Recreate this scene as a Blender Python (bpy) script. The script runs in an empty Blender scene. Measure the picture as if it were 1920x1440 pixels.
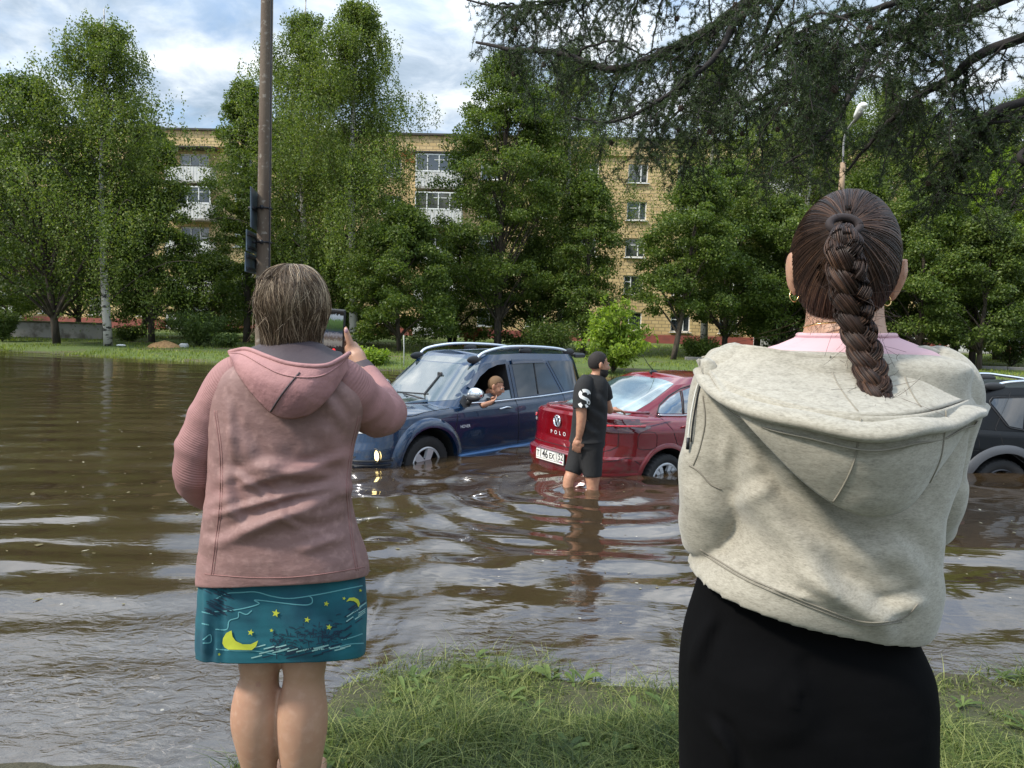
import bpy, bmesh, math, random
import numpy as np
from mathutils import Vector, Matrix, Euler
from mathutils.bvhtree import BVHTree
from mathutils.geometry import delaunay_2d_cdt
R = math.radians
SC = bpy.context.scene
COL = SC.collection
rng = np.random.default_rng(7)

# ------------------------------------------------------------------ camera
FOC, PITCH, ROLL, CAMZ = 1330.0, 4.73, 1.7, 1.65
_p, _r = R(PITCH), R(ROLL)
FW = np.array([0, math.cos(_p), -math.sin(_p)])
_u = np.array([0, math.sin(_p), math.cos(_p)])
RT = np.array([1.0, 0, 0]) * math.cos(_r) + _u * math.sin(_r)
UP = -np.array([1.0, 0, 0]) * math.sin(_r) + _u * math.cos(_r)
cam = bpy.data.objects.new('camera', bpy.data.cameras.new('camera'))
COL.objects.link(cam)
cam.matrix_world = Matrix(((RT[0], UP[0], -FW[0], 0), (RT[1], UP[1], -FW[1], 0), (RT[2], UP[2], -FW[2], CAMZ), (0, 0, 0, 1)))
cam.data.sensor_width = 36
cam.data.lens = FOC / 1920 * 36
cam.data.clip_start = 0.05
cam.data.clip_end = 2000
SC.camera = cam

# ------------------------------------------------------------------ sky, sun, exposure
SUN_AZ, SUN_EL = -112.0, 44.0        # degrees clockwise from +Y; height over the horizon
SC.view_settings.view_transform = 'Standard'
SC.view_settings.look = 'None'
SC.view_settings.gamma = 1
SC.view_settings.exposure = 0.50
world = bpy.data.worlds.new('World')
SC.world = world
world.use_nodes = True
wt = world.node_tree
for n in list(wt.nodes): wt.nodes.remove(n)

class G:
    """tiny node-graph helper"""
    def __init__(s, tree): s.t = tree
    def n(s, typ, inputs=None, **kw):
        nd = s.t.nodes.new(typ)
        for k, v in kw.items(): setattr(nd, k, v)
        for k, v in (inputs or {}).items():
            if hasattr(v, 'outputs'): v = v.outputs[0]
            if isinstance(v, bpy.types.NodeSocket): s.t.links.new(v, nd.inputs[k])
            else:
                if isinstance(v, (tuple, list)) and len(v) == 3 and nd.inputs[k].type == 'RGBA': v = (*v, 1)
                nd.inputs[k].default_value = v
        return nd
    def math(s, op, a, b=0.0, clamp=False):
        return s.n('ShaderNodeMath', {0: a, 1: b}, operation=op, use_clamp=clamp)
    def ramp(s, fac, stops, interp='LINEAR'):
        nd = s.n('ShaderNodeValToRGB', {'Fac': fac})
        cr = nd.color_ramp; cr.interpolation = interp
        while len(cr.elements) < len(stops): cr.elements.new(0.5)
        for e, (p, c) in zip(cr.elements, stops):
            e.position = p; e.color = (*c, 1) if len(c) == 3 else c
        return nd
    def noise(s, vec, scale, detail=4, rough=.5, **kw):
        d = {'Scale': scale, 'Detail': detail, 'Roughness': rough}
        if vec is not None: d['Vector'] = vec
        d.update(kw)
        return s.n('ShaderNodeTexNoise', d)
    def mix(s, fac, a, b):
        return s.n('ShaderNodeMix', {0: fac, 6: a, 7: b}, data_type='RGBA').outputs[2]
    def mapping(s, vec, scale=(1, 1, 1), loc=(0, 0, 0), rot=(0, 0, 0)):
        return s.n('ShaderNodeMapping', {'Vector': vec, 'Scale': scale, 'Location': loc, 'Rotation': rot})

g = G(wt)
sky = g.n('ShaderNodeTexSky', sky_type='NISHITA', sun_disc=False, sun_elevation=R(SUN_EL), sun_rotation=R(SUN_AZ), altitude=150, air_density=1.0, dust_density=1.2, ozone_density=1.6)
tc = g.n('ShaderNodeTexCoord')
sep = g.n('ShaderNodeSeparateXYZ', {0: tc.outputs['Generated']})
den = g.math('ADD', g.math('MAXIMUM', sep.outputs[2], 0.0), 0.22)
cv = g.n('ShaderNodeCombineXYZ', {0: g.math('DIVIDE', sep.outputs[0], den), 1: g.math('DIVIDE', sep.outputs[1], den), 2: 0.37})
warp = g.noise(cv, 1.6, 3, .5)
cv2 = g.n('ShaderNodeVectorMath', {0: cv.outputs[0], 1: g.n('ShaderNodeVectorMath', {0: warp.outputs['Color'], 'Scale': 0.35}, operation='SCALE').outputs[0]}, operation='ADD')
cl = g.noise(cv2, 1.9, 9, .55)
shade = g.noise(g.mapping(cv2, (1, 1, 1), (3.3, 1.7, 0)), 3.6, 8, .58)
mask = g.ramp(cl.outputs['Fac'], [(.34, (0, 0, 0)), (.50, (1, 1, 1))])
ccol = g.ramp(shade.outputs['Fac'], [(.36, (3.1, 4.1, 5.2)), (.47, (4.7, 5.7, 6.9)), (.56, (6.9, 7.7, 8.5)), (.67, (9.8, 10.2, 10.6))])
skyb = g.n('ShaderNodeVectorMath', {0: sky.outputs[0], 1: (1.7, 1.75, 1.7)}, operation='MULTIPLY')
skymix = g.mix(mask.outputs[0], skyb.outputs[0], ccol.outputs[0])
high = g.n('ShaderNodeMapRange', {'Value': sep.outputs[2], 1: .33, 2: .70, 3: 1.0, 4: 2.4})
skymix = g.n('ShaderNodeVectorMath', {0: skymix, 'Scale': high.outputs[0]}, operation='SCALE').outputs[0]
bg = g.n('ShaderNodeBackground', {'Color': skymix, 'Strength': 0.088})
g.n('ShaderNodeOutputWorld', {'Surface': bg})

sl = bpy.data.lights.new('sun', 'SUN')
sl.energy = 3.4; sl.angle = R(7.0); sl.color = (1.0, 0.93, 0.82)
so = bpy.data.objects.new('sun', sl)
COL.objects.link(so)
so.rotation_euler = Vector((-math.sin(R(SUN_AZ)) * math.cos(R(SUN_EL)), -math.cos(R(SUN_AZ)) * math.cos(R(SUN_EL)), -math.sin(R(SUN_EL)))).to_track_quat('-Z', 'Y').to_euler()

# ------------------------------------------------------------------ pixel of the 1920x1440 photo -> point in the world
def ray(px, py):
    return FW + RT * ((px - 960) / FOC) + UP * ((720 - py) / FOC)
def P(px, py, Y):
    d = ray(px, py); t = Y / d[1]
    return np.array([0, 0, CAMZ]) + d * t
def Q(px, py, z=0.0):
    d = ray(px, py); t = (z - CAMZ) / d[2]
    return np.array([0, 0, CAMZ]) + d * t
def PPM(Y): return FOC / Y

# ------------------------------------------------------------------ objects
def link(o, parent=None):
    COL.objects.link(o)
    if parent is not None: o.parent = parent
    return o
def tag(o, label=None, cat=None, group=None, kind=None):
    if label: o['label'] = label
    if cat: o['category'] = cat
    if group: o['group'] = group
    if kind: o['kind'] = kind
    return o
def thing(name, label, cat, loc=(0, 0, 0), rotz=0.0, group=None):
    o = bpy.data.objects.new(name, None)
    o.location = loc; o.rotation_euler = (0, 0, rotz); o.empty_display_size = .1
    link(o)
    return tag(o, label, cat, group)
def mesh_np(name, V, F, mats=None, parent=None, smooth=True, mi=None, local=None, uv=None):
    """V (n,3); F an (m,k) array or list of such arrays; world coordinates unless local"""
    me = bpy.data.meshes.new(name)
    V = np.asarray(V, float)
    Fs = F if isinstance(F, list) and len(F) and isinstance(F[0], np.ndarray) else [np.asarray(F)]
    Fs = [f for f in Fs if len(f)]
    loops = np.concatenate([f.ravel() for f in Fs]).astype(np.int32)
    counts = np.concatenate([np.full(len(f), f.shape[1]) for f in Fs]).astype(np.int32)
    starts = np.concatenate([[0], np.cumsum(counts)[:-1]]).astype(np.int32)
    if parent is not None and local is None:
        q = parent
        off = np.array(parent.location)
        while q.parent is not None:
            q = q.parent; off = off + np.array(q.location)
        V = V - off
    me.vertices.add(len(V)); me.vertices.foreach_set('co', V.astype(np.float32).ravel())
    me.loops.add(len(loops)); me.loops.foreach_set('vertex_index', loops)
    me.polygons.add(len(counts)); me.polygons.foreach_set('loop_start', starts)
    if mi is not None: me.polygons.foreach_set('material_index', np.asarray(mi, np.int32))
    me.polygons.foreach_set('use_smooth', np.full(len(counts), bool(smooth)))
    if uv is not None:
        l = me.uv_layers.new(name='UVMap')
        l.data.foreach_set('uv', np.asarray(uv, np.float32)[loops].ravel())
    me.update(calc_edges=True)
    me.validate()
    for m in (mats if isinstance(mats, (list, tuple)) else [mats] if mats else []): me.materials.append(m)
    o = bpy.data.objects.new(name, me)
    return link(o, parent)

class MB:
    """mesh builder: polygons of any size with one material index each"""
    def __init__(s): s.v = []; s.f = []; s.m = []; s.n = 0
    def add(s, V, F, m=0):
        V = np.asarray(V, float).reshape(-1, 3)
        s.v.append(V)
        for f in F: s.f.append([int(i) + s.n for i in f]); s.m.append(m)
        s.n += len(V)
        return s
    def box(s, c, size, rot=None, m=0, bev=0.0):
        hx, hy, hz = [q / 2 for q in size]
        if bev <= 0:
            V = np.array([(x, y, z) for z in (-hz, hz) for x, y in ((-hx, -hy), (hx, -hy), (hx, hy), (-hx, hy))])
            F = [(3, 2, 1, 0), (4, 5, 6, 7), (0, 1, 5, 4), (1, 2, 6, 5), (2, 3, 7, 6), (3, 0, 4, 7)]
        else:
            V = []; b = min(bev, hx * .9, hy * .9, hz * .9)
            for z, k in ((-hz, b), (-hz + b, 0), (hz - b, 0), (hz, b)):
                for x, y in ((-hx + b, -hy + k), (hx - b, -hy + k), (hx - k, -hy + b), (hx - k, hy - b), (hx - b, hy - k), (-hx + b, hy - k), (-hx + k, hy - b), (-hx + k, -hy + b)): V.append((x, y, z))
            V = np.array(V)
            F = [tuple(range(7, -1, -1)), tuple(range(24, 32))]
            for l in range(3):
                for i in range(8): F.append((l * 8 + i, l * 8 + (i + 1) % 8, l * 8 + 8 + (i + 1) % 8, l * 8 + 8 + i))
        if rot is not None: V = V @ np.array(rot).T
        return s.add(V + np.array(c), F, m)
    def tube(s, pts, rad, n=8, m=0, cap=True, ell=None):
        V, F = tube_geo(pts, rad, n, cap)
        return s.add(V, F, m)
    def ball(s, c, r, m=0, nu=16, nv=10, rot=None):
        r = np.array(r if hasattr(r, '__len__') else (r, r, r), float)
        V = [(0, 0, -1)]
        for j in range(1, nv):
            a = -math.pi / 2 + math.pi * j / nv
            for i in range(nu): V.append((math.cos(a) * math.cos(2 * math.pi * i / nu), math.cos(a) * math.sin(2 * math.pi * i / nu), math.sin(a)))
        V.append((0, 0, 1)); V = np.array(V) * r
        if rot is not None: V = V @ np.array(rot).T
        F = []
        for i in range(nu):
            F.append((0, 1 + (i + 1) % nu, 1 + i))
            for j in range(nv - 2): F.append((1 + j * nu + i, 1 + j * nu + (i + 1) % nu, 1 + (j + 1) * nu + (i + 1) % nu, 1 + (j + 1) * nu + i))
            F.append((1 + (nv - 2) * nu + i, 1 + (nv - 2) * nu + (i + 1) % nu, len(V) - 1))
        return s.add(V + np.array(c), F, m)
    def prism(s, poly, z0, z1, m=0):
        n = len(poly)
        V = [(x, y, z0) for x, y in poly] + [(x, y, z1) for x, y in poly]
        return s.add(V, [tuple(range(n - 1, -1, -1)), tuple(range(n, 2 * n))] + [(i, (i + 1) % n, n + (i + 1) % n, n + i) for i in range(n)], m)
    def data(s): return np.concatenate(s.v), s.f
    def build(s, name, mats, parent=None, smooth=True, sharp=None, local=None):
        V = np.concatenate(s.v)
        by = {}
        for f, m in zip(s.f, s.m): by.setdefault(len(f), []).append((f, m))
        Fs, ms = [], []
        for k, L in by.items():
            Fs.append(np.array([f for f, _ in L])); ms += [m for _, m in L]
        o = mesh_np(name, V, Fs, mats, parent, smooth, ms, local)
        if sharp: o.data.set_sharp_from_angle(angle=R(sharp))
        return o

def frames(pts):
    pts = np.asarray(pts, float)
    T = np.gradient(pts, axis=0); T /= np.linalg.norm(T, axis=1)[:, None] + 1e-12
    a = np.array([0, 0, 1.0]) if abs(T[0][2]) < .9 else np.array([1.0, 0, 0])
    N = np.zeros_like(pts); n = a
    for i in range(len(pts)):
        n = n - T[i] * (n @ T[i]); n /= np.linalg.norm(n) + 1e-12; N[i] = n
    return T, N, np.cross(T, N)
def tube_geo(pts, rad, n=8, cap=True):
    pts = np.asarray(pts, float); k = len(pts)
    rad = np.broadcast_to(np.asarray(rad, float), (k,)) if np.ndim(rad) < 2 else np.asarray(rad)
    T, N, B = frames(pts)
    a = np.arange(n) * 2 * math.pi / n
    if rad.ndim == 2: V = pts[:, None] + N[:, None] * (np.cos(a)[None, :, None] * rad[:, 0, None, None]) + B[:, None] * (np.sin(a)[None, :, None] * rad[:, 1, None, None])
    else: V = pts[:, None] + (N[:, None] * np.cos(a)[None, :, None] + B[:, None] * np.sin(a)[None, :, None]) * rad[:, None, None]
    F = [(j * n + i, j * n + (i + 1) % n, (j + 1) * n + (i + 1) % n, (j + 1) * n + i) for j in range(k - 1) for i in range(n)]
    if cap: F += [tuple(range(n - 1, -1, -1)), tuple((k - 1) * n + i for i in range(n))]
    return V.reshape(-1, 3), F
def strips(paths, rad, n=3):
    """many thin tubes at once: paths (N,K,3), rad (K,) or (N,K) -> V, F arrays"""
    paths = np.asarray(paths, float); N_, K = paths.shape[:2]
    T = np.gradient(paths, axis=1); T /= np.linalg.norm(T, axis=2)[..., None] + 1e-12
    ref = np.where(np.abs(T[..., 2:3]) < .8, np.array([0, 0, 1.0]), np.array([1.0, 0, 0]))
    A = np.cross(T, ref); A /= np.linalg.norm(A, axis=2)[..., None] + 1e-12
    B = np.cross(T, A)
    rad = np.broadcast_to(np.asarray(rad, float), (N_, K))
    ang = np.arange(n) * 2 * math.pi / n
    V = paths[:, :, None] + (A[:, :, None] * np.cos(ang)[:, None] + B[:, :, None] * np.sin(ang)[:, None]) * rad[:, :, None, None]
    idx = np.arange(N_ * K * n).reshape(N_, K, n)
    F = np.stack([idx[:, :-1], np.roll(idx, -1, 2)[:, :-1], np.roll(idx, -1, 2)[:, 1:], idx[:, 1:]], -1).reshape(-1, 4)
    return V.reshape(-1, 3), F
def crom(pts, m):
    """Catmull-Rom through control rows, m samples"""
    pts = np.asarray(pts, float); n = len(pts)
    t = np.linspace(0, n - 1, m); i = np.clip(t.astype(int), 0, n - 2); f = (t - i)[:, None]
    p = np.concatenate([[2 * pts[0] - pts[1]], pts, [2 * pts[-1] - pts[-2]]])
    a, b, c, d = p[i], p[i + 1], p[i + 2], p[i + 3]
    return .5 * (2 * b + (c - a) * f + (2 * a - 5 * b + 4 * c - d) * f ** 2 + (3 * b - 3 * c + d - a) * f ** 3)
def grid_faces(a, b, wrap=False):
    """faces of an (a rows x b columns) vertex grid"""
    idx = np.arange(a * b).reshape(a, b)
    if wrap: nx = np.roll(idx, -1, 1); return np.stack([idx[:-1], nx[:-1], nx[1:], idx[1:]], -1).reshape(-1, 4)
    return np.stack([idx[:-1, :-1], idx[:-1, 1:], idx[1:, 1:], idx[1:, :-1]], -1).reshape(-1, 4)
def evaluated(o, name=None):
    dg = bpy.context.evaluated_depsgraph_get()
    me = bpy.data.meshes.new_from_object(o.evaluated_get(dg))
    return me
def remeshed(mb, name, mats, parent, voxel=.005, smooth_it=6, fac=.5):
    """fuse closed pieces into ONE continuous skin"""
    o = mb.build(name, mats, parent)
    md = o.modifiers.new('r', 'REMESH'); md.mode = 'VOXEL'; md.voxel_size = voxel; md.use_smooth_shade = True
    ms = o.modifiers.new('s', 'SMOOTH'); ms.iterations = smooth_it; ms.factor = fac
    me = evaluated(o); o.modifiers.clear(); old = o.data; o.data = me; me.name = name
    bpy.data.meshes.remove(old)
    if not me.materials:
        for m in (mats if isinstance(mats, (list, tuple)) else [mats]): me.materials.append(m)
    me.polygons.foreach_set('use_smooth', np.full(len(me.polygons), True))
    return o
def text_geo(s, size=1.0, extrude=0.0, bold=0.0):
    """outline of a word in the built-in font: V in its own xy plane, centred, faces"""
    cu = bpy.data.curves.new('word', 'FONT'); cu.body = s; cu.size = size; cu.extrude = extrude; cu.offset = bold
    cu.align_x = 'CENTER'; cu.align_y = 'CENTER'; cu.resolution_u = 4
    o = bpy.data.objects.new('word', cu); COL.objects.link(o)
    me = evaluated(o)
    V = np.array([v.co[:] for v in me.vertices]); F = [tuple(p.vertices) for p in me.polygons]
    bpy.data.objects.remove(o); bpy.data.meshes.remove(me)
    return V, F

# ------------------------------------------------------------------ materials
def mat(name, col=(.5, .5, .5), rough=.6, metal=0.0, spec=.5, coat=0.0, var=None, bump=None, emit=None, sheen=0, sss=0, coords='Object', ior=None, coatr=.03):
    """var=(scale, colour2, lo, hi[, stretch]); bump=(scale, strength, distance[, detail, stretch])"""
    m = bpy.data.materials.new(name); m.use_nodes = True
    t = m.node_tree; b = t.nodes['Principled BSDF']; gg = G(t)
    b.inputs['Base Color'].default_value = (*col, 1); b.inputs['Roughness'].default_value = rough
    b.inputs['Metallic'].default_value = metal; b.inputs['Specular IOR Level'].default_value = spec
    b.inputs['Coat Weight'].default_value = coat; b.inputs['Coat Roughness'].default_value = coatr
    if ior: b.inputs['IOR'].default_value = ior
    if sheen: b.inputs['Sheen Weight'].default_value = sheen
    if sss:
        b.inputs['Subsurface Weight'].default_value = sss; b.inputs['Subsurface Radius'].default_value = (.012, .005, .003); b.inputs['Subsurface Scale'].default_value = 1.0
    if emit: b.inputs['Emission Color'].default_value = (*emit[0], 1); b.inputs['Emission Strength'].default_value = emit[1]
    tcn = gg.n('ShaderNodeTexCoord').outputs[coords]
    for v in (var if isinstance(var, list) else [var] if var else []):
        vec = gg.mapping(tcn, v[4]) if len(v) > 4 else tcn
        ns = gg.noise(vec, v[0], 5, .55)
        fac = gg.ramp(ns.outputs['Fac'], [(v[2], (0, 0, 0)), (v[3], (1, 1, 1))])
        src = b.inputs['Base Color'].links[0].from_socket if b.inputs['Base Color'].links else (*col, 1)
        t.links.new(gg.mix(fac.outputs[0], src, (*v[1], 1)), b.inputs['Base Color'])
    for u in (bump if isinstance(bump, list) else [bump] if bump else []):
        vec = gg.mapping(tcn, u[4]) if len(u) > 4 else tcn
        ns = gg.noise(vec, u[0], u[3] if len(u) > 3 else 4, .55)
        d = {'Height': ns.outputs['Fac'], 'Strength': u[1], 'Distance': u[2]}
        if b.inputs['Normal'].links: d['Normal'] = b.inputs['Normal'].links[0].from_socket
        t.links.new(gg.n('ShaderNodeBump', d).outputs[0], b.inputs['Normal'])
    return m
def leaf_mat(name, c1, c2, c3, trans=.35, rough=.5):
    """two-sided leaf: each leaf its own green, some light passes through"""
    m = bpy.data.materials.new(name); m.use_nodes = True
    t = m.node_tree; gg = G(t); b = t.nodes['Principled BSDF']; out = t.nodes['Material Output']
    ge = gg.n('ShaderNodeNewGeometry')
    oc = gg.n('ShaderNodeTexCoord').outputs['Object']
    big = gg.noise(oc, .9, 3, .5)
    f = gg.math('ADD', gg.math('MULTIPLY', ge.outputs['Random Per Island'], .62), gg.math('MULTIPLY', big.outputs['Fac'], .45))
    cr = gg.ramp(f, [(.2, c1), (.55, c2), (.9, c3)])
    t.links.new(cr.outputs[0], b.inputs['Base Color']); b.inputs['Roughness'].default_value = rough
    b.inputs['Specular IOR Level'].default_value = .35
    tr = gg.n('ShaderNodeBsdfTranslucent', {'Color': gg.n('ShaderNodeVectorMath', {0: cr.outputs[0], 1: (1.25, 1.35, .6)}, operation='MULTIPLY').outputs[0]})
    mx = gg.n('ShaderNodeMixShader', {0: trans, 1: b.outputs[0], 2: tr.outputs[0]})
    t.links.new(mx.outputs[0], out.inputs['Surface'])
    return m
def fbm(x, y, seed=0, oct=4, s=1.0):
    """cheap smooth noise from sines, about -1..1"""
    r = np.random.default_rng(seed); v = 0; a = 1.0; tot = 0
    for o in range(oct):
        for k in range(3):
            th = r.uniform(0, 2 * math.pi); fq = s * 2 ** o * r.uniform(.7, 1.3); ph = r.uniform(0, 6.28)
            v = v + a * np.sin((x * math.cos(th) + y * math.sin(th)) * fq + ph)
        tot += a * 1.7; a *= .55
    return v / tot
# ================================================================== THE SETTING
_near = np.array([Q(*p)[:2] for p in ((-500, 1470), (0, 1452), (300, 1475), (500, 1462), (585, 1370), (640, 1290), (760, 1262), (900, 1268), (1050, 1300), (1280, 1308), (1500, 1315), (1760, 1320), (1920, 1312), (2400, 1270))])
def shore_near(x): return np.interp(x, np.concatenate([[-60], _near[:, 0], [60]]), np.concatenate([[1.9], _near[:, 1], [4.2]]))
_fx = [-90, -32, -24, -17, -11.5, -7, 0, 12, 20, 40, 90]
_fy = [42, 36, 30.5, 27.6, 25.2, 24.6, 24.2, 24.8, 25.6, 27, 31]
def shore_far(x): return np.interp(x, _fx, _fy)
def ground_z(x, y):
    x = np.asarray(x, float); y = np.asarray(y, float)
    a = shore_near(x) - y + .20 * fbm(x, y, 5, 4, 2.6)
    za = np.where(a > 0, np.minimum(.17, a * .14) + np.maximum(0, a - 1.2) * .02, np.maximum(-.40, a * .12))
    b = y - shore_far(x) + .25 * fbm(x, y, 9, 3, 1.1)
    zb = np.where(b > 0, np.minimum(.18, b * .10) + np.clip(b - 1.8, 0, 26) * .016, np.maximum(-.40, b * .10))
    return np.where(y < 12, za, zb) + .012 * fbm(x, y, 3, 4, 1.7)

def ground_mat():
    m = bpy.data.materials.new('soil_and_turf'); m.use_nodes = True
    t = m.node_tree; gg = G(t); b = t.nodes['Principled BSDF']
    oc = gg.n('ShaderNodeTexCoord').outputs['Object']
    n1 = gg.noise(oc, .55, 6, .6); n2 = gg.noise(oc, 9, 6, .65); n3 = gg.noise(gg.mapping(oc, (.5, 2.2, 1)), .35, 4, .6)
    gcol = gg.ramp(n2.outputs['Fac'], [(.3, (.045, .075, .012)), (.55, (.085, .125, .022)), (.75, (.15, .17, .045))])
    soil = gg.ramp(n2.outputs['Fac'], [(.3, (.06, .04, .025)), (.7, (.14, .10, .065))])
    f = gg.ramp(gg.math('ADD', gg.math('MULTIPLY', n1.outputs['Fac'], .45), gg.math('MULTIPLY', n3.outputs['Fac'], .55)), [(.53, (0, 0, 0)), (.62, (1, 1, 1))])
    sp = gg.n('ShaderNodeSeparateXYZ', {0: oc})
    wet = gg.n('ShaderNodeMapRange', {0: sp.outputs[2], 1: -.02, 2: .05})
    mix1 = gg.mix(f.outputs[0], gcol.outputs[0], soil.outputs[0])
    bank = gg.n('ShaderNodeMapRange', {0: sp.outputs[1], 1: 9.0, 2: 12.0})
    mud = gg.ramp(n2.outputs['Fac'], [(.3, (.026, .032, .010)), (.7, (.062, .066, .024))])
    mix1 = gg.mix(bank.outputs[0], mud.outputs[0], mix1)
    t.links.new(gg.mix(wet.outputs[0], (.05, .038, .022, 1), mix1), b.inputs['Base Color'])
    b.inputs['Roughness'].default_value = .9
    t.links.new(gg.n('ShaderNodeBump', {'Height': n2.outputs['Fac'], 'Strength': .8, 'Distance': .05}).outputs[0], b.inputs['Normal'])
    return m
def sheet(xs, ys, zf):
    X, Y = np.meshgrid(xs, ys)
    return np.stack([X, Y, zf(X, Y)], -1).reshape(-1, 3), grid_faces(len(ys), len(xs))
_s = lambda a, b, n, p: a + (b - a) * np.linspace(0, 1, n) ** p
xs = np.unique(np.concatenate([-_s(4, 400, 60, 2.6), np.linspace(-4, 5, 130), _s(5, 400, 60, 2.6)]))
ys = np.unique(np.concatenate([-_s(-.0, 60, 20, 2), np.linspace(0, 5, 110), np.linspace(5, 20, 20), np.linspace(20, 60, 130), _s(60, 900, 30, 2.5)]))
V, F = sheet(xs, ys, ground_z)
tag(mesh_np('ground', V, F, ground_mat()), kind='structure')

# ---- flood water
MANF = P(1100, 905, 7.0)[:2]
REDW = P(1245, 890, 8.6)[:2]
BLUW = P(805, 862, 9.3)[:2]
def wave_z(x, y):
    z = .014 * np.sin(5.3 * (y + .22 * x) + 1.5 * fbm(x, y, 21, 2, .8)) * (0.55 + .45 * fbm(x, y, 22, 2, .5))
    z += .007 * np.sin(9.5 * (y - .30 * x) + 1.7 * fbm(x, y, 23, 2, 1.1))
    z += .052 * fbm(x * .5, y, 24, 2, .95)
    for c, a, k, s in ((MANF, .010, 15., 2.6), (REDW, .006, 13., 2.2), (BLUW, .005, 14, 2.2)):
        r = np.hypot(x - c[0], y - c[1]) + .05 * fbm(x, y, 25, 2, 2.4)
        z += a * np.sin(k * r) * np.exp(-(r / s) ** 2) * np.minimum(1, r / .4)
    r = np.hypot((x - MANF[0] + .03), (y - MANF[1])); z += .016 * np.exp(-(r / .33) ** 2) * fbm(x, y, 27, 3, 22)
    d = y - shore_near(x)
    z *= np.clip(d / 1.6, .12, 1)
    z *= np.clip(1.25 - y / 26, .25, 1)
    z += .004 * np.clip(1.4 - d / 1.6, 0, 1) * fbm(x * .9 + y * .35, y * 1.4 - x * .4, 26, 4, 8)
    return z
th = np.linspace(R(-80), R(80), 720); rr = np.concatenate([[0.6], 1.3 * (75 / 1.3) ** np.linspace(0, 1, 760)])
TH, RR = np.meshgrid(th, rr)
X = RR * np.sin(TH); Y = RR * np.cos(TH) + .2
V = np.stack([X, Y, wave_z(X, Y)], -1).reshape(-1, 3)
F = grid_faces(len(rr), len(th))
keep = ((ground_z(X, Y) < .06).ravel())[F].any(1)
def water_mat():
    m = bpy.data.materials.new('muddy_water'); m.use_nodes = True
    t = m.node_tree; gg = G(t); b = t.nodes['Principled BSDF']
    oc = gg.n('ShaderNodeTexCoord').outputs['Object']
    n1 = gg.noise(oc, .8, 5, .6)
    sp = gg.n('ShaderNodeSeparateXYZ', {0: oc})
    cr = gg.ramp(n1.outputs['Fac'], [(.3, (.034, .0215, .011)), (.7, (.052, .035, .019))])
    # froth drifting on the surface along the near bank
    fr = gg.noise(gg.mapping(oc, (1, 1.5, 1), rot=(0, 0, .4)), 16, 6, .62, Distortion=1.2)
    fz = gg.noise(oc, 1.7, 3, .5)
    near = gg.n('ShaderNodeMapRange', {0: sp.outputs[1], 1: 3.6, 2: 2.6})
    ff = gg.math('MULTIPLY', gg.math('MULTIPLY', gg.ramp(fr.outputs['Fac'], [(.56, (0, 0, 0)), (.66, (1, 1, 1))]).outputs[0], near.outputs[0]), gg.ramp(fz.outputs['Fac'], [(.42, (0, 0, 0)), (.6, (1, 1, 1))]).outputs[0])
    col = gg.mix(gg.math('MULTIPLY', ff, .55), cr.outputs[0], (.42, .36, .30, 1))
    # floating specks
    vo = gg.n('ShaderNodeTexVoronoi', {'Vector': oc, 'Scale': 5.0, 'Randomness': 1.0}, feature='F1')
    sk = gg.ramp(vo.outputs['Distance'], [(.035, (1, 1, 1)), (.05, (0, 0, 0))])
    col = gg.mix(gg.math('MULTIPLY', sk.outputs[0], .6), col, (.45, .40, .30, 1))
    t.links.new(col, b.inputs['Base Color'])
    t.links.new(gg.math('ADD', gg.math('MULTIPLY', ff, .4), .035).outputs[0], b.inputs['Roughness'])
    b.inputs['IOR'].default_value = 2.15; b.inputs['Specular IOR Level'].default_value = .5
    wv = gg.noise(gg.mapping(oc, (.55, 1.5, 1), rot=(0, 0, .18)), 3.2, 3, .5, Distortion=.5)
    wf = gg.noise(gg.mapping(oc, (.8, 1.5, 1), rot=(0, 0, -.3)), 13, 4, .55, Distortion=.8)
    fine = gg.n('ShaderNodeMapRange', {0: sp.outputs[1], 1: 4.1, 2: 2.7, 3: .05, 4: .85})
    patch = gg.ramp(gg.noise(oc, .65, 3, .55).outputs['Fac'], [(.40, (.15, .15, .15)), (.62, (1, 1, 1))])
    b1 = gg.n('ShaderNodeBump', {'Height': wv.outputs['Fac'], 'Strength': .22, 'Distance': .030})
    b2 = gg.n('ShaderNodeBump', {'Height': wf.outputs['Fac'], 'Strength': gg.math('MULTIPLY', fine.outputs[0], patch.outputs[0]), 'Distance': .022, 'Normal': b1.outputs[0]})
    t.links.new(b2.outputs[0], b.inputs['Normal'])
    return m
tag(mesh_np('water', V, F[keep], water_mat()), kind='structure')

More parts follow.
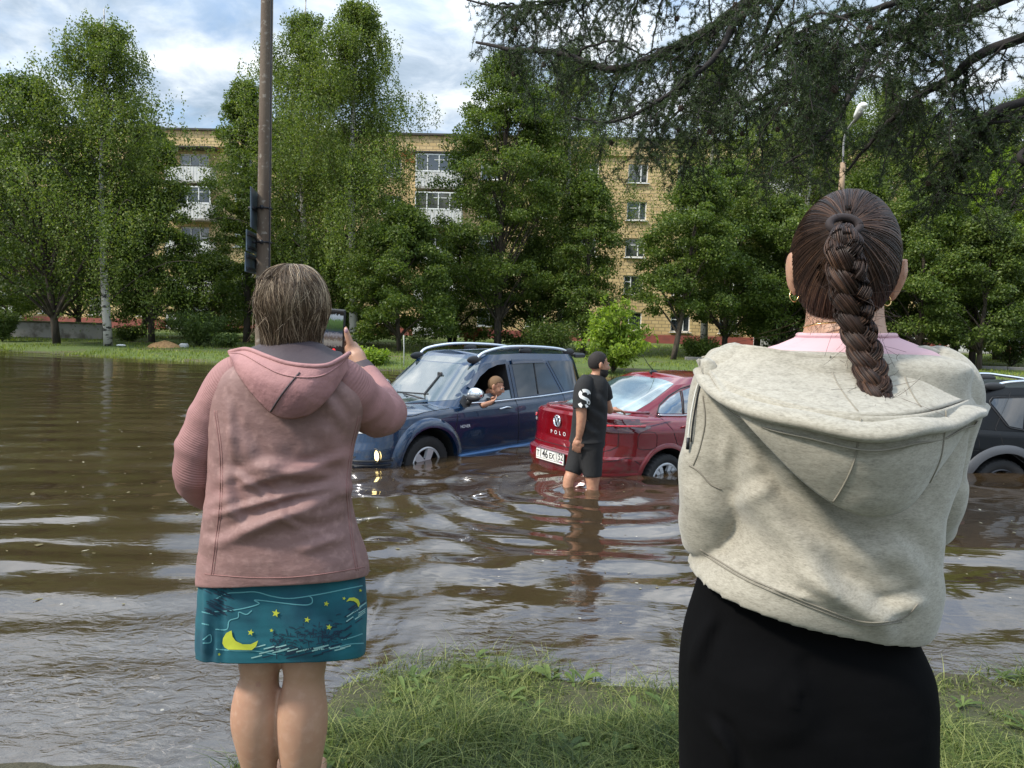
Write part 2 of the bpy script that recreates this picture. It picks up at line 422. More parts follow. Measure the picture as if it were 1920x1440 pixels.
# ---- grass
LEAF = {
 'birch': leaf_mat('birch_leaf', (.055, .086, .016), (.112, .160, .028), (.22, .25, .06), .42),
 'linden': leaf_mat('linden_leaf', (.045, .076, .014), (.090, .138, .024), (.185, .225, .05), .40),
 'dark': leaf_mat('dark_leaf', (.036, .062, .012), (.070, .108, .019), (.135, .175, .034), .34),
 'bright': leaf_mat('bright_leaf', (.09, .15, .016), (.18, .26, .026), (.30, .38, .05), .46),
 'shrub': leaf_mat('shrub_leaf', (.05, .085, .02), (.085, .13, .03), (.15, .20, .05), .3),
 'grass': leaf_mat('grass_blade', (.022, .040, .009), (.095, .135, .024), (.36, .37, .13), .34),
 'lawn': leaf_mat('lawn_blade', (.075, .115, .014), (.165, .215, .028), (.30, .33, .06), .34),
}
def blades(name, bx, by, bz, h, w, lean, mt, seg=3):
    n = len(bx); r = np.random.default_rng(3)
    az = r.uniform(0, 2 * math.pi, n); d = np.stack([np.cos(az), np.sin(az), np.zeros(n)], -1)
    s = np.stack([-np.sin(az), np.cos(az), np.zeros(n)], -1)
    V = []
    for k in range(seg + 1):
        t = k / seg
        c = np.stack([bx, by, bz], -1) + d * (lean * h * t ** 1.8)[:, None] + np.array([0, 0, 1]) * (h * t * (1 - .35 * lean * t))[:, None]
        ww = w * (1 - t * .92) / 2
        V += [c - s * ww[:, None], c + s * ww[:, None]]
    V = np.stack(V, 1).reshape(-1, 3); base = (np.arange(n) * (2 * seg + 2))[:, None]
    F = np.concatenate([base + np.array([[2 * k, 2 * k + 1, 2 * k + 3, 2 * k + 2]]) for k in range(seg)])
    return tag(mesh_np(name, V, F, mt, smooth=False), kind='stuff')
n = 300000
bx = rng.uniform(-1.6, 4.0, n); by = rng.uniform(1.5, 4.0, n)
den = .98 + .62 * fbm(bx, by, 31, 4, 4.2)
e = shore_near(bx) - by + .26 * fbm(bx, by, 32, 4, 4.5)
k = (rng.random(n) < den * np.clip(.55 + e * 1.5, 0, 1)) & (e > np.where(bx < -.45, -.12, -.40)) & (by > 1.55) & (bx > -1.0)
bx, by, e = bx[k], by[k], e[k]; n = len(bx)
h = rng.gamma(2.4, .0135, n) * np.clip(1 + 1.1 * fbm(bx, by, 33, 3, 7), .25, 2.2) * np.clip(1.0 + e * .2, .6, 1.1) + np.where(rng.random(n) < .02, .06, 0) + np.where(e < 0, .015, 0)
blades('grass', bx, by, ground_z(bx, by) - .005, h, rng.uniform(.0025, .0065, n), rng.uniform(.4, 2.3, n), LEAF['grass'])
n = 90000
bx = rng.uniform(-34, 42, n); by = shore_far(bx) + 26 * rng.random(n) ** 1.6 - .15
k = rng.random(n) < .55 + .9 * fbm(bx * .5, by * 1.6, 34, 3, .9); bx, by = bx[k], by[k]; n = len(bx)
blades('lawn_grass', bx, by, ground_z(bx, by) - .01, rng.uniform(.06, .17, n), rng.uniform(.018, .04, n), rng.uniform(.2, .9, n), LEAF['lawn'], 2)

# broad-leaved weeds in the bank
wr_ = np.random.default_rng(15); WV = []; nw = 0
for i in range(150):
    x, y = wr_.uniform(-.6, 3.2), wr_.uniform(2.3, 3.7)
    if shore_near(x) - y + .26 * fbm(x, y, 32, 4, 4.5) < -.15: continue
    if nw >= 90: break
    nw += 1; z = float(ground_z(x, y)); V = []; F = []
    for k in range(wr_.integers(4, 9)):
        a = wr_.uniform(0, 6.28); L = wr_.uniform(.035, .095); wd = L * wr_.uniform(.22, .38); d = np.array([math.cos(a), math.sin(a), 0]); s_ = np.array([-math.sin(a), math.cos(a), 0]); up = wr_.uniform(.35, 1.1); b0 = len(V)
        for t in (0, .3, .6, .85, 1.0):
            c = np.array([x, y, z]) + d * L * t + np.array([0, 0, L * (up * t - .55 * up * t * t)]); w_ = wd * math.sin(min(t * 2.2 + .15, 3.05)) * .5
            V += [c - s_ * w_ + np.array([0, 0, w_ * .4]), c, c + s_ * w_ + np.array([0, 0, w_ * .4])]
        F += [(b0 + 3 * j + i_, b0 + 3 * j + i_ + 1, b0 + 3 * j + i_ + 4, b0 + 3 * j + i_ + 3) for j in range(4) for i_ in range(2)]
    WV.append((np.array(V), F))
wb = MB()
for V, F in WV: wb.add(V, F)
WEEDS = wb
# scraps drifting on the water
dr = np.random.default_rng(44); n = 420
dx = dr.uniform(-7, 6, n); dy = dr.uniform(3.6, 11, n); k = (dy - shore_near(dx)) > .15; dx, dy = dx[k], dy[k]; n = len(dx)
a = dr.uniform(0, 6.28, n); L = dr.gamma(2, .006, n) + .004; W_ = L * dr.uniform(.25, .6, n); c = np.stack([dx, dy, wave_z(dx, dy) + .004], -1); t_ = np.stack([np.cos(a), np.sin(a), 0 * a + .1], -1); b_ = np.stack([-np.sin(a), np.cos(a), 0 * a], -1)
V = np.stack([c - t_ * L[:, None], c + b_ * W_[:, None], c + t_ * L[:, None], c - b_ * W_[:, None]], 1).reshape(-1, 3)
tag(mesh_np('floating_leaves', V, np.arange(4 * n).reshape(n, 4), leaf_mat('wet_litter', (.06, .04, .02), (.20, .17, .07), (.55, .52, .42), .1), smooth=False), kind='stuff')
# ---- trees
BARK = mat('grey_brown_bark', (.075, .058, .043), .9, var=(6, (.03, .024, .018), .45, .6, (1, 1, .25)), bump=(14, .8, .03, 5, (1, 1, .3)))
BIRCHB = mat('birch_bark', (.42, .40, .36), .8, var=(3.2, (.03, .028, .025), .52, .60, (1, 1, 2.2)), bump=(9, .5, .02))
def leaves(name, pos, L, W, mt, parent, hang, seed, up=None):
    """one small folded-diamond face per leaf; hang 0..1 pulls the tip downwards"""
    r = np.random.default_rng(seed); n = len(pos)
    t = r.normal(size=(n, 3)); t[:, 2] = t[:, 2] * (1 - hang * .6) - hang * 1.3
    t /= np.linalg.norm(t, axis=1)[:, None]
    q = r.normal(size=(n, 3)); b = np.cross(t, q); b /= np.linalg.norm(b, axis=1)[:, None] + 1e-9
    L = L * r.uniform(.65, 1.25, n)[:, None]; W = W * r.uniform(.7, 1.2, n)[:, None]
    V = np.stack([pos, pos + t * L * .45 + b * W * .5, pos + t * L, pos + t * L * .45 - b * W * .5], 1).reshape(-1, 3)
    return mesh_np(name, V, np.arange(4 * n).reshape(n, 4), mt, parent, smooth=False)
def pw(t, xs_, ys_): return np.interp(t, xs_, ys_)
def birch(base, H, Rm, seed, label, mt='birch', nl=24000, low=.13, lean=(0, 0), prof=None, group='trees along the far lawn', name='birch_tree', bark=None):
    r = np.random.default_rng(seed); t_ = thing(name, label, 'tree', tuple(base), 0, group)
    prof = prof or ([0, .12, .3, .5, .7, .85, 1], [.5, .82, 1, .85, .58, .34, .06])
    tz = np.linspace(0, 1, 14)
    wob = np.stack([lean[0] * tz ** 1.3 + .10 * np.sin(tz * 6 + seed), lean[1] * tz + .08 * np.cos(tz * 5 + seed), tz], -1) * np.array([1, 1, H])
    tr = MB().tube(base + wob + np.array([0, 0, -.15]), .0125 * H * (1 - tz * .93) + .010, 9)
    pos = []; nlimb = int(30 + H * 1.6); per = nl // nlimb
    for i in range(nlimb):
        f = low + (1 - low) * ((i + r.random()) / nlimb) ** .92
        o = np.array([np.interp(f * .93, tz, wob[:, 0]), np.interp(f * .93, tz, wob[:, 1]), f * H * .93])
        az = i * 2.399 + r.normal(0, .35); Rl = Rm * pw(f, *prof) * r.uniform(.62, 1.15)
        rise = r.uniform(.35, .95) * Rl + .15
        s = np.linspace(0, 1, 7)
        lim = o + np.stack([np.cos(az) * Rl * s, np.sin(az) * Rl * s, rise * np.sin(s * 1.9) / .95 * .9], -1)
        if r.random() < .75: tr.tube(base + lim, (.008 + .007 * Rl) * (1 - s * .85), 5, 1, cap=False)
        ns = max(5, int(per / 22)); ss = r.uniform(.18, 1.03, ns) ** .8
        for q in ss:
            q = q if r.random() < .8 else q * .35
            c = np.array([np.interp(min(q, 1), s, lim[:, k]) for k in range(3)]) + r.normal(0, .16 + .09 * Rl, 3) * np.array([1, 1, .7])
            ln = r.uniform(.35, 1.0) * (.55 + .36 * Rl) * (1.25 if f < .6 else 1.0)
            m = int(per / ns); u = r.random(m) ** .8
            out = np.array([np.cos(az), np.sin(az), 0]) * .22 * ln
            pos.append(c + np.outer(u, [0, 0, -ln]) + np.outer(np.sin(u * 2.2), out) + r.normal(0, .075, (m, 3)))
    tr.build('trunk', [bark or BIRCHB, BARK], t_)
    pos = np.concatenate(pos); pos = pos[pos[:, 2] > .5] + base
    leaves('crown', pos, .108, .068, LEAF[mt], t_, .75, seed)
    return t_
def linden(base, H, Rm, seed, label, mt='linden', nl=24000, low=.16, lean=(0, 0), prof=None, group='trees along the far lawn', name='linden_tree', leaf=(.122, .088)):
    r = np.random.default_rng(seed); t_ = thing(name, label, 'tree', tuple(base), 0, group)
    prof = prof or ([0, .1, .25, .45, .65, .82, .93, 1], [.62, .9, 1, .95, .75, .5, .28, .06])
    tz = np.linspace(0, 1, 12)
    wob = np.stack([lean[0] * tz + .08 * np.sin(tz * 5 + seed), lean[1] * tz + .07 * np.cos(tz * 4 + seed), tz], -1) * np.array([1, 1, H * .92])
    tr = MB().tube(base + wob + np.array([0, 0, -.15]), .030 * H ** .8 * (1 - tz * .9) * .75 + .015, 9)
    nc = int(60 + Rm * H * 3.2); per = nl // nc; pos = []
    for i in range(nc):
        f = low + (1 - low) * r.random() ** .85
        az = r.uniform(0, 2 * math.pi); rad = Rm * pw((f - low) / (1 - low), *prof) * math.sqrt(r.uniform(.08, 1.0)) * r.uniform(.85, 1.12)
        c = np.array([np.interp(f, tz, wob[:, 0]) + math.cos(az) * rad, np.interp(f, tz, wob[:, 1]) + math.sin(az) * rad, f * H])
        if i % 4 == 0:
            f0 = max(.1, f - .10 - .06 * rad); o = np.array([np.interp(f0, tz, wob[:, 0]), np.interp(f0, tz, wob[:, 1]), f0 * H * .92])
            s = np.linspace(0, 1, 6)[:, None]; tr.tube(base + o + (c - o) * s + np.array([0, 0, .25]) * np.sin(s * 3.1), (.02 + .016 * rad) * (1 - s[:, 0] * .85), 5, cap=False)
        sg = r.uniform(.24, .50) * (.62 + .17 * Rm)
        q = r.normal(size=(per, 3)); q /= np.linalg.norm(q, axis=1)[:, None]; q *= (r.random(per) ** .45)[:, None] * 1.55
        p = c + q * np.array([sg, sg, sg * .55]); p[:, 2] -= .30 * (np.hypot(q[:, 0], q[:, 1]) * sg) ** 2
        pos.append(p)
    tr.build('trunk', BARK, t_)
    pos = np.concatenate(pos); pos = pos[pos[:, 2] > .35] + base
    leaves('crown', pos, leaf[0], leaf[1], LEAF[mt], t_, .35, seed)
    return t_
def spot(px, Y):
    x = P(px, 640, Y)[0]
    return np.array([x, Y, float(ground_z(x, Y))])
def height(px, py, base): return P(px, py, base[1])[2] - base[2]
def plant(kind, px, Y, top, hw, seed, label, **kw):
    b = spot(px, Y); H = height(px, top, b)
    kw['nl'] = int(kw.get('nl', 24000) * (2.7 if kind is birch else 2.4))
    return kind(b, H, hw * Y / FOC * (1.62 if kind is birch else 1.42), seed, label, **kw)
narrow = ([0, .12, .3, .5, .62, .74, .86, 1], [.6, .9, 1, .82, .60, .46, .36, .10])
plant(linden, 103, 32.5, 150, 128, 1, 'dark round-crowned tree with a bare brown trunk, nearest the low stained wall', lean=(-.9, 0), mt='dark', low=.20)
plant(birch, 200, 31.5, 8, 128, 2, 'drooping birch with a single pointed tip, white mottled trunk foot on the left lawn', prof=narrow, nl=27000)
plant(linden, 286, 35.5, 238, 56, 3, 'mid-height leafy tree filling in between the pointed birch and the balconies', low=.12, mt='linden')
plant(linden, -40, 36, 255, 95, 4, 'leafy tree cut off by the photo edge beyond the low stained wall')
plant(linden, 400, 42, 476, 60, 5, 'low dark undergrowth tree below the white balconies left of the pole', mt='dark', low=.05, nl=14000)
plant(linden, 462, 37.5, 158, 50, 6, 'slim leafy tree just left of the concrete pole, shorter than the birches', low=.14)
plant(birch, 568, 36, -15, 104, 7, 'tall birch directly behind the concrete pole, its top cut by the frame', nl=30000)
plant(birch, 660, 34.5, -45, 100, 8, 'tallest weeping birch right of the concrete pole, twin to the one behind the pole', nl=34000)
plant(linden, 748, 33, 392, 78, 9, 'low broad tree behind the raised phone, its leaves brushing the lawn', low=.07, mt='linden', nl=20000)
plant(linden, 935, 36, 98, 90, 10, 'pointed dark linden behind the blue car, bare trunk above the car roof', low=.17, mt='linden', nl=34000)
plant(birch, 1052, 38, 55, 104, 11, 'birch with a pale trunk between the dark linden and the sunlit yellow wall', nl=26000)
plant(linden, 1095, 35, 330, 55, 12, 'narrow leafy tree in front of the pale birch trunk, above the waist-deep man', low=.12, nl=13000)
plant(linden, 1262, 33, 318, 70, 13, 'small tree with a leaning trunk behind the red car roof', lean=(1.0, 0), low=.24, nl=17000, mt='linden')
plant(linden, 1356, 36, 300, 82, 14, 'straight-trunked leafy tree standing beside the leaning one', low=.20, nl=20000)
plant(birch, 1318, 44, 70, 84, 15, 'tall back birch showing through larch twigs above the red car', nl=22000)
plant(birch, 1498, 39, 52, 104, 16, 'birch rising behind the larch boughs, left of the street lamp', nl=26000)
plant(linden, 1462, 35, 372, 84, 17, 'leafy tree with its crown beside the ponytailed head, left of it', low=.16, nl=20000)
plant(birch, 1640, 41, 118, 104, 18, 'birch behind the street lamp head, straight above the ponytail', nl=24000)
plant(linden, 1600, 37, 330, 80, 19, 'leafy tree hidden behind the ponytailed head', low=.16, nl=17000)
plant(linden, 1722, 34, 335, 86, 20, 'leafy tree with slender dark trunk right of the ponytailed head', low=.2, nl=20000)
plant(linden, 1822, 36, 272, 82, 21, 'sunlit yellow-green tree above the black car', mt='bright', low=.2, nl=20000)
plant(birch, 1905, 41, 95, 104, 22, 'birch at the right photo edge behind the larch boughs', nl=22000)
plant(linden, 1842, 32.5, 400, 70, 23, 'low dark tree with a thick trunk in front of the brick-red plinth', mt='dark', low=.14, nl=17000)
plant(linden, 1960, 35, 260, 95, 24, 'leafy tree cut off by the right photo edge, beyond the black car', nl=17000)

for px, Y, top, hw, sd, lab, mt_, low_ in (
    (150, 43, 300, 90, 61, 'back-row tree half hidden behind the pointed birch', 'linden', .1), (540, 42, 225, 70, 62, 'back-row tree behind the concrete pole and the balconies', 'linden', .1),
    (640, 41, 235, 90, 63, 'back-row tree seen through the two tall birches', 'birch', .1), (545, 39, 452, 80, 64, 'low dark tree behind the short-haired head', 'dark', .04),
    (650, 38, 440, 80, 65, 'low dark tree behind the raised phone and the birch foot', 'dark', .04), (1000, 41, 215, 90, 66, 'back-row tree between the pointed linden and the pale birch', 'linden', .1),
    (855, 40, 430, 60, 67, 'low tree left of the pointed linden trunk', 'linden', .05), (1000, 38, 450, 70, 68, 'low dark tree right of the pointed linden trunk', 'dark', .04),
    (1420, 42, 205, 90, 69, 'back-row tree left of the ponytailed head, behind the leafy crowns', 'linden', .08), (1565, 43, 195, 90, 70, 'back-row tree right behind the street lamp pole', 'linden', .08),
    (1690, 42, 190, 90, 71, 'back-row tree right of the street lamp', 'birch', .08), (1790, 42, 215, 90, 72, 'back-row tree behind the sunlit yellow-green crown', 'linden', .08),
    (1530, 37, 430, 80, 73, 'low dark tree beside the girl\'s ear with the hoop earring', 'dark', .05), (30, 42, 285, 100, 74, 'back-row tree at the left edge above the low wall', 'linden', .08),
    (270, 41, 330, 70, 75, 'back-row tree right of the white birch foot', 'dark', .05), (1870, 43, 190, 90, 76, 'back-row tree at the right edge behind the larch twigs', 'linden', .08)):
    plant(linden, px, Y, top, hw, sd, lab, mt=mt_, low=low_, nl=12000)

def bush(px, Y, top, hw, seed, label, mt='shrub', nl=6000, spiky=False, name='bush', leaf=(.11, .06)):
    r = np.random.default_rng(seed); b = spot(px, Y); H = height(px, top, b); Rm = hw * Y / FOC
    t_ = thing(name, label, 'bush', tuple(b), 0, 'bushes on the far lawn')
    st = MB(); pos = []; ns = 70; m = nl // ns
    for i in range(ns):
        az = i * 2.4; tilt = math.sqrt(r.random()) * 1.15
        L = H * r.uniform(.75, 1.06) * (1 if spiky else r.uniform(.7, 1))
        s = np.linspace(0, 1, 6)
        out = np.stack([np.cos(az) * np.sin(s * tilt) * Rm * 1.1, np.sin(az) * np.sin(s * tilt) * Rm * 1.1, s * L * math.cos(tilt * .55)], -1)
        if i % 3 == 0: st.tube(b + out, .012 * (1 - s * .7), 4, cap=False)
        u = r.uniform(.12, 1, m) ** .7
        pos.append(b + np.stack([np.interp(u, s, out[:, k]) for k in range(3)], -1) + r.normal(0, .06 + .05 * Rm, (m, 3)) * (1 - .6 * u[:, None] * spiky))
    st.build('stems', BARK, t_)
    p = np.concatenate(pos); p = p[p[:, 2] > b[2]]
    leaves('leaves', p, leaf[0], leaf[1], LEAF[mt], t_, -.5 if spiky else .1, seed)
bush(372, 33, 583, 52, 41, 'spiky green bush behind the sand pile', spiky=True, leaf=(.17, .04), nl=8000)
bush(423, 32.5, 622, 24, 42, 'small low bush at the right foot of the spiky one', nl=2500)
bush(4, 33, 582, 30, 43, 'feathery bush at the left photo edge beside the low wall', spiky=True, leaf=(.17, .04))
bush(240, 36, 606, 26, 44, 'small dark bush behind the birch foot', mt='dark', nl=2500)
bush(1312, 34, 628, 34, 45, 'round green bush between the leaning trunk and the hood', mt='linden', nl=5000)
bush(1490, 36, 600, 60, 46, 'dark bush low behind the hooded shoulder', mt='dark', nl=5000)
bush(1690, 36, 590, 60, 47, 'dark bush low behind the pink shirt collar', mt='dark', nl=5000)
bush(1900, 36, 590, 60, 48, 'dark thicket behind the roof of the black car', mt='dark', nl=7000)
bush(1030, 33, 590, 55, 49, 'dense dark bush under the birch behind the blue car roof', mt='dark', nl=6000)
bush(690, 25.6, 655, 36, 50, 'leafy bush at the water edge beside the blue car windscreen', mt='bright', nl=4500, leaf=(.13, .08))
# the bright maple sapling at the water edge: upright shoots with drooping compound leaves
b = spot(1152, 24.9); mp = thing('maple_sapling', 'bright yellow-green maple sapling at the water edge behind the wading man', 'sapling', tuple(b), 0)
st = MB(); pos = []; r = np.random.default_rng(77); Hm = height(1150, 560, b)
for i in range(62):
    az = i * 2.4; L = Hm * r.uniform(.40, 1.08); til = (1.30 - L / Hm) * 1.75 * r.uniform(.6, 1.1)
    s = np.linspace(0, 1, 7); path = b + np.stack([np.cos(az) * til * s ** 1.2, np.sin(az) * til * s ** 1.2, L * s ** .9], -1)
    st.tube(path, .014 * (1 - .75 * s), 4, cap=False)
    for q in r.uniform(.25, 1.0, 16):
        c = np.array([np.interp(q, s, path[:, k]) for k in range(3)]); a2 = r.uniform(0, 6.28); u = r.uniform(0, 1, 9)
        d = np.stack([np.cos(a2) * u, np.sin(a2) * u, .15 * u - .55 * u ** 2], -1) * .34
        pos.append(c + d + r.normal(0, .025, (9, 3)))
st.build('stems', BARK, mp); leaves('leaves', np.concatenate(pos), .16, .075, LEAF['bright'], mp, .55, 7)

tag(WEEDS.build('weeds', LEAF['shrub']), kind='stuff')
# ---- the yellow-brick apartment block
BRICK = bpy.data.materials.new('yellow_brick'); BRICK.use_nodes = True
gg = G(BRICK.node_tree); pb = BRICK.node_tree.nodes['Principled BSDF']
oc = gg.n('ShaderNodeTexCoord').outputs['Object']
sp = gg.n('ShaderNodeSeparateXYZ', {0: oc})
bv = gg.n('ShaderNodeCombineXYZ', {0: gg.math('ADD', sp.outputs[0], sp.outputs[1]), 1: sp.outputs[2], 2: 0.0})
br = gg.n('ShaderNodeTexBrick', {'Vector': bv, 'Color1': (.66, .49, .25), 'Color2': (.54, .38, .175), 'Mortar': (.30, .22, .12), 'Scale': 1.0, 'Mortar Size': .028, 'Brick Width': .52, 'Row Height': .26})
st_ = gg.noise(gg.mapping(oc, (1, 1, .35)), .9, 5, .6)
BRICK.node_tree.links.new(gg.mix(gg.math('MULTIPLY', gg.ramp(st_.outputs['Fac'], [(.5, (0, 0, 0)), (.75, (1, 1, 1))]).outputs[0], .5), br.outputs['Color'], (.36, .25, .12, 1)), pb.inputs['Base Color'])
pb.inputs['Roughness'].default_value = .9
REDB = mat('orange_brick', (.42, .13, .045), .9, var=(5, (.30, .09, .04), .45, .6))
PLINTH = mat('painted_red_plinth', (.30, .085, .065), .85, var=(2, (.2, .07, .055), .45, .7))
WHITE = mat('white_frame_paint', (.72, .72, .70), .5)
PANEL = mat('weathered_white_cladding', (.66, .65, .62), .7, var=[(1.2, (.42, .40, .36), .5, .7, (2.5, 1, .35)), (7, (.5, .49, .46), .5, .65, (4, 1, .2))])
GLASSW = mat('window_glass', (.030, .036, .042), .04, spec=.9, ior=1.7, var=(.6, (.12, .12, .11), .5, .62))
CURT = mat('net_curtain', (.46, .44, .40), .9)
ROOFM = mat('roof_felt', (.06, .055, .05), .8)
CONC = mat('weathered_concrete', (.36, .34, .31), .9, var=(2.2, (.16, .14, .115), .48, .66), bump=(12, .5, .02))
BX0, BX1 = -58.0, 66.0
byf = lambda x: 55.4 - .030 * x
bld = thing('apartment_building', 'long five-storey yellow-brick apartment block behind the trees with white balconies', 'building', (0, byf(0), 0))
ang = math.atan(-.030); bld.rotation_euler = (0, 0, ang)
TOP = P(365, 246, byf(-25))[2]
PZ = 1.25
win_z = [TOP - 2.42 - 2.80 * k for k in range(4, -1, -1)]
colx = {}
for k, px in enumerate(range(-272, 2200, 91)):
    xx = P(px + 1, 600, byf(0))[0]; xx = P(px + 1, 600, byf(xx))[0]; colx[px + 1] = xx / math.cos(ang)
bal_cols = [k for k in colx if k in (-89, 2, 366, 821, 1458, 1822)]
colx = {k: v for k, v in colx.items() if BX0 + 2 < v < BX1 - 2}
OPEN = []
for k, x in colx.items():
    for z in win_z:
        w = 2.3 if k in bal_cols else 1.5
        OPEN.append((x - w / 2, x + w / 2, z - .72, z + .72, k))
w = MB(); cols = sorted({v for o in OPEN for v in o[:2]} | {BX0, BX1}); rows = sorted({round(v, 4) for o in OPEN for v in o[2:4]} | {PZ, TOP - 1.18})
for i in range(len(cols) - 1):
    for j in range(len(rows) - 1):
        x0, x1, z0, z1 = cols[i], cols[i + 1], rows[j], rows[j + 1]; cx, cz = (x0 + x1) / 2, (z0 + z1) / 2
        if any(o[0] < cx < o[1] and o[2] < cz < o[3] for o in OPEN): continue
        w.add([(x0, 0, z0), (x1, 0, z0), (x1, 0, z1), (x0, 0, z1)], [(0, 1, 2, 3)])
for x0, x1, z0, z1, k in OPEN:
    w.add([(x0, 0, z0), (x1, 0, z0), (x1, 0, z1), (x0, 0, z1), (x0, .25, z0), (x1, .25, z0), (x1, .25, z1), (x0, .25, z1)], [(0, 4, 5, 1), (1, 5, 6, 2), (2, 6, 7, 3), (3, 7, 4, 0)])
w.box(((BX0 + BX1) / 2, 6.2, (TOP + PZ) / 2 - .3), (BX1 - BX0, 11.6, TOP - PZ - 1.0))
w.build('wall', BRICK, bld, smooth=False, local=True)
MB().box(((BX0 + BX1) / 2, 6.0, TOP - .59), (BX1 - BX0 + .3, 12.4, 1.18)).build('parapet', BRICK, bld, False, local=True)
rf = MB().box(((BX0 + BX1) / 2, 6.0, TOP + .07), (BX1 - BX0 + .6, 12.8, .14)); rf.build('roof', ROOFM, bld, False, local=True)
MB().box(((BX0 + BX1) / 2, 5.9, PZ / 2 - .2), (BX1 - BX0 + .1, 12, PZ + .4)).build('plinth', PLINTH, bld, False, local=True)
rr_ = np.random.default_rng(5)
for x0, x1, z0, z1, k in OPEN:
    top5 = z0 > win_z[4] - 1
    if k in bal_cols: continue
    f = MB(); cx = (x0 + x1) / 2; split = cx + (.22 if rr_.random() < .5 else -.22)
    for a, b_, c, d in ((x0, x1, z0, z0 + .09), (x0, x1, z1 - .09, z1), (x0, x0 + .08, z0, z1), (x1 - .08, x1, z0, z1), (split - .04, split + .04, z0, z1)):
        f.box(((a + b_) / 2, .16, (c + d) / 2), (b_ - a, .07, d - c))
    f.box(((x0 + split) / 2, .162, z0 + .95), (split - x0, .06, .06)); f.box((cx, -.03, z0 - .04), (x1 - x0 + .2, .3, .05))
    wo = f.build('window', WHITE, bld, False, local=True)
    p = MB().box((cx, .20, (z0 + z1) / 2), (x1 - x0 - .05, .012, z1 - z0 - .05)); p.build('pane', GLASSW, wo, False, local=True)
    if rr_.random() < .55: MB().box((x0 + .3 + rr_.random() * .3, .24, (z0 + z1) / 2), (.45, .02, z1 - z0 - .1)).build('curtain', CURT, wo, False, local=True)
for k in bal_cols:
    if k not in colx: continue
    x = colx[k]
    for fi, z in enumerate(win_z):
        glz = (k, fi) in ((366, 3), (821, 4), (821, 3)) or (k not in (366, 821) and rr_.random() < .5)
        f = MB(); W2 = 1.78
        f.box((x, -.55, z - 1.62), (W2 * 2, 1.14, .14)); f.box((x, -1.09, z - 1.0), (W2 * 2, .05, 1.10), m=1)
        for s in (-1, 1): f.box((x + s * (W2 - .03), -.55, z - 1.0), (.05, 1.04, 1.10), m=1)
        f.box((x, -1.09, z - .43), (W2 * 2 + .04, .09, .05), m=2)
        for q in np.arange(-W2 + .15, W2, .26): f.box((x + q, -1.12, z - 1.0), (.05, .02, 1.06), m=1)
        if fi == 4: f.box((x, -.45, z + 1.0), (W2 * 2 + .5, 1.5, .10), m=3)
        bo = f.build('balcony', [CONC, PANEL, ROOFM if not glz else WHITE, ROOFM], bld, False, local=True)
        x0, x1 = x - 1.15, x + 1.15
        if glz:
            f = MB(); zt = z + .82; zb = z - .42
            for q in np.linspace(-W2 + .04, W2 - .04, 5): f.box((x + q, -1.08, (zt + zb) / 2), (.07, .07, zt - zb))
            f.box((x, -1.08, zt), (W2 * 2, .072, .09)); f.box((x, -1.08, zb + .03), (W2 * 2, .072, .07)); f.box((x + W2 * .25, -1.08, zb + .85), (W2 * .9, .06, .05))
            for s in (-1, 1): f.box((x + s * (W2 - .04), -.55, zt), (.07, 1.0, .08))
            wf = f.build('window_frame', WHITE, bo, False, local=True)
            MB().box((x, -1.07, (zt + zb) / 2), (W2 * 2 - .1, .012, zt - zb - .05)).build('pane', GLASSW, bo, False, local=True)
            MB().box((x - .6, -.8, (zt + zb) / 2), (.6, .02, zt - zb - .1)).box((x + .5, -.7, (zt + zb) / 2 - .2), (.5, .02, .7)).build('curtain', CURT, bo, False, local=True)
        f = MB()
        for a, b_, c, d in ((x0, x1, z - .72, z - .62), (x0, x1, z + .62, z + .72), (x0, x0 + .09, z - .72, z + .72), (x1 - .09, x1, z - .72, z + .72), (x - .4, x - .3, z - .72, z + .72), (x + .35, x + .44, z - .72, z + .72), (x0, x - .4, z - .12, z - .05), (x + .4, x1, z - .12, z - .05)):
            f.box(((a + b_) / 2, .16, (c + d) / 2), (b_ - a, .07, d - c))
        f.build('window', WHITE, bo, False, local=True)
        MB().box((x, .20, z), (2.25, .012, 1.4)).build('pane', GLASSW, bo, False, local=True)
f = MB()
for k in bal_cols:
    if k in colx:
        x = colx[k]
        for s in (-1, 1): f.box((x + s * 2.45, -.015, win_z[4] + 1.02), (1.3, .05, .30))
        f.box((x - 2.3, -.016, win_z[4] + .55), (.9, .05, .26))
f.build('brick_ornament', REDB, bld, False, local=True)
f = MB()
for k in colx: f.box((colx[k] + .1, -.01, TOP - .74), (.24, .06, .24))
f.build('attic_vents', ROOFM, bld, False, local=True)

# ---- small things on the far lawn
b0 = spot(20, 38); b1 = spot(196, 38)
lw = thing('low_wall', 'low stained concrete wall on the far lawn beyond the bare trunk', 'wall', tuple((b0 + b1) / 2))
f = MB(); mid = (b0 + b1) / 2; L = b1[0] - b0[0]
f.box((mid[0], 38, mid[2] + .38), (L, .35, .85), bev=.03); f.build('wall_body', CONC, lw, sharp=30)
MB().box((mid[0], 37.95, mid[2] + .84), (L + .1, .55, .07), bev=.015).build('coping', mat('mossy_coping', (.12, .11, .06), .9, var=(4, (.06, .08, .02), .4, .6)), lw, sharp=30)
b = spot(309, 31.5); n_ = 40; A = np.linspace(0, 2 * math.pi, n_, endpoint=False); V = [];
for k in range(9):
    q = k / 8; rr2 = .98 * (1 - q) ** .85
    V.append(np.stack([b[0] + rr2 * 0.85 * np.cos(A) * (1 + .10 * np.sin(3 * A + k)), b[1] + rr2 * .7 * np.sin(A), b[2] - .04 + .33 * q ** .8 + .015 * np.sin(7 * A + k)], -1))
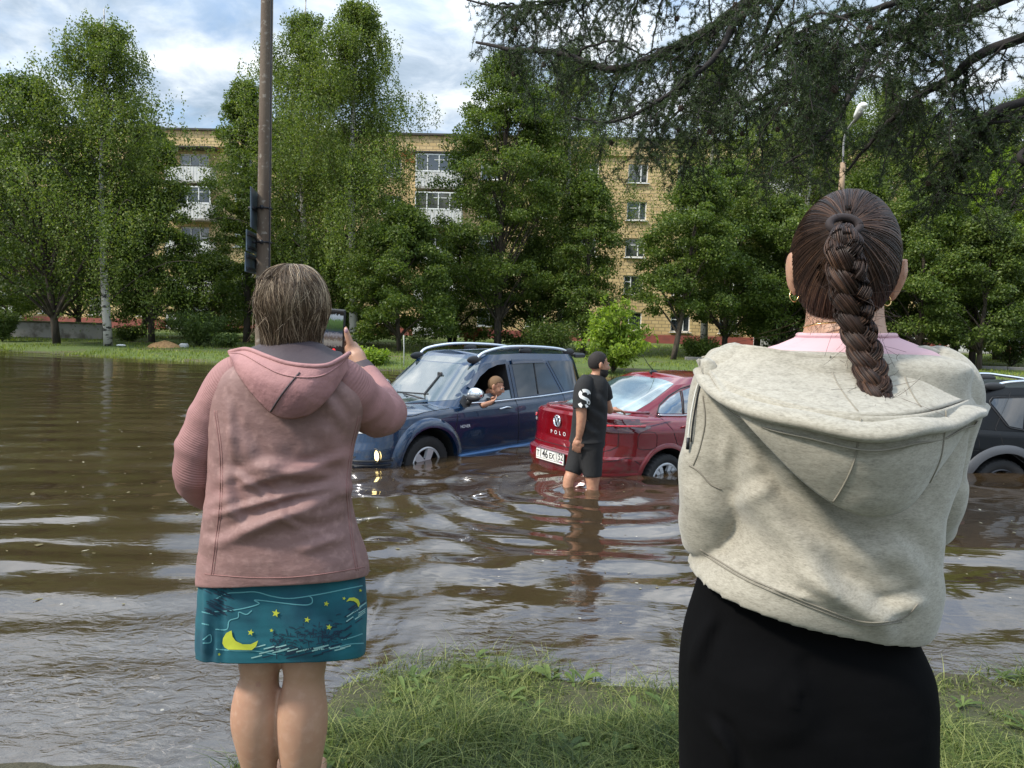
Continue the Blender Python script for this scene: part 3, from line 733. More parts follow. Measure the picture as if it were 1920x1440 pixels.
tag(mesh_np('sand_pile', np.concatenate(V), [grid_faces(9, n_, True), np.arange(8 * n_, 9 * n_)[None]], mat('dry_sand', (.42, .25, .11), .95, var=(9, (.26, .15, .07), .45, .6), bump=(20, .8, .03))), 'small heap of orange sand on the lawn beside the spiky bush', 'sand heap')
b = spot(345, 31.5); f = MB().box(b + np.array([0, 0, .09]), (.34, .3, .22), bev=.06)
tag(f.build('stone_block', mat('pale_stone', (.45, .45, .44), .9), sharp=40), 'pale stone block lying at the foot of the sand heap', 'stone')
b = spot(214, 31.2); f = MB().ball(b + np.array([.3, 0, .05]), (.22, .1, .05))
tag(f.build('litter_bag', mat('white_plastic', (.7, .7, .7), .6)), 'scrap of white litter on the lawn right of the birch foot', 'litter')
b = P(757, 690, 25.2); f = MB().tube([b + np.array([0, 0, -.3]), b + np.array([0.0, 0, .55]), P(757, 628, 25.2)], .018, 6)
tag(f.build('thin_stake', mat('grey_stake', (.35, .36, .34), .7)), 'thin grey stake standing in the lawn edge left of the blue car', 'stake')
f = MB()
for x in np.arange(8.0, 40, 3.0): f.box((x + 1.49, 33.0, float(ground_z(x + 1.5, 33)) + .05), (2.97, .14, .2), bev=.02)
tag(f.build('kerb', mat('kerb_concrete', (.2, .19, .175), .9, bump=(10, .5, .01)), sharp=30), kind='structure')

# ---- concrete pole with the backs of three signs
pl = P(492, 640, 9.5); top = P(503, -160, 9.5); zb = -.35
dirv = (top - pl) / (top[2] - pl[2]); foot = pl + dirv * (zb - pl[2])
pole = thing('concrete_pole', 'tall rust-stained concrete utility pole behind the pink jacket', 'pole', tuple(foot))
RUSTC = mat('rust_stained_concrete', (.125, .094, .066), .85, var=[(1.6, (.075, .048, .032), .46, .66, (2.5, 2.5, .5)), (16, (.22, .19, .155), .58, .66)], bump=(26, .35, .01))
DARKM = mat('dark_steel', (.025, .026, .03), .5, metal=.6)
k = np.linspace(0, 1, 24); pts = foot + np.outer(k, top + dirv * 2 - foot)
MB().tube(pts, .100 - .036 * k, 24).build('shaft', RUSTC, pole)
cq = [P(513 - (y - 380) * .008 - 6, y, 9.5) + np.array([.02, -.085, 0]) for y in np.linspace(-150, 640, 24)]
MB().tube(cq, .009, 6).build('cable', DARKM, pole)
for y in (391, 455):
    c = P(496.5 - (y - 380) * .012, y, 9.5); A = np.linspace(0, 2 * math.pi, 25)
    f = MB().tube(np.stack([c[0] + .092 * np.cos(A), c[1] + .092 * np.sin(A), np.full(25, c[2])], -1), .011, 6)
    f.box(c + np.array([-.15, -.02, 0]), (.12, .02, .03)); f.box(c + np.array([.0, -.115, 0]), (.04, .025, .05)); f.build('band_clamp', DARKM, pole)
SIGNB = mat('painted_sign_back', (.10, .135, .17), .42, metal=.5, var=(6, (.07, .09, .11), .4, .6))
def sign_back(y0, y1, px, lab, w_, tilt, rib):
    c = P(px, (y0 + y1) / 2, 9.5); H = (y1 - y0) / FOC * 9.5
    s = thing('road_sign', lab, 'road sign', tuple(c), 0, 'signs strapped to the pole')
    a = R(tilt); rot = np.array([[math.cos(a), -math.sin(a), 0], [math.sin(a), math.cos(a), 0], [0, 0, 1]])
    MB().box(c, (w_, .016, H), rot, bev=.004).build('sign_plate', SIGNB, s, sharp=30)
    f = MB()
    for z in ((-.5, .5) if rib else (0,)):
        f.box(c + rot @ np.array([0, -.02, z * H * .6]), (w_ * .96, .025, .03), rot)
    f.box(c + rot @ np.array([w_ * .2, -.03, 0]), (.03, .03, H * .8), rot); f.build('bracket', DARKM, s, False)
sign_back(358, 430, 477.5, 'upper dark sign seen nearly edge-on, strapped to the left of the pole', .55, 100, False)
sign_back(436, 474, 473.5, 'middle narrow sign plate between the two others on the pole', .60, 96, True)
sign_back(477, 512, 472, 'lowest blue-grey sign plate on the pole, above the short-haired head', .60, 95, True)

# ---- street lamp far right
b = spot(1556, 33); lp = thing('street_lamp', 'tall street lamp with a white cobra head showing above the ponytailed head', 'street lamp', tuple(b))
t1 = P(1581, 305, 33); s = np.linspace(0, 1, 10); POLEM = mat('lamp_concrete', (.34, .24, .15), .8, var=(2, (.22, .15, .1), .4, .7))
MB().tube(b + np.outer(s, t1 - b) , .17 - .05 * s, 12).build('pole', POLEM, lp)
t2, t3 = P(1584, 255, 33), P(1604, 222, 32.4)
MB().tube(crom([t1 - (t1 - b) * .03, t2, t3], 14), .045, 8).build('arm', mat('grey_arm', (.2, .2, .2), .6), lp)
hp = [P(1602, 221, 32.4), P(1612, 205, 32.2), P(1617, 198, 32.1), P(1626, 197, 31.9)]
f = MB().tube(crom(hp, 10), np.stack([np.array([.05, .09, .12, .14, .15, .15, .14, .13, .10, .04]), np.array([.08, .12, .15, .17, .18, .18, .17, .15, .12, .05])], -1), 14)
f.build('lamp_head', mat('white_enamel', (.75, .75, .72), .4), lp)
hp2 = [p + np.array([0, 0, -.22]) for p in hp[:-1]]
MB().tube(crom(hp2, 6), [.04, .09, .12, .13, .11, .05], 12).build('lamp_glass', mat('grey_diffuser', (.10, .10, .085), .35), lp)
# ================================================================== CARS
TYRE = mat('tyre_rubber', (.018, .018, .019), .8, bump=(60, .3, .004))
ALLOY = mat('silver_alloy', (.55, .56, .58), .3, metal=.35)
DARKALLOY = mat('dark_alloy', (.05, .05, .055), .35, metal=.8)
CHROME = mat('chrome', (.82, .83, .85), .10, metal=1.0)
BADGE = mat('bright_badge', (.75, .76, .78), .3)
BLACKP = mat('black_plastic', (.020, .020, .022), .5)
SEAM = mat('panel_gap', (.004, .004, .005), .8)
CAVE = mat('wheel_well', (.008, .008, .008), .9)
CABIN = mat('cabin_lining', (.025, .024, .024), .9)
TINT = mat('tinted_car_glass', (.008, .011, .016), .015, spec=.9, ior=1.75)
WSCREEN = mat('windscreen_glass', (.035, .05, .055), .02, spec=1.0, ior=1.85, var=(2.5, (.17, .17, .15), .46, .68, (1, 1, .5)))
CLEARL = mat('lamp_lens', (.55, .56, .56), .08, coat=1)
REDL = mat('red_tail_lens', (.040, .0015, .003), .08, coat=1.0)
LITL = mat('lit_fog_lamp', (.9, .8, .5), .3, emit=((1.0, .74, .26), 2.6))
PLATEW = mat('plate_white', (.72, .71, .66), .5)
INK = mat('plate_ink', (.012, .012, .014), .6)
def paint(name, col, metal=.25, drops=True):
    m = mat(name, col, .22, metal=metal, coat=1.0, coatr=.02, bump=[(70, .10, .002, 3)] if drops else None)
    t = m.node_tree; gg = G(t); p = t.nodes['Principled BSDF']; oc_ = gg.n('ShaderNodeTexCoord').outputs['Object']      # dried mud thrown up along the sills
    sp_ = gg.n('ShaderNodeSeparateXYZ', {0: oc_}); nz_ = gg.noise(gg.mapping(oc_, (1, 1, 2)), 7, 6, .68)
    lo_ = gg.n('ShaderNodeMapRange', {0: sp_.outputs[2], 1: .95, 2: .40, 3: .0, 4: .30})
    f_ = gg.ramp(gg.math('ADD', nz_.outputs['Fac'], lo_.outputs[0]), [(.72, (0, 0, 0)), (.92, (.55, .55, .55))])
    t.links.new(gg.mix(f_.outputs[0], (*col, 1), (.075, .055, .035, 1)), p.inputs['Base Color'])
    t.links.new(gg.math('ADD', gg.math('MULTIPLY', f_.outputs[0], .5), .02).outputs[0], p.inputs['Coat Roughness'])
    return m
def outline(xf, xr, W, nf, n):
    """plan outline of a car body: rounded rectangle, nose at +x"""
    u = np.linspace(0, 2 * math.pi, 1201)[:-1]; c, s = np.cos(u), np.sin(u); xm = (xf + xr) / 2
    x = xm + np.where(c > 0, xf - xm, xm - xr) * np.sign(c) * np.abs(c) ** (2 / nf); y = W * np.sign(s) * np.abs(s) ** (2 / (nf * .9))
    q = np.stack([x, y], -1); d = np.r_[0, np.cumsum(np.linalg.norm(np.roll(q, -1, 0) - q, axis=1))]
    t = np.linspace(0, d[-1], n + 1)[:-1]
    return np.stack([np.interp(t, d, np.r_[q[:, k], q[0, k]]) for k in (0, 1)], -1)
def shell(levels, zlow, ztop, crown, n=180, m=26):
    """closed solid from stacked outlines; levels rows: t, nose x, tail x, half width, squareness"""
    L = np.array(levels, float); ts = np.unique(np.r_[np.linspace(0, 1, m), L[:, 0]]); V = []
    for t in ts:
        p = [np.interp(t, L[:, 0], L[:, k]) for k in range(1, 5)]
        o = outline(*p, n); zl, zt = zlow(o[:, 0]), ztop(o[:, 0]); V.append(np.column_stack([o, zl + (zt - zl) * t]))
    o = V[-1]
    for q in (.97, .9, .78, .6, .4, .2, .04):
        V.append(np.column_stack([o[:, 0], o[:, 1] * q, o[:, 2] + crown(o[:, 0]) * (1 - q ** 2)]))
    a = len(V); V = np.concatenate(V)
    h = n // 2
    F4 = [tuple(f) for f in grid_faces(a, n, True)]
    b = MB(); top = (a - 1) * n
    caps = [tuple(range(n - 1, -1, -1)), tuple(top + i for i in range(n))]
    b.add(V, F4 + caps)
    return b
def bvh_of(mbs):
    V, F, n = [], [], 0
    for b in mbs:
        v, f = b.data(); V.append(v); F += [[i + n for i in q] for q in f]; n += len(v)
    V = np.concatenate(V)
    return BVHTree.FromPolygons([Vector(v) for v in V], F)
class Skin:
    """projects 2-D shapes on a car body: 'L' +y side, 'R' -y side, 'F' nose, 'B' tail, 'T' top"""
    DIR = {'L': (0, -1, 0), 'R': (0, 1, 0), 'F': (-1, 0, 0), 'B': (1, 0, 0), 'T': (0, 0, -1)}
    def __init__(s, mbs): s.b = bvh_of(mbs)
    def org(s, v, p):
        a, b = p
        return {'L': (a, 5, b), 'R': (a, -5, b), 'F': (6, a, b), 'B': (-6, a, b), 'T': (a, b, 5)}[v]
    def hit(s, v, p, off=0):
        o = Vector(s.org(v, p)); d = Vector(s.DIR[v]); loc, nr, _, _ = s.b.ray_cast(o, d)
        if loc is None:
            loc, nr, _, _ = s.b.find_nearest(o + d * 4.2)
        if nr.dot(d) > 0: nr = -nr
        return np.array(loc + nr * off), np.array(nr)
    def patch(s, mb, v, poly, off=.004, sp=.07, m=0, thick=.012):
        q = []
        for a, b in zip(poly, poly[1:] + poly[:1]):
            k = max(1, int(math.dist(a, b) / sp)); q += [(a[0] + (b[0] - a[0]) * i / k, a[1] + (b[1] - a[1]) * i / k) for i in range(k)]
        n = len(q); P2 = np.array(q); lo, hi = P2.min(0), P2.max(0); pts = list(map(Vector, q))
        for x in np.arange(lo[0] + sp / 2, hi[0], sp):
            for y in np.arange(lo[1] + sp / 2, hi[1], sp):
                c = False; j = n - 1
                for i in range(n):
                    if (q[i][1] > y) != (q[j][1] > y) and x < (q[j][0] - q[i][0]) * (y - q[i][1]) / (q[j][1] - q[i][1]) + q[i][0]: c = not c
                    j = i
                if c and np.min(np.hypot(P2[:, 0] - x, P2[:, 1] - y)) > sp * .4: pts.append(Vector((x, y)))
        vs, _, fs, *_ = delaunay_2d_cdt(pts, [(i, (i + 1) % n) for i in range(n)], [], 1, 1e-5)
        H = [s.hit(v, p, off) for p in vs]; V = np.array([h[0] for h in H]); N = np.array([h[1] for h in H])
        cnt = {}
        for f in fs:
            for a, b in zip(f, f[1:] + f[:1]): cnt[(a, b)] = 1
        ed = [(a, b) for a, b in cnt if (b, a) not in cnt]; nv = len(V)
        out = [tuple(f) for f in fs]
        c = np.cross(V[fs[0][1]] - V[fs[0][0]], V[fs[0][2]] - V[fs[0][0]])
        flip = c @ N[fs[0][0]] < 0
        if flip: out = [f[::-1] for f in out]
        out += [(b, a, a + nv, b + nv) for a, b in ed] if not flip else [(a, b, b + nv, a + nv) for a, b in ed]
        mb.add(np.concatenate([V, V - N * thick]), out, m)
        return mb
    def line(s, mb, v, pts, rad=.004, off=0.0, m=0, sp=.06, n=5, smooth=False):
        p = np.array(pts, float)
        if smooth: p = crom(p, max(8, len(p) * 6))
        d = np.r_[0, np.cumsum(np.linalg.norm(np.diff(p, axis=0), axis=1))]; k = max(3, int(d[-1] / sp) + 1); t = np.linspace(0, d[-1], k)
        q = [s.hit(v, (np.interp(a, d, p[:, 0]), np.interp(a, d, p[:, 1])), off)[0] for a in t]
        mb.tube(q, rad, n, m)
        return mb
def cut(mb, cutters, mats, tmpname='tmp_cut'):
    """boolean-cut a closed solid, returns V, faces, material indices"""
    o = mb.build(tmpname, mats, None, True)
    cs = []
    for c in cutters:
        co = c.build(tmpname, mats, None, True); cs.append(co)
        md = o.modifiers.new('b', 'BOOLEAN'); md.operation = 'DIFFERENCE'; md.object = co; md.solver = 'EXACT'
    me = evaluated(o)
    V = np.array([v.co[:] for v in me.vertices]); F = [tuple(p.vertices) for p in me.polygons]; M_ = [p.material_index for p in me.polygons]
    for q in cs + [o]: bpy.data.objects.remove(q)
    bpy.data.meshes.remove(me)
    return V, F, M_
def disc_cutter(x, z, r, y0, y1, m, n=48):
    A = np.linspace(0, 2 * math.pi, n, endpoint=False)
    b = MB(); V = np.concatenate([np.column_stack([x + r * np.cos(A), np.full(n, y), z + r * np.sin(A)]) for y in (y0, y1)])
    b.add(V, [tuple(range(n)), tuple(range(2 * n - 1, n - 1, -1))] + [(i, n + i, n + (i + 1) % n, (i + 1) % n) for i in range(n)], m)
    return b
def prism_cutter(poly, y0, y1, m):
    n = len(poly); V = [(x, y0, z) for x, z in poly] + [(x, y1, z) for x, z in poly]
    a = sum(p[0] * q[1] - q[0] * p[1] for p, q in zip(poly, poly[1:] + poly[:1]))
    F = [tuple(range(n)), tuple(range(2 * n - 1, n - 1, -1))] + [(i, n + i, n + (i + 1) % n, (i + 1) % n) for i in range(n)]
    if a < 0: F = [f[::-1] for f in F]
    return MB().add(V, F, m)
def wheel(parent, x, y, z, Rt, w, rr, spokes, rimm, spin=0.0, style='five'):
    s = 1 if y > 0 else -1
    wo = bpy.data.objects.new('wheel', None); wo.location = (x, y, z); wo.rotation_euler = (0, 0, 0 if s > 0 else math.pi); link(wo, parent); wo.empty_display_size = .1
    A = np.linspace(0, 2 * math.pi, 72, endpoint=False)
    prof = [(rr, -w * .42), (rr + .03, -w * .5), (Rt - .05, -w * .52), (Rt - .012, -w * .46), (Rt, -w * .36), (Rt, 0), (Rt, w * .36), (Rt - .012, w * .46), (Rt - .05, w * .52), (rr + .03, w * .5), (rr, w * .42)]
    V = []
    for r, q in prof:
        k = r - (.010 * (np.arange(72) % 2) if r > Rt - .02 else 0)
        V.append(np.column_stack([k * np.cos(A), np.full(72, q), k * np.sin(A)]))
    mesh_np('tyre', np.concatenate(V), grid_faces(len(prof), 72, True), TYRE, wo, True, local=True).data.set_sharp_from_angle(angle=R(35))
    b = MB()
    for r0, q0, r1, q1, m in ((rr + .004, w * .40, rr - .015, w * .44, 0), (rr - .015, w * .44, rr - .03, w * .40, 0), (rr - .03, w * .40, rr - .045, -.02, 1), (rr - .045, -.02, .05, -.01, 1), (rr + .004, w * .40, rr + .004, -w * .4, 1)):
        V = np.concatenate([np.column_stack([r * np.cos(A), np.full(72, q), r * np.sin(A)]) for r, q in ((r0, q0), (r1, q1))])
        b.add(V, [tuple(f[::-1]) for f in grid_faces(2, 72, True)], m)
    for k in range(spokes):
        a = spin + 2 * math.pi * k / spokes; c_, s_ = math.cos(a), math.sin(a)
        for dv in ((-.55, .55) if style == 'split' else (0,)):
            wa, wb = (.020, .026) if style == 'split' else (.045, .052)
            r0, r1 = .035, rr - .018
            V = []
            for r_, ww, yy in ((r0, wa * .9, w * .36), (r1 * .55, wa, w * .40), (r1, wb, w * .41)):
                sh = dv * .07 * (r_ / r1)
                for side, dy in ((-1, 0), (1, 0), (1, -.035), (-1, -.035)):
                    tx = side * ww * (1 if dy == 0 else 1.15) + sh; V.append((r_ * c_ - tx * s_, yy + dy, r_ * s_ + tx * c_))
            F = [(0, 1, 2, 3)] + [(4 * j + i, 4 * j + 4 + i, 4 * j + 4 + (i + 1) % 4, 4 * j + (i + 1) % 4) for j in range(2) for i in range(4)] + [(11, 10, 9, 8)]
            b.add(V, F, 0)
    b.ball((0, w * .33, 0), (.062, .022, .062), 0, 20, 8)
    for k in range(5):
        a = spin + math.pi / 5 + 2 * math.pi * k / 5; b.ball((.085 * math.cos(a), w * .30, .085 * math.sin(a)), (.012, .02, .012), 1, 8, 6)
    b.build('rim', [rimm, DARKM], wo, True, 40, local=True)
    return wo
def car_shell(t, paintm, lower, house, wheels, win_cut=None, Ra=.44):
    """body part of a car: lower shell with wheel wells cut out, cabin shell on top"""
    cut_l = [disc_cutter(x, z, Ra, y0, y1, 1) for x, z in wheels for y0, y1 in ((.52, 1.3), (-1.3, -.52))]
    V1, F1, M1 = cut(lower, cut_l, [paintm, CAVE, CABIN])
    b = MB(); b.v.append(V1); b.n = len(V1); b.f += [list(f) for f in F1]; b.m += M1
    if win_cut:
        V2, F2, M2 = cut(house, win_cut, [paintm, CAVE, CABIN])
        n0 = b.n; b.v.append(V2); b.f += [[i + n0 for i in f] for f in F2]; b.m += M2; b.n += len(V2)
    else:
        v, f = house.data(); b.add(v, f)
    return b.build('body', [paintm, CAVE, CABIN], t, True, 32, local=True)
lin = lambda xs_, ys_: (lambda x: np.interp(x, xs_, ys_))
def arch(skin, mb, v, x, z, r, w, off, m=0, a0=-.35, a1=math.pi + .35, k=44):
    """moulding that follows a wheel opening, standing proud of the side"""
    A = np.linspace(a0, a1, k); rows = []
    for rad, o in ((r - .006, -.02), (r - .004, off), (r + w * .6, off * 1.05), (r + w, .001)):
        rows.append([skin.hit(v, (x + rad * math.cos(a), z + rad * math.sin(a)), o)[0] for a in A])
    V = np.array(rows)
    F = grid_faces(4, k); F = F[:, ::-1] if v == 'R' else F
    return mb.add(V.reshape(-1, 3), [tuple(f) for f in F], m)
def place_word(skin, mb, v, c, word, size, off, m, slant=0.0, flipx=1):
    V, F = text_geo(word, size); loc, nr = skin.hit(v, c, off)
    ux = {'L': np.array([-1., 0, 0]), 'R': np.array([1., 0, 0]), 'B': np.array([0, -1., 0]), 'F': np.array([0, 1., 0])}[v]
    ux = ux - nr * (ux @ nr); ux /= np.linalg.norm(ux); uz = np.cross(nr, ux)
    W = loc + np.outer(V[:, 0] + slant * V[:, 1], ux) + np.outer(V[:, 1], uz)
    n = len(W); mb.add(np.concatenate([W]), F, m)
    return mb

# ---------------------------------------------------------------- blue off-roader
def suv(name, label, pose, paintm, kind):
    X, Y, yaw, z0 = pose
    t = thing(name, label, 'car', (X, Y, z0), R(yaw), 'cars standing in the flood')
    blue = kind == 'blue'
    if blue:
        zt = lin([-2.3, -1.2, .6, 1.2, 1.7, 2.15, 2.35], [1.09, 1.06, 1.035, 1.025, 1.005, .975, .94]); xw = (1.40, -1.30); wz = .365; Rt = .368
        lower = shell([(0, 2.20, -2.20, .82, 6), (.10, 2.30, -2.28, .87, 6), (.32, 2.34, -2.33, .895, 6), (.5, 2.31, -2.33, .90, 6), (.62, 2.27, -2.28, .90, 6), (.8, 2.24, -2.25, .885, 6), (.93, 2.20, -2.22, .865, 6), (1, 2.12, -2.2, .835, 6)], lin([-2.4, 2.4], [.27, .27]), zt, lin([-2.4, 1.0, 1.6, 2.0, 2.4], [.03, .05, .085, .06, .02]))
        house = shell([(0, 1.14, -2.20, .835, 7), (.12, 1.02, -2.19, .82, 7), (.85, .42, -2.06, .665, 7), (1, .24, -2.0, .61, 7)], lin([-3, 3], [.98, .98]), lin([-2.2, -1.9, -.6, .2, .5], [1.645, 1.675, 1.70, 1.685, 1.66]), lin([-2.2, .5], [.045, .045]))
    else:
        zt = lin([-2.2, -1.4, .6, 1.0, 1.7, 2.2], [1.10, 1.06, 1.0, .98, .92, .80]); xw = (1.36, -1.29); wz = .345; Rt = .345
        lower = shell([(0, 2.08, -2.02, .82, 6), (.12, 2.16, -2.12, .87, 6), (.4, 2.17, -2.16, .90, 6), (.7, 2.12, -2.12, .90, 6), (.92, 2.05, -2.08, .875, 6), (1, 1.95, -2.04, .84, 6)], lin([-2.4, 2.4], [.26, .26]), zt, lin([-2.4, 1.0, 1.6, 2.4], [.03, .05, .07, .02]))
        house = shell([(0, 1.30, -1.98, .81, 6), (.12, 1.16, -1.94, .80, 6), (.85, .52, -1.58, .67, 6), (1, .34, -1.45, .62, 6)], lin([-3, 3], [.96, .96]), lin([-2.1, -1.7, -.6, .4], [1.56, 1.60, 1.63, 1.58]), lin([-2.2, .5], [.045, .045]))
    sk = Skin([lower, house]); 
    zc = [(x, wz + (.03 if blue else .02)) for x in xw]
    fwin = [(.68, 1.10), (.54, 1.25), (.38, 1.40), (.20, 1.515), (.02, 1.57), (-.20, 1.585), (-.20, 1.09)]
    win_cut = [prism_cutter([(x, z) for x, z in fwin], .16, 1.3, 2)] if blue else None
    car_shell(t, paintm, lower, house, zc, win_cut, Ra=Rt + .075)
    for x in xw:
        for y in (.74, -.74): wheel(t, x, y, wz, Rt, .235, .232 if blue else .215, 5, ALLOY if blue else DARKALLOY, math.pi / 2 + .35 if blue else .9)
    gl = {}
    if blue:
        rw = [(-.33, 1.10), (-.33, 1.585), (-1.06, 1.58), (-1.30, 1.13)]; qw = [(-1.42, 1.14), (-1.17, 1.585), (-1.80, 1.565), (-1.93, 1.40), (-2.03, 1.17)]
        sides = {'rear_side_window': rw, 'quarter_window': qw}
    else:
        sides = {'front_side_window': [(.75, 1.06), (.30, 1.46), (.02, 1.49), (-.02, 1.06)], 'rear_side_window': [(-.12, 1.06), (-.12, 1.495), (-.86, 1.49), (-.98, 1.08)], 'quarter_window': [(-1.04, 1.09), (-.95, 1.49), (-1.34, 1.465), (-1.38, 1.41), (-1.20, 1.12)]}
    for nm, poly in sides.items():
        for v in 'LR': sk.patch(MB(), v, poly, .004).build(nm, TINT, t, True, 40, local=True)
    if blue:
        sk.patch(MB(), 'R', fwin, .004).build('front_side_window', TINT, t, True, 40, local=True)
        sk.patch(MB(), 'L', [(.66, 1.10), (.60, 1.165), (-.20, 1.21), (-.20, 1.09)], -.012).build('lowered_side_window', mat('clear_car_glass', (.10, .16, .20), .02, spec=1, ior=1.9), t, True, 40, local=True)
    zr, zs = (1.60, 1.135) if blue else (1.52, 1.12)
    ws = [(-.60, zr + .005), (-.3, zr + .035), (0, zr + .04), (.3, zr + .035), (.60, zr + .005), (.775, zs), (.4, zs - .055), (0, zs - .065), (-.4, zs - .055), (-.775, zs)]
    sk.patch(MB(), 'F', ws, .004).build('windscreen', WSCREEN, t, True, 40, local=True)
    sk.patch(MB(), 'B', [(-.56, zr), (.56, zr), (.66, 1.19), (-.66, 1.19)], .004).build('rear_window', TINT, t, True, 40, local=True)
    # seams
    f = MB()
    for v in 'LR':
        s2 = 1.06 if blue else 1.0
        sk.line(f, v, [(-.26, .40), (-.26, 1.55)], .005); sk.line(f, v, [(.93, .45), (.98, .75), (.90, 1.0)], .005)
        sk.line(f, v, [(-.85, .45), (-1.02, .62), (-1.33, .85), (-1.38, 1.08), (-1.12, 1.56)], .005)
        sk.line(f, v, [(.93, .40), (-.85, .40)], .005)
        sk.line(f, v, [(-1.62, .80), (-1.62, .97), (-1.84, .97), (-1.84, .80), (-1.62, .80)], .004)
    sk.line(f, 'T', [(1.0, .80), (1.6, .82), (2.12, .72)], .005); sk.line(f, 'T', [(1.0, -.80), (1.6, -.82), (2.12, -.72)], .005)
    f.build('panel_gaps', SEAM, t, local=True)
    f = MB()
    for v in 'LR':
        if blue: sk.line(f, v, [(.66, 1.075), (.2, 1.072), (-.8, 1.085), (-1.3, 1.10), (-2.06, 1.135)], .012, .004)
        else: sk.line(f, v, [(.75, 1.045), (-.98, 1.062), (-1.22, 1.10), (-1.41, 1.41), (-1.35, 1.485), (-.1, 1.51), (.28, 1.475)], .008, .003)
    f.build('window_trim', CHROME if blue else BLACKP, t, local=True)
    for v, s in (('L', 1), ('R', -1)):
        for x in ((.02, -1.08) if blue else (.02, -.95)):
            z = .975 if blue else .93
            a = [sk.hit(v, (x + d, z + (.012 if abs(d) < .08 else 0)), o)[0] for d, o in ((.105, .0), (.085, .035), (0, .045), (-.085, .035), (-.105, .0))]
            MB().tube(crom(a, 12), np.column_stack([np.full(12, .012), np.full(12, .020)]), 8).build('door_handle', CHROME, t, local=True)
        for x, z in zc:
            f = MB(); arch(sk, f, v, x, z, Rt + .075, .115 if blue else .10, .045 if blue else .03)
            f.build('wheel_arch', paintm if blue else mat('grey_arch_plastic', (.055, .058, .065), .45), t, True, 50, local=True)
        # mirror
        mc, _ = sk.hit(v, (.62 if blue else .72, 1.12), .17)
        f = MB().ball(mc + np.array([.02, 0, .015]), (.075, .125, .085), 0, 18, 12).ball(mc + np.array([.055, 0, -.03]), (.06, .118, .05), 1, 16, 10)
        f.tube([sk.hit(v, (.66, 1.06), -.02)[0], mc + np.array([.02, -s * .06, -.05])], .035, 8, 1)
        mo = f.build('mirror', [CHROME if blue else paintm, BLACKP], t, True, local=True)
        MB().ball(mc + np.array([-.048, 0, .012]), (.012, .10, .066), 0, 14, 8).build('mirror_glass', TINT, mo, True, local=True)
        f = MB(); sk.patch(f, v, [(.76, 1.02), (.48, 1.075), (.68, 1.18), (.77, 1.10)], .006); f.build('mirror_base', BLACKP, t, True, 40, local=True)
    # roof rails
    for s in (-1, 1):
        x0, x1 = (.32, -1.85) if blue else (.25, -1.32)
        yy = .555 if blue else .58
        q = [(x0, -.0), (x0 - .18, .055), (x0 - .6, .088), ((x0 + x1) / 2, .095), (x1 + .5, .085), (x1 + .15, .055), (x1, 0)]
        pts = [sk.hit('T', (x, s * yy), h)[0] for x, h in q]
        ro = MB().tube(crom(pts, 30), .021, 8).build('roof_rail', CHROME, t, local=True)
        for x in (x0 - .02, (x0 + x1) / 2, x1 + .02):
            p = sk.hit('T', (x, s * yy), .03)[0]; MB().ball(p, (.15, .032, .055), 0, 14, 8).build('rail_foot', BLACKP, ro, local=True)
    # spoiler
    xr = -2.02 if blue else -1.46; zz = 1.665 if blue else 1.585
    f = MB(); f.box((xr - .10, 0, zz), (.26, 1.16, .045), bev=.015)
    for s in (-1, 1): f.box((xr - .08, s * .585, zz - .02), (.28, .04, .06), bev=.012)
    f.build('roof_spoiler', BLACKP if blue else paintm, t, True, 35, local=True)
    # nose
    f = MB(); sk.patch(f, 'F', [(-.40, .74), (.40, .74), (.46, .92), (-.46, .92)], .006); go = f.build('grille', BLACKP, t, True, 40, local=True)
    f = MB()
    for z in (.78, .83, .88): sk.line(f, 'F', [(-.42, z), (.42, z)], .010, .012)
    f.build('grille_bar', CHROME, go, local=True)
    f = MB(); sk.patch(f, 'F', [(-.55, .36), (.55, .36), (.60, .55), (-.60, .55)], .005); go = f.build('lower_grille', BLACKP, t, True, 40, local=True)
    f = MB()
    for z in (.40, .45, .50): sk.line(f, 'F', [(-.85, z), (.85, z)], .011, .012)
    f.build('grille_slat', BLACKP, go, local=True)
    for s in (-1, 1):
        f = MB(); sk.patch(f, 'F', [(s * .50, .80), (s * .80, .82), (s * .81, .93), (s * .52, .93)], .008)
        sk.patch(f, 'L' if s > 0 else 'R', [(2.15, .82), (1.95, .86), (1.93, .93), (2.12, .93)], .008)
        f.build('headlight', CLEARL, t, True, 40, local=True)
        c, nr = sk.hit('F', (s * .77, .56), -.01)
        f = MB().ball(c, (.03, .072, .072), 0, 20, 12)
        fo = f.build('fog_lamp', LITL if blue else CLEARL, t, local=True)
        A = np.linspace(0, 2 * math.pi, 25); MB().tube(np.column_stack([np.full(25, c[0] + .02), c[1] + .08 * np.cos(A), c[2] + .08 * np.sin(A)]), .012, 6).build('lamp_bezel', BLACKP, fo, local=True)
        f = MB(); sk.patch(f, 'B', [(s * .68, .80), (s * .83, .80), (s * .80, 1.0), (s * .70, 1.0)], .006); f.build('tail_light', REDL, t, True, 40, local=True)
    # sill step
    for s in (-1, 1):
        f = MB().box((0, s * .915, .425), (1.9, .13, .075), bev=.02)
        f.build('side_step', mat('step_blue', (.04, .11, .24), .35, metal=.3) if blue else BLACKP, t, True, 40, local=True)
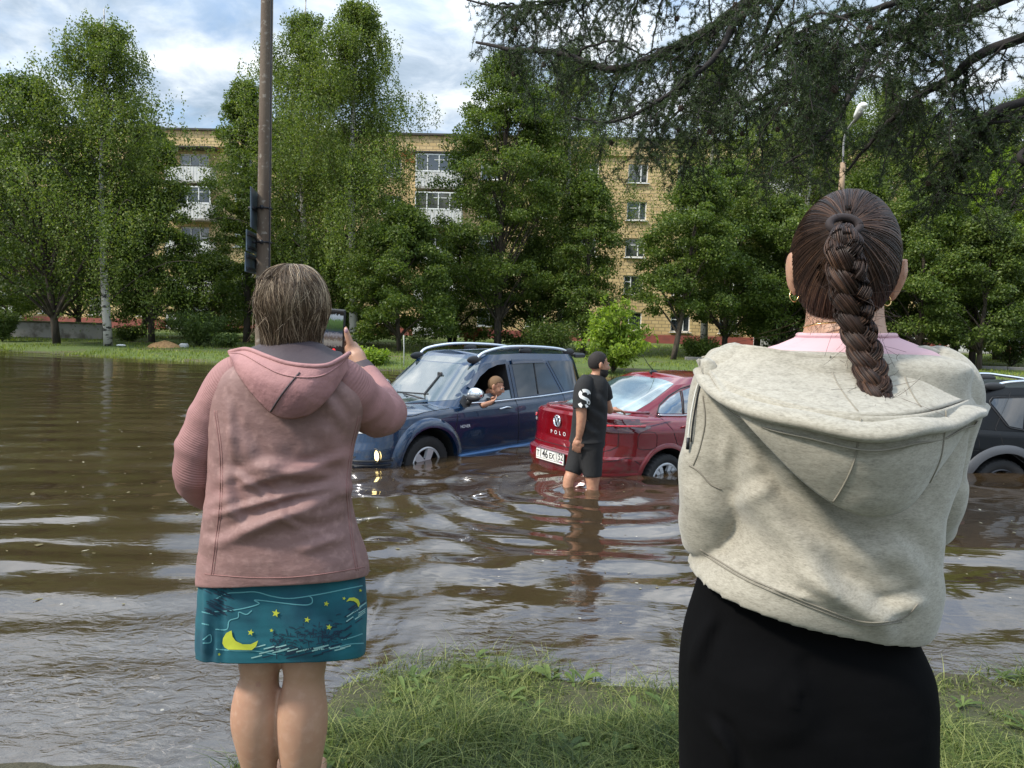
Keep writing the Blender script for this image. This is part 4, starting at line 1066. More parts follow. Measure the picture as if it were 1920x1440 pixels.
    if blue:
        f = MB()
        for y in (.35, -.25):
            a, b_ = sk.hit('F', (y, 1.09), .02)[0], sk.hit('F', (y - .48, 1.125), .02)[0]; f.tube([a, (a + b_) / 2 + np.array([.01, 0, .01]), b_], .012, 6)
        f.build('wiper', BLACKP, t, local=True)
        f = MB(); a = sk.hit('F', (.24, 1.15), .012)[0]; b_ = sk.hit('F', (.22, 1.40), .012)[0]; f.tube([a, b_], .014, 6); f.box(b_, (.03, .09, .07), bev=.01)
        sk.line(f, 'F', [(-.42, 1.14), (.30, 1.165)], .010, .004)
        f.build('dash_mount', BLACKP, t, True, 40, local=True)
        f = MB(); place_word(sk, f, 'L', (.80, .80), 'HOVER', .055, .006, 0); f.build('door_badge', BADGE, t, False, local=True)
        for v in 'LR':
            f = MB(); a = [(.59, 1.27), (.40, 1.435), (.20, 1.545), (.0, 1.60), (-.20, 1.61), (-.20, 1.56), (.0, 1.545), (.18, 1.495), (.36, 1.39), (.54, 1.235)]
            sk.patch(f, v, a, .03, .05); sk.patch(f, v, [(-.32, 1.61), (-1.05, 1.605), (-1.08, 1.555), (-.32, 1.555)], .03, .05)
            f.build('wind_deflector', mat('smoked_deflector', (.03, .04, .07), .12, coat=1), t, True, 40, local=True)
            f = MB(); sk.line(f, v, [(-.78, 1.12), (-.82, 1.58)], .011, .006); f.build('window_divider', BLACKP, t, local=True)
        f = MB(); f.box((-.42, .36, .98), (.22, .46, .75), bev=.05); f.ball((-.40, .36, 1.42), (.06, .13, .10), 0); f.build('driver_seat', CABIN, t, True, 40, local=True)
        A = np.linspace(0, 2 * math.pi, 33); f = MB().tube(np.column_stack([.42 + .05 * np.sin(A), .38 + .18 * np.cos(A), 1.08 + .17 * np.sin(A)]), .016, 8)
        f.build('steering_wheel', BLACKP, t, local=True)
    return t, sk
BLUEP = paint('wet_blue_paint', (.0020, .020, .058), .15)
suv_blue, sk_blue = suv('stranded_suv', 'dark blue off-roader with open driver window and lit fog lamp, nose towards the pink jacket', (-.74, 10.15, 229.5, -.45), BLUEP, 'blue')
suv_dark, sk_dark = suv('black_suv', 'black car with grey wheel arches partly hidden behind the right edge of the hood', (7.25, 9.45, 3, -.44), mat('wet_black_paint', (.0025, .003, .004), .35, metal=0, coat=.12, spec=.2), 'dark')
suv_dark.scale = (1, 1, .93)

# ---------------------------------------------------------------- red saloon
REDP = paint('wet_cherry_paint', (.165, .002, .006), .10)
def saloon():
    t = thing('red_saloon', 'cherry red saloon with its boot towards the wading man, deep in the flood', 'car', (2.33, 9.25, -.35), R(34), 'cars standing in the flood')
    xw = (1.36, -1.24); wz = .300; Rt = .308
    zt = lin([-2.3, -2.1, -1.5, -.6, .8, 1.2, 1.8, 2.2], [1.065, 1.065, 1.03, .995, .97, .95, .86, .72])
    lower = shell([(0, 2.08, -2.06, .76, 4.6), (.14, 2.20, -2.19, .82, 4.6), (.30, 2.24, -2.245, .838, 4.6), (.44, 2.24, -2.24, .845, 4.6), (.47, 2.22, -2.175, .845, 4.6), (.62, 2.18, -2.15, .848, 4.5), (.80, 2.12, -2.16, .85, 4.4), (.85, 2.10, -2.165, .836, 4.3), (.95, 2.02, -2.18, .79, 4.1), (.985, 1.95, -2.165, .755, 4.0), (1, 1.90, -2.12, .72, 4.0)], lin([-2.4, 2.4], [.21, .21]), zt, lin([-2.4, -2.1, -1.5, .9, 1.5, 2.3], [.035, .05, .06, .06, .07, .02]))
    house = shell([(0, 1.18, -2.10, .735, 4.5), (.10, 1.05, -1.99, .72, 4.5), (.5, .62, -1.44, .655, 4.8), (.86, .22, -.95, .575, 5), (1, -.02, -.72, .50, 5)], lin([-3, 3], [.95, .95]), lin([-2.0, -1.2, -.7, -.3, .2, .6, 1.2], [1.36, 1.40, 1.43, 1.445, 1.44, 1.42, 1.38]), lin([-2.2, 1], [.038, .038]), m=34)
    sk = Skin([lower, house]); zc = [(x, wz + .02) for x in xw]
    car_shell(t, REDP, lower, house, zc, None, Ra=Rt + .058)
    for x in xw:
        for y in (.735, -.735): wheel(t, x, y, wz, Rt, .20, .212, 5, ALLOY, math.pi / 2 + .6, 'split')
    SKYG = mat('blue_tinted_glass', (.020, .05, .075), .015, spec=1.0, ior=2.4)
    sides = {'front_side_window': [(.64, 1.03), (.38, 1.22), (.12, 1.345), (-.12, 1.365), (-.16, 1.03)], 'rear_side_window': [(-.24, 1.03), (-.22, 1.365), (-.56, 1.35), (-.80, 1.29), (-.86, 1.04)], 'quarter_window': [(-.90, 1.04), (-.85, 1.28), (-1.02, 1.22), (-1.20, 1.13), (-1.27, 1.07), (-1.24, 1.05)]}
    for nm, poly in sides.items():
        for v in 'LR': sk.patch(MB(), v, poly, .004, .05).build(nm, SKYG, t, True, 40, local=True)
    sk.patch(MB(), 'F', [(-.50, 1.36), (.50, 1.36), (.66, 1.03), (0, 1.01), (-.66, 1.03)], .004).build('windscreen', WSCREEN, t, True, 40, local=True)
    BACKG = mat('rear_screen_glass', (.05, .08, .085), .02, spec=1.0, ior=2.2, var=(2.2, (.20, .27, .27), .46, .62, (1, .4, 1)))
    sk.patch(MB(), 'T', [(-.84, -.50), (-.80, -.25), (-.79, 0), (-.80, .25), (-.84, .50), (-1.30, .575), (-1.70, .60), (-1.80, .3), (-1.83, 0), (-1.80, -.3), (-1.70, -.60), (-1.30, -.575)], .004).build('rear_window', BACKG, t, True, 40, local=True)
    f = MB()
    for v in 'LR':
        sk.line(f, v, [(-.20, .30), (-.20, 1.36)], .004); sk.line(f, v, [(.86, .30), (.92, .6), (.80, .93)], .004)
        sk.line(f, v, [(-.80, .32), (-.90, .50), (-1.10, .72), (-1.18, .90), (-1.30, 1.04)], .004)
        sk.line(f, v, [(-1.40, .70), (-1.40, .855), (-1.46, .875), (-1.60, .875), (-1.65, .855), (-1.65, .70), (-1.60, .68), (-1.45, .68), (-1.40, .70)], .0035)
        sk.line(f, v, [(-2.05, .555), (-1.75, .60), (-1.62, .52)], .004)
    sk.line(f, 'B', [(-.70, 1.03), (-.70, .70), (-.60, .655), (.60, .655), (.70, .70), (.70, 1.03)], .0045)
    f.build('panel_gaps', SEAM, t, local=True)
    for v in 'LR': sk.line(MB(), v, [(.68, 1.012), (-.2, 1.012), (-.9, 1.020), (-1.26, 1.035)], .009, .003).build('window_trim', CHROME, t, local=True)
    f = MB()
    for v in 'LR': sk.line(f, v, [(-1.28, 1.05), (-1.21, 1.14), (-1.03, 1.235), (-.80, 1.32), (-.5, 1.375), (-.1, 1.385), (.14, 1.36), (.40, 1.235), (.68, 1.02)], .008, .003); sk.line(f, v, [(-.88, 1.035), (-.825, 1.29)], .012, .003)
    f.build('window_frame', BLACKP, t, local=True)
    for v, s in (('L', 1), ('R', -1)):
        for x in (-.02, -.92):
            a = [sk.hit(v, (x + d, .90), o)[0] for d, o in ((.10, .0), (.08, .032), (0, .04), (-.08, .032), (-.10, .0))]
            MB().tube(crom(a, 12), np.column_stack([np.full(12, .011), np.full(12, .018)]), 8).build('door_handle', REDP, t, local=True)
        mc, _ = sk.hit(v, (.62, 1.07), .14); f = MB().ball(mc, (.07, .11, .07), 0, 16, 10); f.tube([sk.hit(v, (.64, 1.03), -.01)[0], mc], .025, 6, 0); f.build('mirror', REDP, t, local=True)
        for x, z in zc:
            f = MB(); arch(sk, f, v, x, z, Rt + .058, .05, .012); f.build('wheel_arch', REDP, t, True, 50, local=True)
        f = MB(); sk.patch(f, 'B', [(s * .43, .87), (s * .78, .87), (s * .80, 1.0), (s * .46, 1.02)], .007, .04)
        sk.patch(f, v, [(-2.12, .87), (-1.84, .925), (-1.86, .97), (-2.12, 1.0)], .007, .04)
        lo = f.build('tail_light', REDL, t, True, 40, local=True)
        f = MB(); sk.line(f, 'B', [(s * .48, .955), (s * .62, .945), (s * .77, .93)], .011, .010); sk.line(f, v, [(-2.08, .93), (-1.90, .945)], .009, .010); f.build('light_strip', mat('bright_red_lens', (.62, .02, .03), .15, coat=1), lo, local=True)
        f = MB(); sk.patch(f, 'B', [(s * .46, .885), (s * .60, .88), (s * .60, .91), (s * .46, .915)], .011, .04); f.build('reverse_light', CLEARL, lo, True, 40, local=True)
        f = MB(); sk.patch(f, 'F', [(s * .42, .60), (s * .76, .63), (s * .76, .72), (s * .45, .70)], .007, .05); f.build('headlight', CLEARL, t, True, 40, local=True)
        f = MB(); sk.patch(f, 'B', [(s * .60, .40), (s * .78, .40), (s * .79, .425), (s * .60, .425)], .006, .04); f.build('rear_reflector', mat('white_red_reflector', (.22, .02, .025), .3), t, True, 40, local=True)
    # boot lip, lower bumper
    f = MB(); sk.line(f, 'B', [(-.66, 1.06), (-.35, 1.075), (0, 1.08), (.35, 1.075), (.66, 1.06)], .020, .0); f.build('boot_lip', REDP, t, local=True)
    f = MB(); sk.patch(f, 'B', [(-.72, .225), (.72, .225), (.62, .335), (-.62, .335)], .006); f.build('rear_diffuser', BLACKP, t, True, 40, local=True)
    f = MB(); sk.patch(f, 'B', [(-.40, .44), (.40, .44), (.46, .61), (-.46, .61)], .002); f.build('plate_recess', REDP, t, True, 40, local=True)
    # number plate with its frame
    c, nr = sk.hit('B', (0, .53), .012)
    po = MB().box(c, (.016, .535, .128), bev=.005).build('number_plate', BLACKP, t, True, 35, local=True)
    f = MB().box(c + np.array([-.010, 0, .006]), (.004, .515, .108)); f.box(c + np.array([-.0102, 0, -.056]), (.004, .515, .014)); f.build('plate_face', PLATEW, po, False, local=True)
    f = MB()
    def word(w, size, y, z, sx=1.0):
        V, F = text_geo(w, size, bold=size * .022); f.add(np.column_stack([np.full(len(V), c[0] - .0135), c[1] - (V[:, 0] * sx + y), c[2] + V[:, 1] + z]), F)
    word('T', .092, -.222, .002); word('146', .128, -.112, .006, .86); word('EX', .092, .040, .002, .92); word('152', .098, .182, .016, .92); word('RUS', .026, .155, -.030)
    f.box(c + np.array([-.0125, -.105, .006]), (.0012, .006, .10)); f.box(c + np.array([-.0125, 0, .058]), (.0012, .512, .004)); f.box(c + np.array([-.0125, 0, -.046]), (.0012, .512, .004))
    f.build('plate_characters', INK, po, False, local=True)
    f = MB()
    for k, cl_ in enumerate(((.7, .7, .7), (.03, .07, .4), (.5, .02, .02))): f.box(c + np.array([-.0125, -.212, -.026 - .007 * k]), (.0012, .045, .007), m=k)
    f.build('plate_flag', [mat('flag_%s' % n_, cc, .5) for n_, cc in (('white', (.7, .7, .7)), ('blue', (.03, .07, .4)), ('red', (.5, .02, .02)))], po, False, local=True)
    # round emblem: ring with a V above a W
    c, nr = sk.hit('B', (0, .93), .012); A = np.linspace(0, 2 * math.pi, 41)
    f = MB().tube(np.column_stack([np.full(41, c[0]), c[1] + .062 * np.cos(A), c[2] + .062 * np.sin(A)]), .0075, 8)
    for L in ([(-.028, .054), (-.0, -.006), (.028, .054)], [(-.055, .022), (-.030, -.052), (0, .004), (.030, -.052), (.055, .022)]): f.tube(np.array([(c[0], c[1] - y, c[2] + z) for y, z in L]), .007, 6)
    eo = f.build('emblem', CHROME, t, local=True); MB().ball(c + np.array([.008, 0, 0]), (.006, .062, .062), 0, 24, 8).build('emblem_field', INK, eo, local=True)
    f = MB()
    for ch, y in zip('POLO', (-.12, -.04, .04, .12)): place_word(sk, f, 'B', (-y, .79), ch, .062, .006, 0)
    f.build('boot_lettering', BADGE, t, False, local=True)
    # aerial on the roof
    a = sk.hit('T', (-.68, 0), .0)[0]; f = MB().ball(a, (.07, .028, .03), 0, 14, 8).tube([a + np.array([.01, 0, .01]), a + np.array([-.10, 0, .10]), a + np.array([-.22, 0, .235])], [.007, .005, .003], 6)
    f.build('aerial', BLACKP, t, local=True)
    return t, sk
car_red, sk_red = saloon()
# ================================================================== PEOPLE
def projpx(V):
    d = np.asarray(V, float) - np.array([0, 0, CAMZ]); z = d @ FW
    return 960 + FOC * (d @ RT) / z, 720 - FOC * (d @ UP) / z
SKIN = mat('skin', (.41, .240, .158), .5, sss=.1, var=[(9, (.37, .195, .128), .42, .75), (40, (.44, .265, .185), .5, .7), (22, (.33, .17, .13), .66, .74)], bump=(160, .12, .001))
SKINM = mat('ruddy_skin', (.43, .22, .135), .5, var=(30, (.34, .15, .095), .45, .7))
def hair_mat(name, a, b, c, rough=.38):
    m = bpy.data.materials.new(name); m.use_nodes = True; t = m.node_tree; gg = G(t); p = t.nodes['Principled BSDF']
    ge = gg.n('ShaderNodeNewGeometry'); oc = gg.n('ShaderNodeTexCoord').outputs['Object']
    f = gg.math('ADD', gg.math('MULTIPLY', ge.outputs['Random Per Island'], .75), gg.math('MULTIPLY', gg.noise(oc, 30, 3).outputs['Fac'], .3))
    t.links.new(gg.ramp(f, [(.15, a), (.6, b), (.98, c)]).outputs[0], p.inputs['Base Color'])
    p.inputs['Roughness'].default_value = rough; p.inputs['Specular IOR Level'].default_value = .3
    return m
HAIRB = hair_mat('brown_hair', (.011, .006, .004), (.030, .015, .010), (.105, .055, .032), .5)
HAIRD = mat('dark_hair_base', (.016, .010, .008), .6)
HAIRG = hair_mat('greying_hair', (.050, .032, .019), (.13, .085, .050), (.52, .41, .28), .4)
HAIRGB = mat('hair_roots', (.035, .024, .016), .7)
CROP = mat('cropped_dark_hair', (.014, .010, .009), .8, bump=(120, .8, .004))
FAIR = mat('cropped_fair_hair', (.15, .085, .04), .8, bump=(120, .8, .004))

def wrap(rings, Y0, m=70, n=96, p=2.5, folds=(), hem=None, flip=1):
    """garment tube: rings (xl,yl,xr,yr,back,front[,zb]) in photo pixels at depth Y0 -> V, rows, columns.
    folds: (x0,y0,x1,y1,width px,height m) soft ridges with a valley beside them"""
    rw = np.array([list(r) + [0] * (7 - len(r)) for r in rings], float); q = crom(rw, m)
    PL = np.array([P(a[0], a[1], Y0) for a in q]); PR = np.array([P(a[2], a[3], Y0) for a in q])
    th = np.arange(n) * 2 * math.pi / n; c, s = np.cos(th), np.sin(th)
    cx = np.sign(c) * np.abs(c) ** (2 / p); sy = np.sign(s) * np.abs(s) ** (2 / p)
    C = (PL + PR) / 2; A = (PR - PL) / 2
    V = C[:, None] + A[:, None] * cx[None, :, None]
    V[:, :, 1] += np.where(sy > 0, q[:, 5:6] * sy, q[:, 4:5] * sy)
    V[:, :, 2] += q[:, 6:7] * np.maximum(0, -sy)
    back = np.clip(-sy * 1.4 + .35, 0, 1)[None, :]
    if len(folds):
        px, py = projpx(V.reshape(-1, 3)); px = px.reshape(V.shape[:2]); py = py.reshape(V.shape[:2])
        Nr = np.stack([cx * .35, sy, 0 * c], -1); Nr /= np.linalg.norm(Nr, axis=1)[:, None]
        tot = 0
        for x0, y0, x1, y1, w, a in folds:
            dx, dy = x1 - x0, y1 - y0; L2 = dx * dx + dy * dy; t = ((px - x0) * dx + (py - y0) * dy) / L2
            d = ((px - x0) * dy - (py - y0) * dx) / math.sqrt(L2); d = d + .25 * w * np.sin(t * 5 + x0)
            e = np.clip(1 - np.abs(t - .5) * 2, -.3, 1); e = np.clip((e + .3) / .8, 0, 1) ** 1.0; e = e * e * (3 - 2 * e)
            tot = tot + 1.5 * a * e * (np.exp(-(d / w) ** 2) - .6 * np.exp(-((d - 1.5 * w) / (w * .8)) ** 2))
        tot = tot + .0016 * fbm(V[:, :, 0] * 30 + V[:, :, 2] * 8, V[:, :, 2] * 55, 79, 3, 1.0) + .0035 * fbm(V[:, :, 0] * 9 + V[:, :, 2] * 5, V[:, :, 2] * 16, 77, 4, 1.0)
        V += Nr[None] * (tot * back)[..., None]
    return V
def grid_obj(name, V, mats, parent, wrapc=True, caps=(False, False), smooth=True):
    a, b = V.shape[:2]; F = [grid_faces(a, b, wrapc)]
    mb = [F[0]]
    if caps[0]: mb.append(np.arange(b)[::-1][None])
    if caps[1]: mb.append((np.arange(b) + (a - 1) * b)[None])
    return mesh_np(name, V.reshape(-1, 3), mb, mats, parent, smooth)
def solid_grid(V, thick):
    """double a sheet (rows x cols) into a thin closed layer: offset along its normals"""
    a, b = V.shape[:2]; du = np.gradient(V, axis=1); dv = np.gradient(V, axis=0); N = np.cross(du, dv); N /= np.linalg.norm(N, axis=2)[..., None] + 1e-12
    W = V + N * thick; F = grid_faces(a, b); n = a * b; idx = np.arange(n).reshape(a, b)
    ed = np.concatenate([idx[0, :], idx[1:, -1], idx[-1, -2::-1], idx[-2:0:-1, 0]]); nx = np.roll(ed, -1)
    return np.concatenate([V.reshape(-1, 3), W.reshape(-1, 3)]), np.concatenate([F, F[:, ::-1] + n, np.stack([ed, ed + n, nx + n, nx], -1)])
def pxtube(rows, m=30, n=20, ex=1.0):
    """(px,py,Y,r) rows -> path and radius"""
    q = crom(rows, m); return np.array([P(a[0], a[1], a[2]) for a in q]), q[:, 3]
def hand(mb, wrist, d, pn, thumb, curl, sc=1.0, tcurl=.35, spread=.07):
    """palm with four separate bent fingers and a thumb from its side. d: wrist->knuckles, pn: palm side, thumb: side of the thumb"""
    d = np.array(d, float); d /= np.linalg.norm(d); pn = np.array(pn, float); pn -= d * (pn @ d); pn /= np.linalg.norm(pn)
    sd = np.cross(d, pn); sd *= np.sign(sd @ np.array(thumb, float)) or 1
    w = np.array(wrist, float)
    kn = w + d * .088 * sc
    for k in range(5):
        u = -1 + .5 * k; mb.tube([w + sd * u * .018 * sc, w + d * .045 * sc + sd * u * .030 * sc, kn + sd * u * .036 * sc - d * abs(u) * .006 * sc], [.016 * sc, .0165 * sc, .0125 * sc], 10)
    mb.ball(w + d * .04 * sc, (.03 * sc, .03 * sc, .03 * sc), 0, 12, 8)
    for k, (u, L) in enumerate(((.95, .072), (.33, .082), (-.30, .076), (-.92, .060))):
        p = kn + sd * u * .035 * sc; a = 0; pts = [p - d * .015 * sc, p]; di = d + sd * u * spread
        c = curl[k] if hasattr(curl, '__len__') else curl
        for j, fr in enumerate((.45, .32, .25)):
            a += c * (1.0 if j else .75); v = di * math.cos(a) + pn * math.sin(a); p = p + v * L * fr * sc * 1.05; pts.append(p)
        mb.tube(crom(pts, 14), np.linspace(.0098, .0070, 14) * sc, 9); mb.ball(pts[-1], .0072 * sc, 0, 10, 6)
    p = w + d * .022 * sc + sd * .026 * sc; a = .75; pts = [p - sd * .012 * sc, p]
    for j, fr in enumerate((.042, .034, .026)):
        v = (d * math.cos(a) + sd * math.sin(a)) * math.cos(tcurl * j) + pn * math.sin(tcurl * (j + .6)); p = p + v * fr * sc; pts.append(p); a -= .22
    mb.tube(crom(pts, 12), np.linspace(.0140, .0090, 12) * sc, 9); mb.ball(pts[-1], .0092 * sc, 0, 10, 6)
def frame_of(face, up=(0, 0, 1)):
    f = np.array(face, float); f /= np.linalg.norm(f); u = np.array(up, float); u -= f * (u @ f); u /= np.linalg.norm(u)
    return np.stack([f, np.cross(u, f), u], 1)      # columns: forward, left, up
def head(mb, c, rot, sc=1.0, ears=True):
    """skull, face, jaw, nose, brow, lips, ears: closed pieces that are fused into the body's one skin"""
    A = lambda p: np.array(c) + rot @ (np.array(p) * sc)
    B = lambda p, r: mb.ball(A(p), np.array(r) * sc, 0, 24, 16, rot)
    B((-.012, 0, .022), (.094, .076, .098)); B((.022, 0, -.025), (.076, .066, .092)); B((.040, 0, -.082), (.042, .044, .036)); B((.005, 0, -.060), (.062, .058, .05))
    mb.tube([A((.090, 0, .012)), A((.104, 0, -.012)), A((.118, 0, -.034))], np.array([.009, .012, .015]) * sc, 10); B((.106, .011, -.036), (.012, .009, .009)); B((.106, -.011, -.036), (.012, .009, .009))
    B((.088, .030, .018), (.014, .022, .008)); B((.088, -.030, .018), (.014, .022, .008))
    B((.088, 0, -.064), (.012, .022, .006)); B((.085, 0, -.074), (.012, .020, .007)); B((.06, .036, -.03), (.028, .024, .026)); B((.06, -.036, -.03), (.028, .024, .026))
    if ears:
        for s in (-1, 1):
            B((-.006, s * .078, -.010), (.019, .010, .032)); B((-.012, s * .086, -.004), (.015, .006, .026)); B((-.002, s * .080, -.036), (.010, .007, .010))
    return A
def eyes(parent, A, sc=1.0):
    f = MB()
    for s in (-1, 1): f.ball(A((.084, s * .030, .002)), np.array((.012, .013, .009)) * sc, 0, 12, 8); f.ball(A((.0945, s * .030, .002)), np.array((.003, .005, .005)) * sc, 1, 10, 6)
    f.build('eyes', [mat('eye_white', (.6, .58, .55), .3), INK], parent)
def shell_cap(name, A, rot, sc, radii, centre, keep, mt, parent, lift=.008):
    """thin cap of hair on the skull: keep(local point) chooses where hair grows"""
    nu, nv = 56, 36; u = np.linspace(0, 2 * math.pi, nu, endpoint=False); v = np.linspace(.02, math.pi - .02, nv)
    Uu, Vv = np.meshgrid(u, v); d = np.stack([np.sin(Vv) * np.cos(Uu), np.sin(Vv) * np.sin(Uu), np.cos(Vv)], -1).reshape(-1, 3)
    L = np.array(centre) + d * (np.array(radii) + lift); Li = np.array(centre) + d * (np.array(radii) - .006)
    F = grid_faces(nv, nu, True); kp = np.array([keep(p) for p in L])[F].all(1); F = F[kp]
    cnt = {}
    for f in F:
        for a, b in zip(f, np.roll(f, -1)): cnt[(a, b)] = 1
    ed = np.array([(a, b) for a, b in cnt if (b, a) not in cnt]); n = len(L)
    W = np.array([A(p) for p in np.concatenate([L, Li])])
    return mesh_np(name, W, np.concatenate([F, F[:, ::-1] + n, np.stack([ed[:, 1], ed[:, 0], ed[:, 0] + n, ed[:, 1] + n], -1)]), mt, parent)
def shoe(f, ankle, d, m=0):
    d = np.array(d, float); d /= np.linalg.norm(d); a = np.array(ankle, float)
    f.tube([a - d * .055 + np.array([0, 0, -.05]), a + d * .04 + np.array([0, 0, -.045]), a + d * .12 + np.array([0, 0, -.055]), a + d * .185 + np.array([0, 0, -.062])], [.036, .046, .044, .026], 14, m)
    f.ball(a - d * .055 + np.array([0, 0, -.045]), (.036, .036, .04), m); f.ball(a + d * .18 + np.array([0, 0, -.062]), (.028, .03, .025), m)

# ---------------------------------------------------------------- woman in the pink jacket
YW = 2.05
w0 = np.array([P(530, 1240, YW)[0], YW, float(ground_z(P(530, 1240, YW)[0], YW))])
wm = thing('person', 'woman with short greying hair in a pink jacket and teal skirt, filming with a phone', 'person', tuple(w0), 0, 'people at the flood')
b = MB(); gz = w0[2]
for rows, fx in (([(489, 1130, YW, .068), (488, 1235, YW, .063), (487, 1268, YW, .056), (482, 1304, YW, .068), (481, 1345, YW, .075), (484, 1390, YW, .066), (487, 1440, YW + .01, .051), (489, 1500, YW + .015, .040), (490, 1560, YW + .015, .036)], -.1), ([(570, 1130, YW, .068), (571, 1235, YW, .066), (570, 1272, YW, .060), (567, 1328, YW, .074), (566, 1370, YW, .075), (565, 1408, YW, .067), (565, 1440, YW + .01, .059), (563, 1500, YW + .015, .042), (562, 1560, YW + .015, .037)], .1)):
    p, r = pxtube(rows, 40); p2 = np.vstack([p, [p[-1][0], p[-1][1], gz + .05]]); b.tube(p2, np.r_[r, r[-1]], 24)
    a = np.array([p[-1][0], p[-1][1], gz + .09]); shoe(b, a, (fx * .5, 1, 0))
p, r = pxtube([(530, 1160, YW + .02, .105), (530, 1050, YW + .01, .13), (532, 900, YW, .14), (535, 780, YW, .15), (540, 720, YW, .12), (548, 690, YW + .01, .065), (550, 640, YW + .02, .056), (552, 610, YW + .03, .058)], 40); b.tube(p, np.column_stack([r * .78, r]) if False else r * .88, 28)
hrot = frame_of((.12, 1, .02)); hc = P(553, 575, YW + .03); Ah = head(b, hc, hrot, 1.0)
arms = [[(470, 735, YW, .06), (385, 830, YW, .05), (365, 890, YW + .02, .042), (395, 915, YW + .15, .036), (450, 915, YW + .24, .030)],
        [(628, 735, YW, .06), (700, 770, YW + .08, .05), (716, 776, YW + .16, .044), (700, 735, YW + .28, .036), (677, 694, YW + .37, .030)]]
for rows in arms:
    p, r = pxtube(rows, 24); b.tube(p, r, 16); b.ball(p[0], .06)
hand(b, P(450, 915, YW + .24), (.6, .8, .1), (0, .5, -1), (0, .3, 1), .5)
wr = P(679, 690, YW + .38); kn = P(657, 648, YW + .42)
b.tube([wr, (wr + kn) / 2 + np.array([.004, -.004, 0]), kn], [.028, .030, .025], 14)
hd = kn - wr; hd /= np.linalg.norm(hd)
for j, (y, L) in enumerate(((628, 1), (639, 1.05), (651, 1), (663, .85))):          # fingers closed round the back of the phone
    q = [P(652, y + 14, YW + .425), P(642, y + 4, YW + .445), P(625, y - 1, YW + .447), P(612 - 6 * L, y + 1, YW + .443), P(600, y + 3, YW + .43)]
    b.tube(crom(q, 14), np.linspace(.0105, .0072, 14), 9)
q = [P(667, 676, YW + .40), P(661, 655, YW + .395), P(654, 636, YW + .39), P(648, 616, YW + .388)]
b.tube(crom(q, 14), np.array([.017, .0165, .016, .0155, .015, .0145, .0135, .013, .0125, .0122, .012, .011, .010, .0085]), 12); b.ball(q[-1], .0085)
remeshed(b, 'body', SKIN, wm, .0052, 8)
q = P(649, 620, YW + .3745); MB().ball(q, (.0062, .003, .0085), 0, 12, 8).build('thumbnail', mat('nail', (.42, .25, .28), .25), wm)
eyes(wm, Ah)
# skirt with its printed moons, stars and drawn lines
SK = wrap([(392, 1035, 672, 1030, .12, .13), (382, 1080, 680, 1074, .13, .14), (376, 1150, 685, 1146, .130, .15, .015), (375, 1195, 684, 1192, .130, .15, .026), (375, 1228, 683, 1226, .128, .15, .035)], YW, 60, 160, 2.6, folds=[(392, 1080, 388, 1240, 9, .010), (408, 1085, 406, 1240, 7, .007), (660, 1100, 668, 1240, 16, .006), (540, 1120, 600, 1240, 30, .004)])
TEAL = mat('teal_jersey', (.006, .100, .130), .85, var=[(5, (.004, .055, .085), .42, .62), (2.2, (.009, .135, .155), .5, .7)], bump=(220, .25, .001))
YEL = mat('yellow_green_print', (.42, .46, .035), .8); LBL = mat('pale_teal_print', (.10, .30, .33), .8); NAVY = mat('navy_print', (.005, .022, .045), .8); MINT = mat('mint_print', (.24, .42, .40), .8)
sv, sf = SK.reshape(-1, 3), [tuple(f) for f in grid_faces(60, 160, True)]
sb = MB().add(sv, sf); bv = BVHTree.FromPolygons([Vector(v) for v in sv], sf)
inn = SK.copy(); cen = inn.mean(1, keepdims=True); inn = cen + (inn - cen) * .975; inn[:, :, 2] = SK[:, :, 2]
sb.add(inn.reshape(-1, 3), [f[::-1] for f in sf]); n0 = 60 * 160; sb.f += [[59 * 160 + i, 59 * 160 + (i + 1) % 160, n0 + 59 * 160 + (i + 1) % 160, n0 + 59 * 160 + i] for i in range(160)]; sb.m += [0] * 160
def on_skirt(px, py, off=.0012):
    d = Vector(ray(px, py)).normalized(); loc, nr, _, _ = bv.ray_cast(Vector((0, 0, CAMZ)), d)
    if loc is None: return None
    return np.array(loc - d * off)
def decal(poly, m, off=.0048):
    pts = [on_skirt(x, y, off) for x, y in poly]
    if any(p is None for p in pts): return
    c = np.mean(pts, 0); n = len(pts)
    fs = delaunay_2d_cdt([Vector(p) for p in poly], [(i, (i + 1) % n) for i in range(n)], [], 1, 1e-5)
    pp = [on_skirt(v.x, v.y, off) for v in fs[0]]
    if all(p is not None for p in pp): sb.add(pp, [tuple(f[::-1]) for f in fs[2]], m)
def dline(pts, w, m, off=.0014, k=40):
    q = crom(np.array(pts, float), k); t = np.gradient(q, axis=0); nn = np.column_stack([-t[:, 1], t[:, 0]]); nn /= np.linalg.norm(nn, axis=1)[:, None] + 1e-9
    a = [on_skirt(*(p + o * w / 2), off) for p, o in zip(q, nn)]; c = [on_skirt(*(p - o * w / 2), off) for p, o in zip(q, nn)]
    for i in range(k - 1):
        if all(v is not None for v in (a[i], a[i + 1], c[i], c[i + 1])): sb.add([a[i], a[i + 1], c[i + 1], c[i]], [(0, 1, 2, 3)], m)
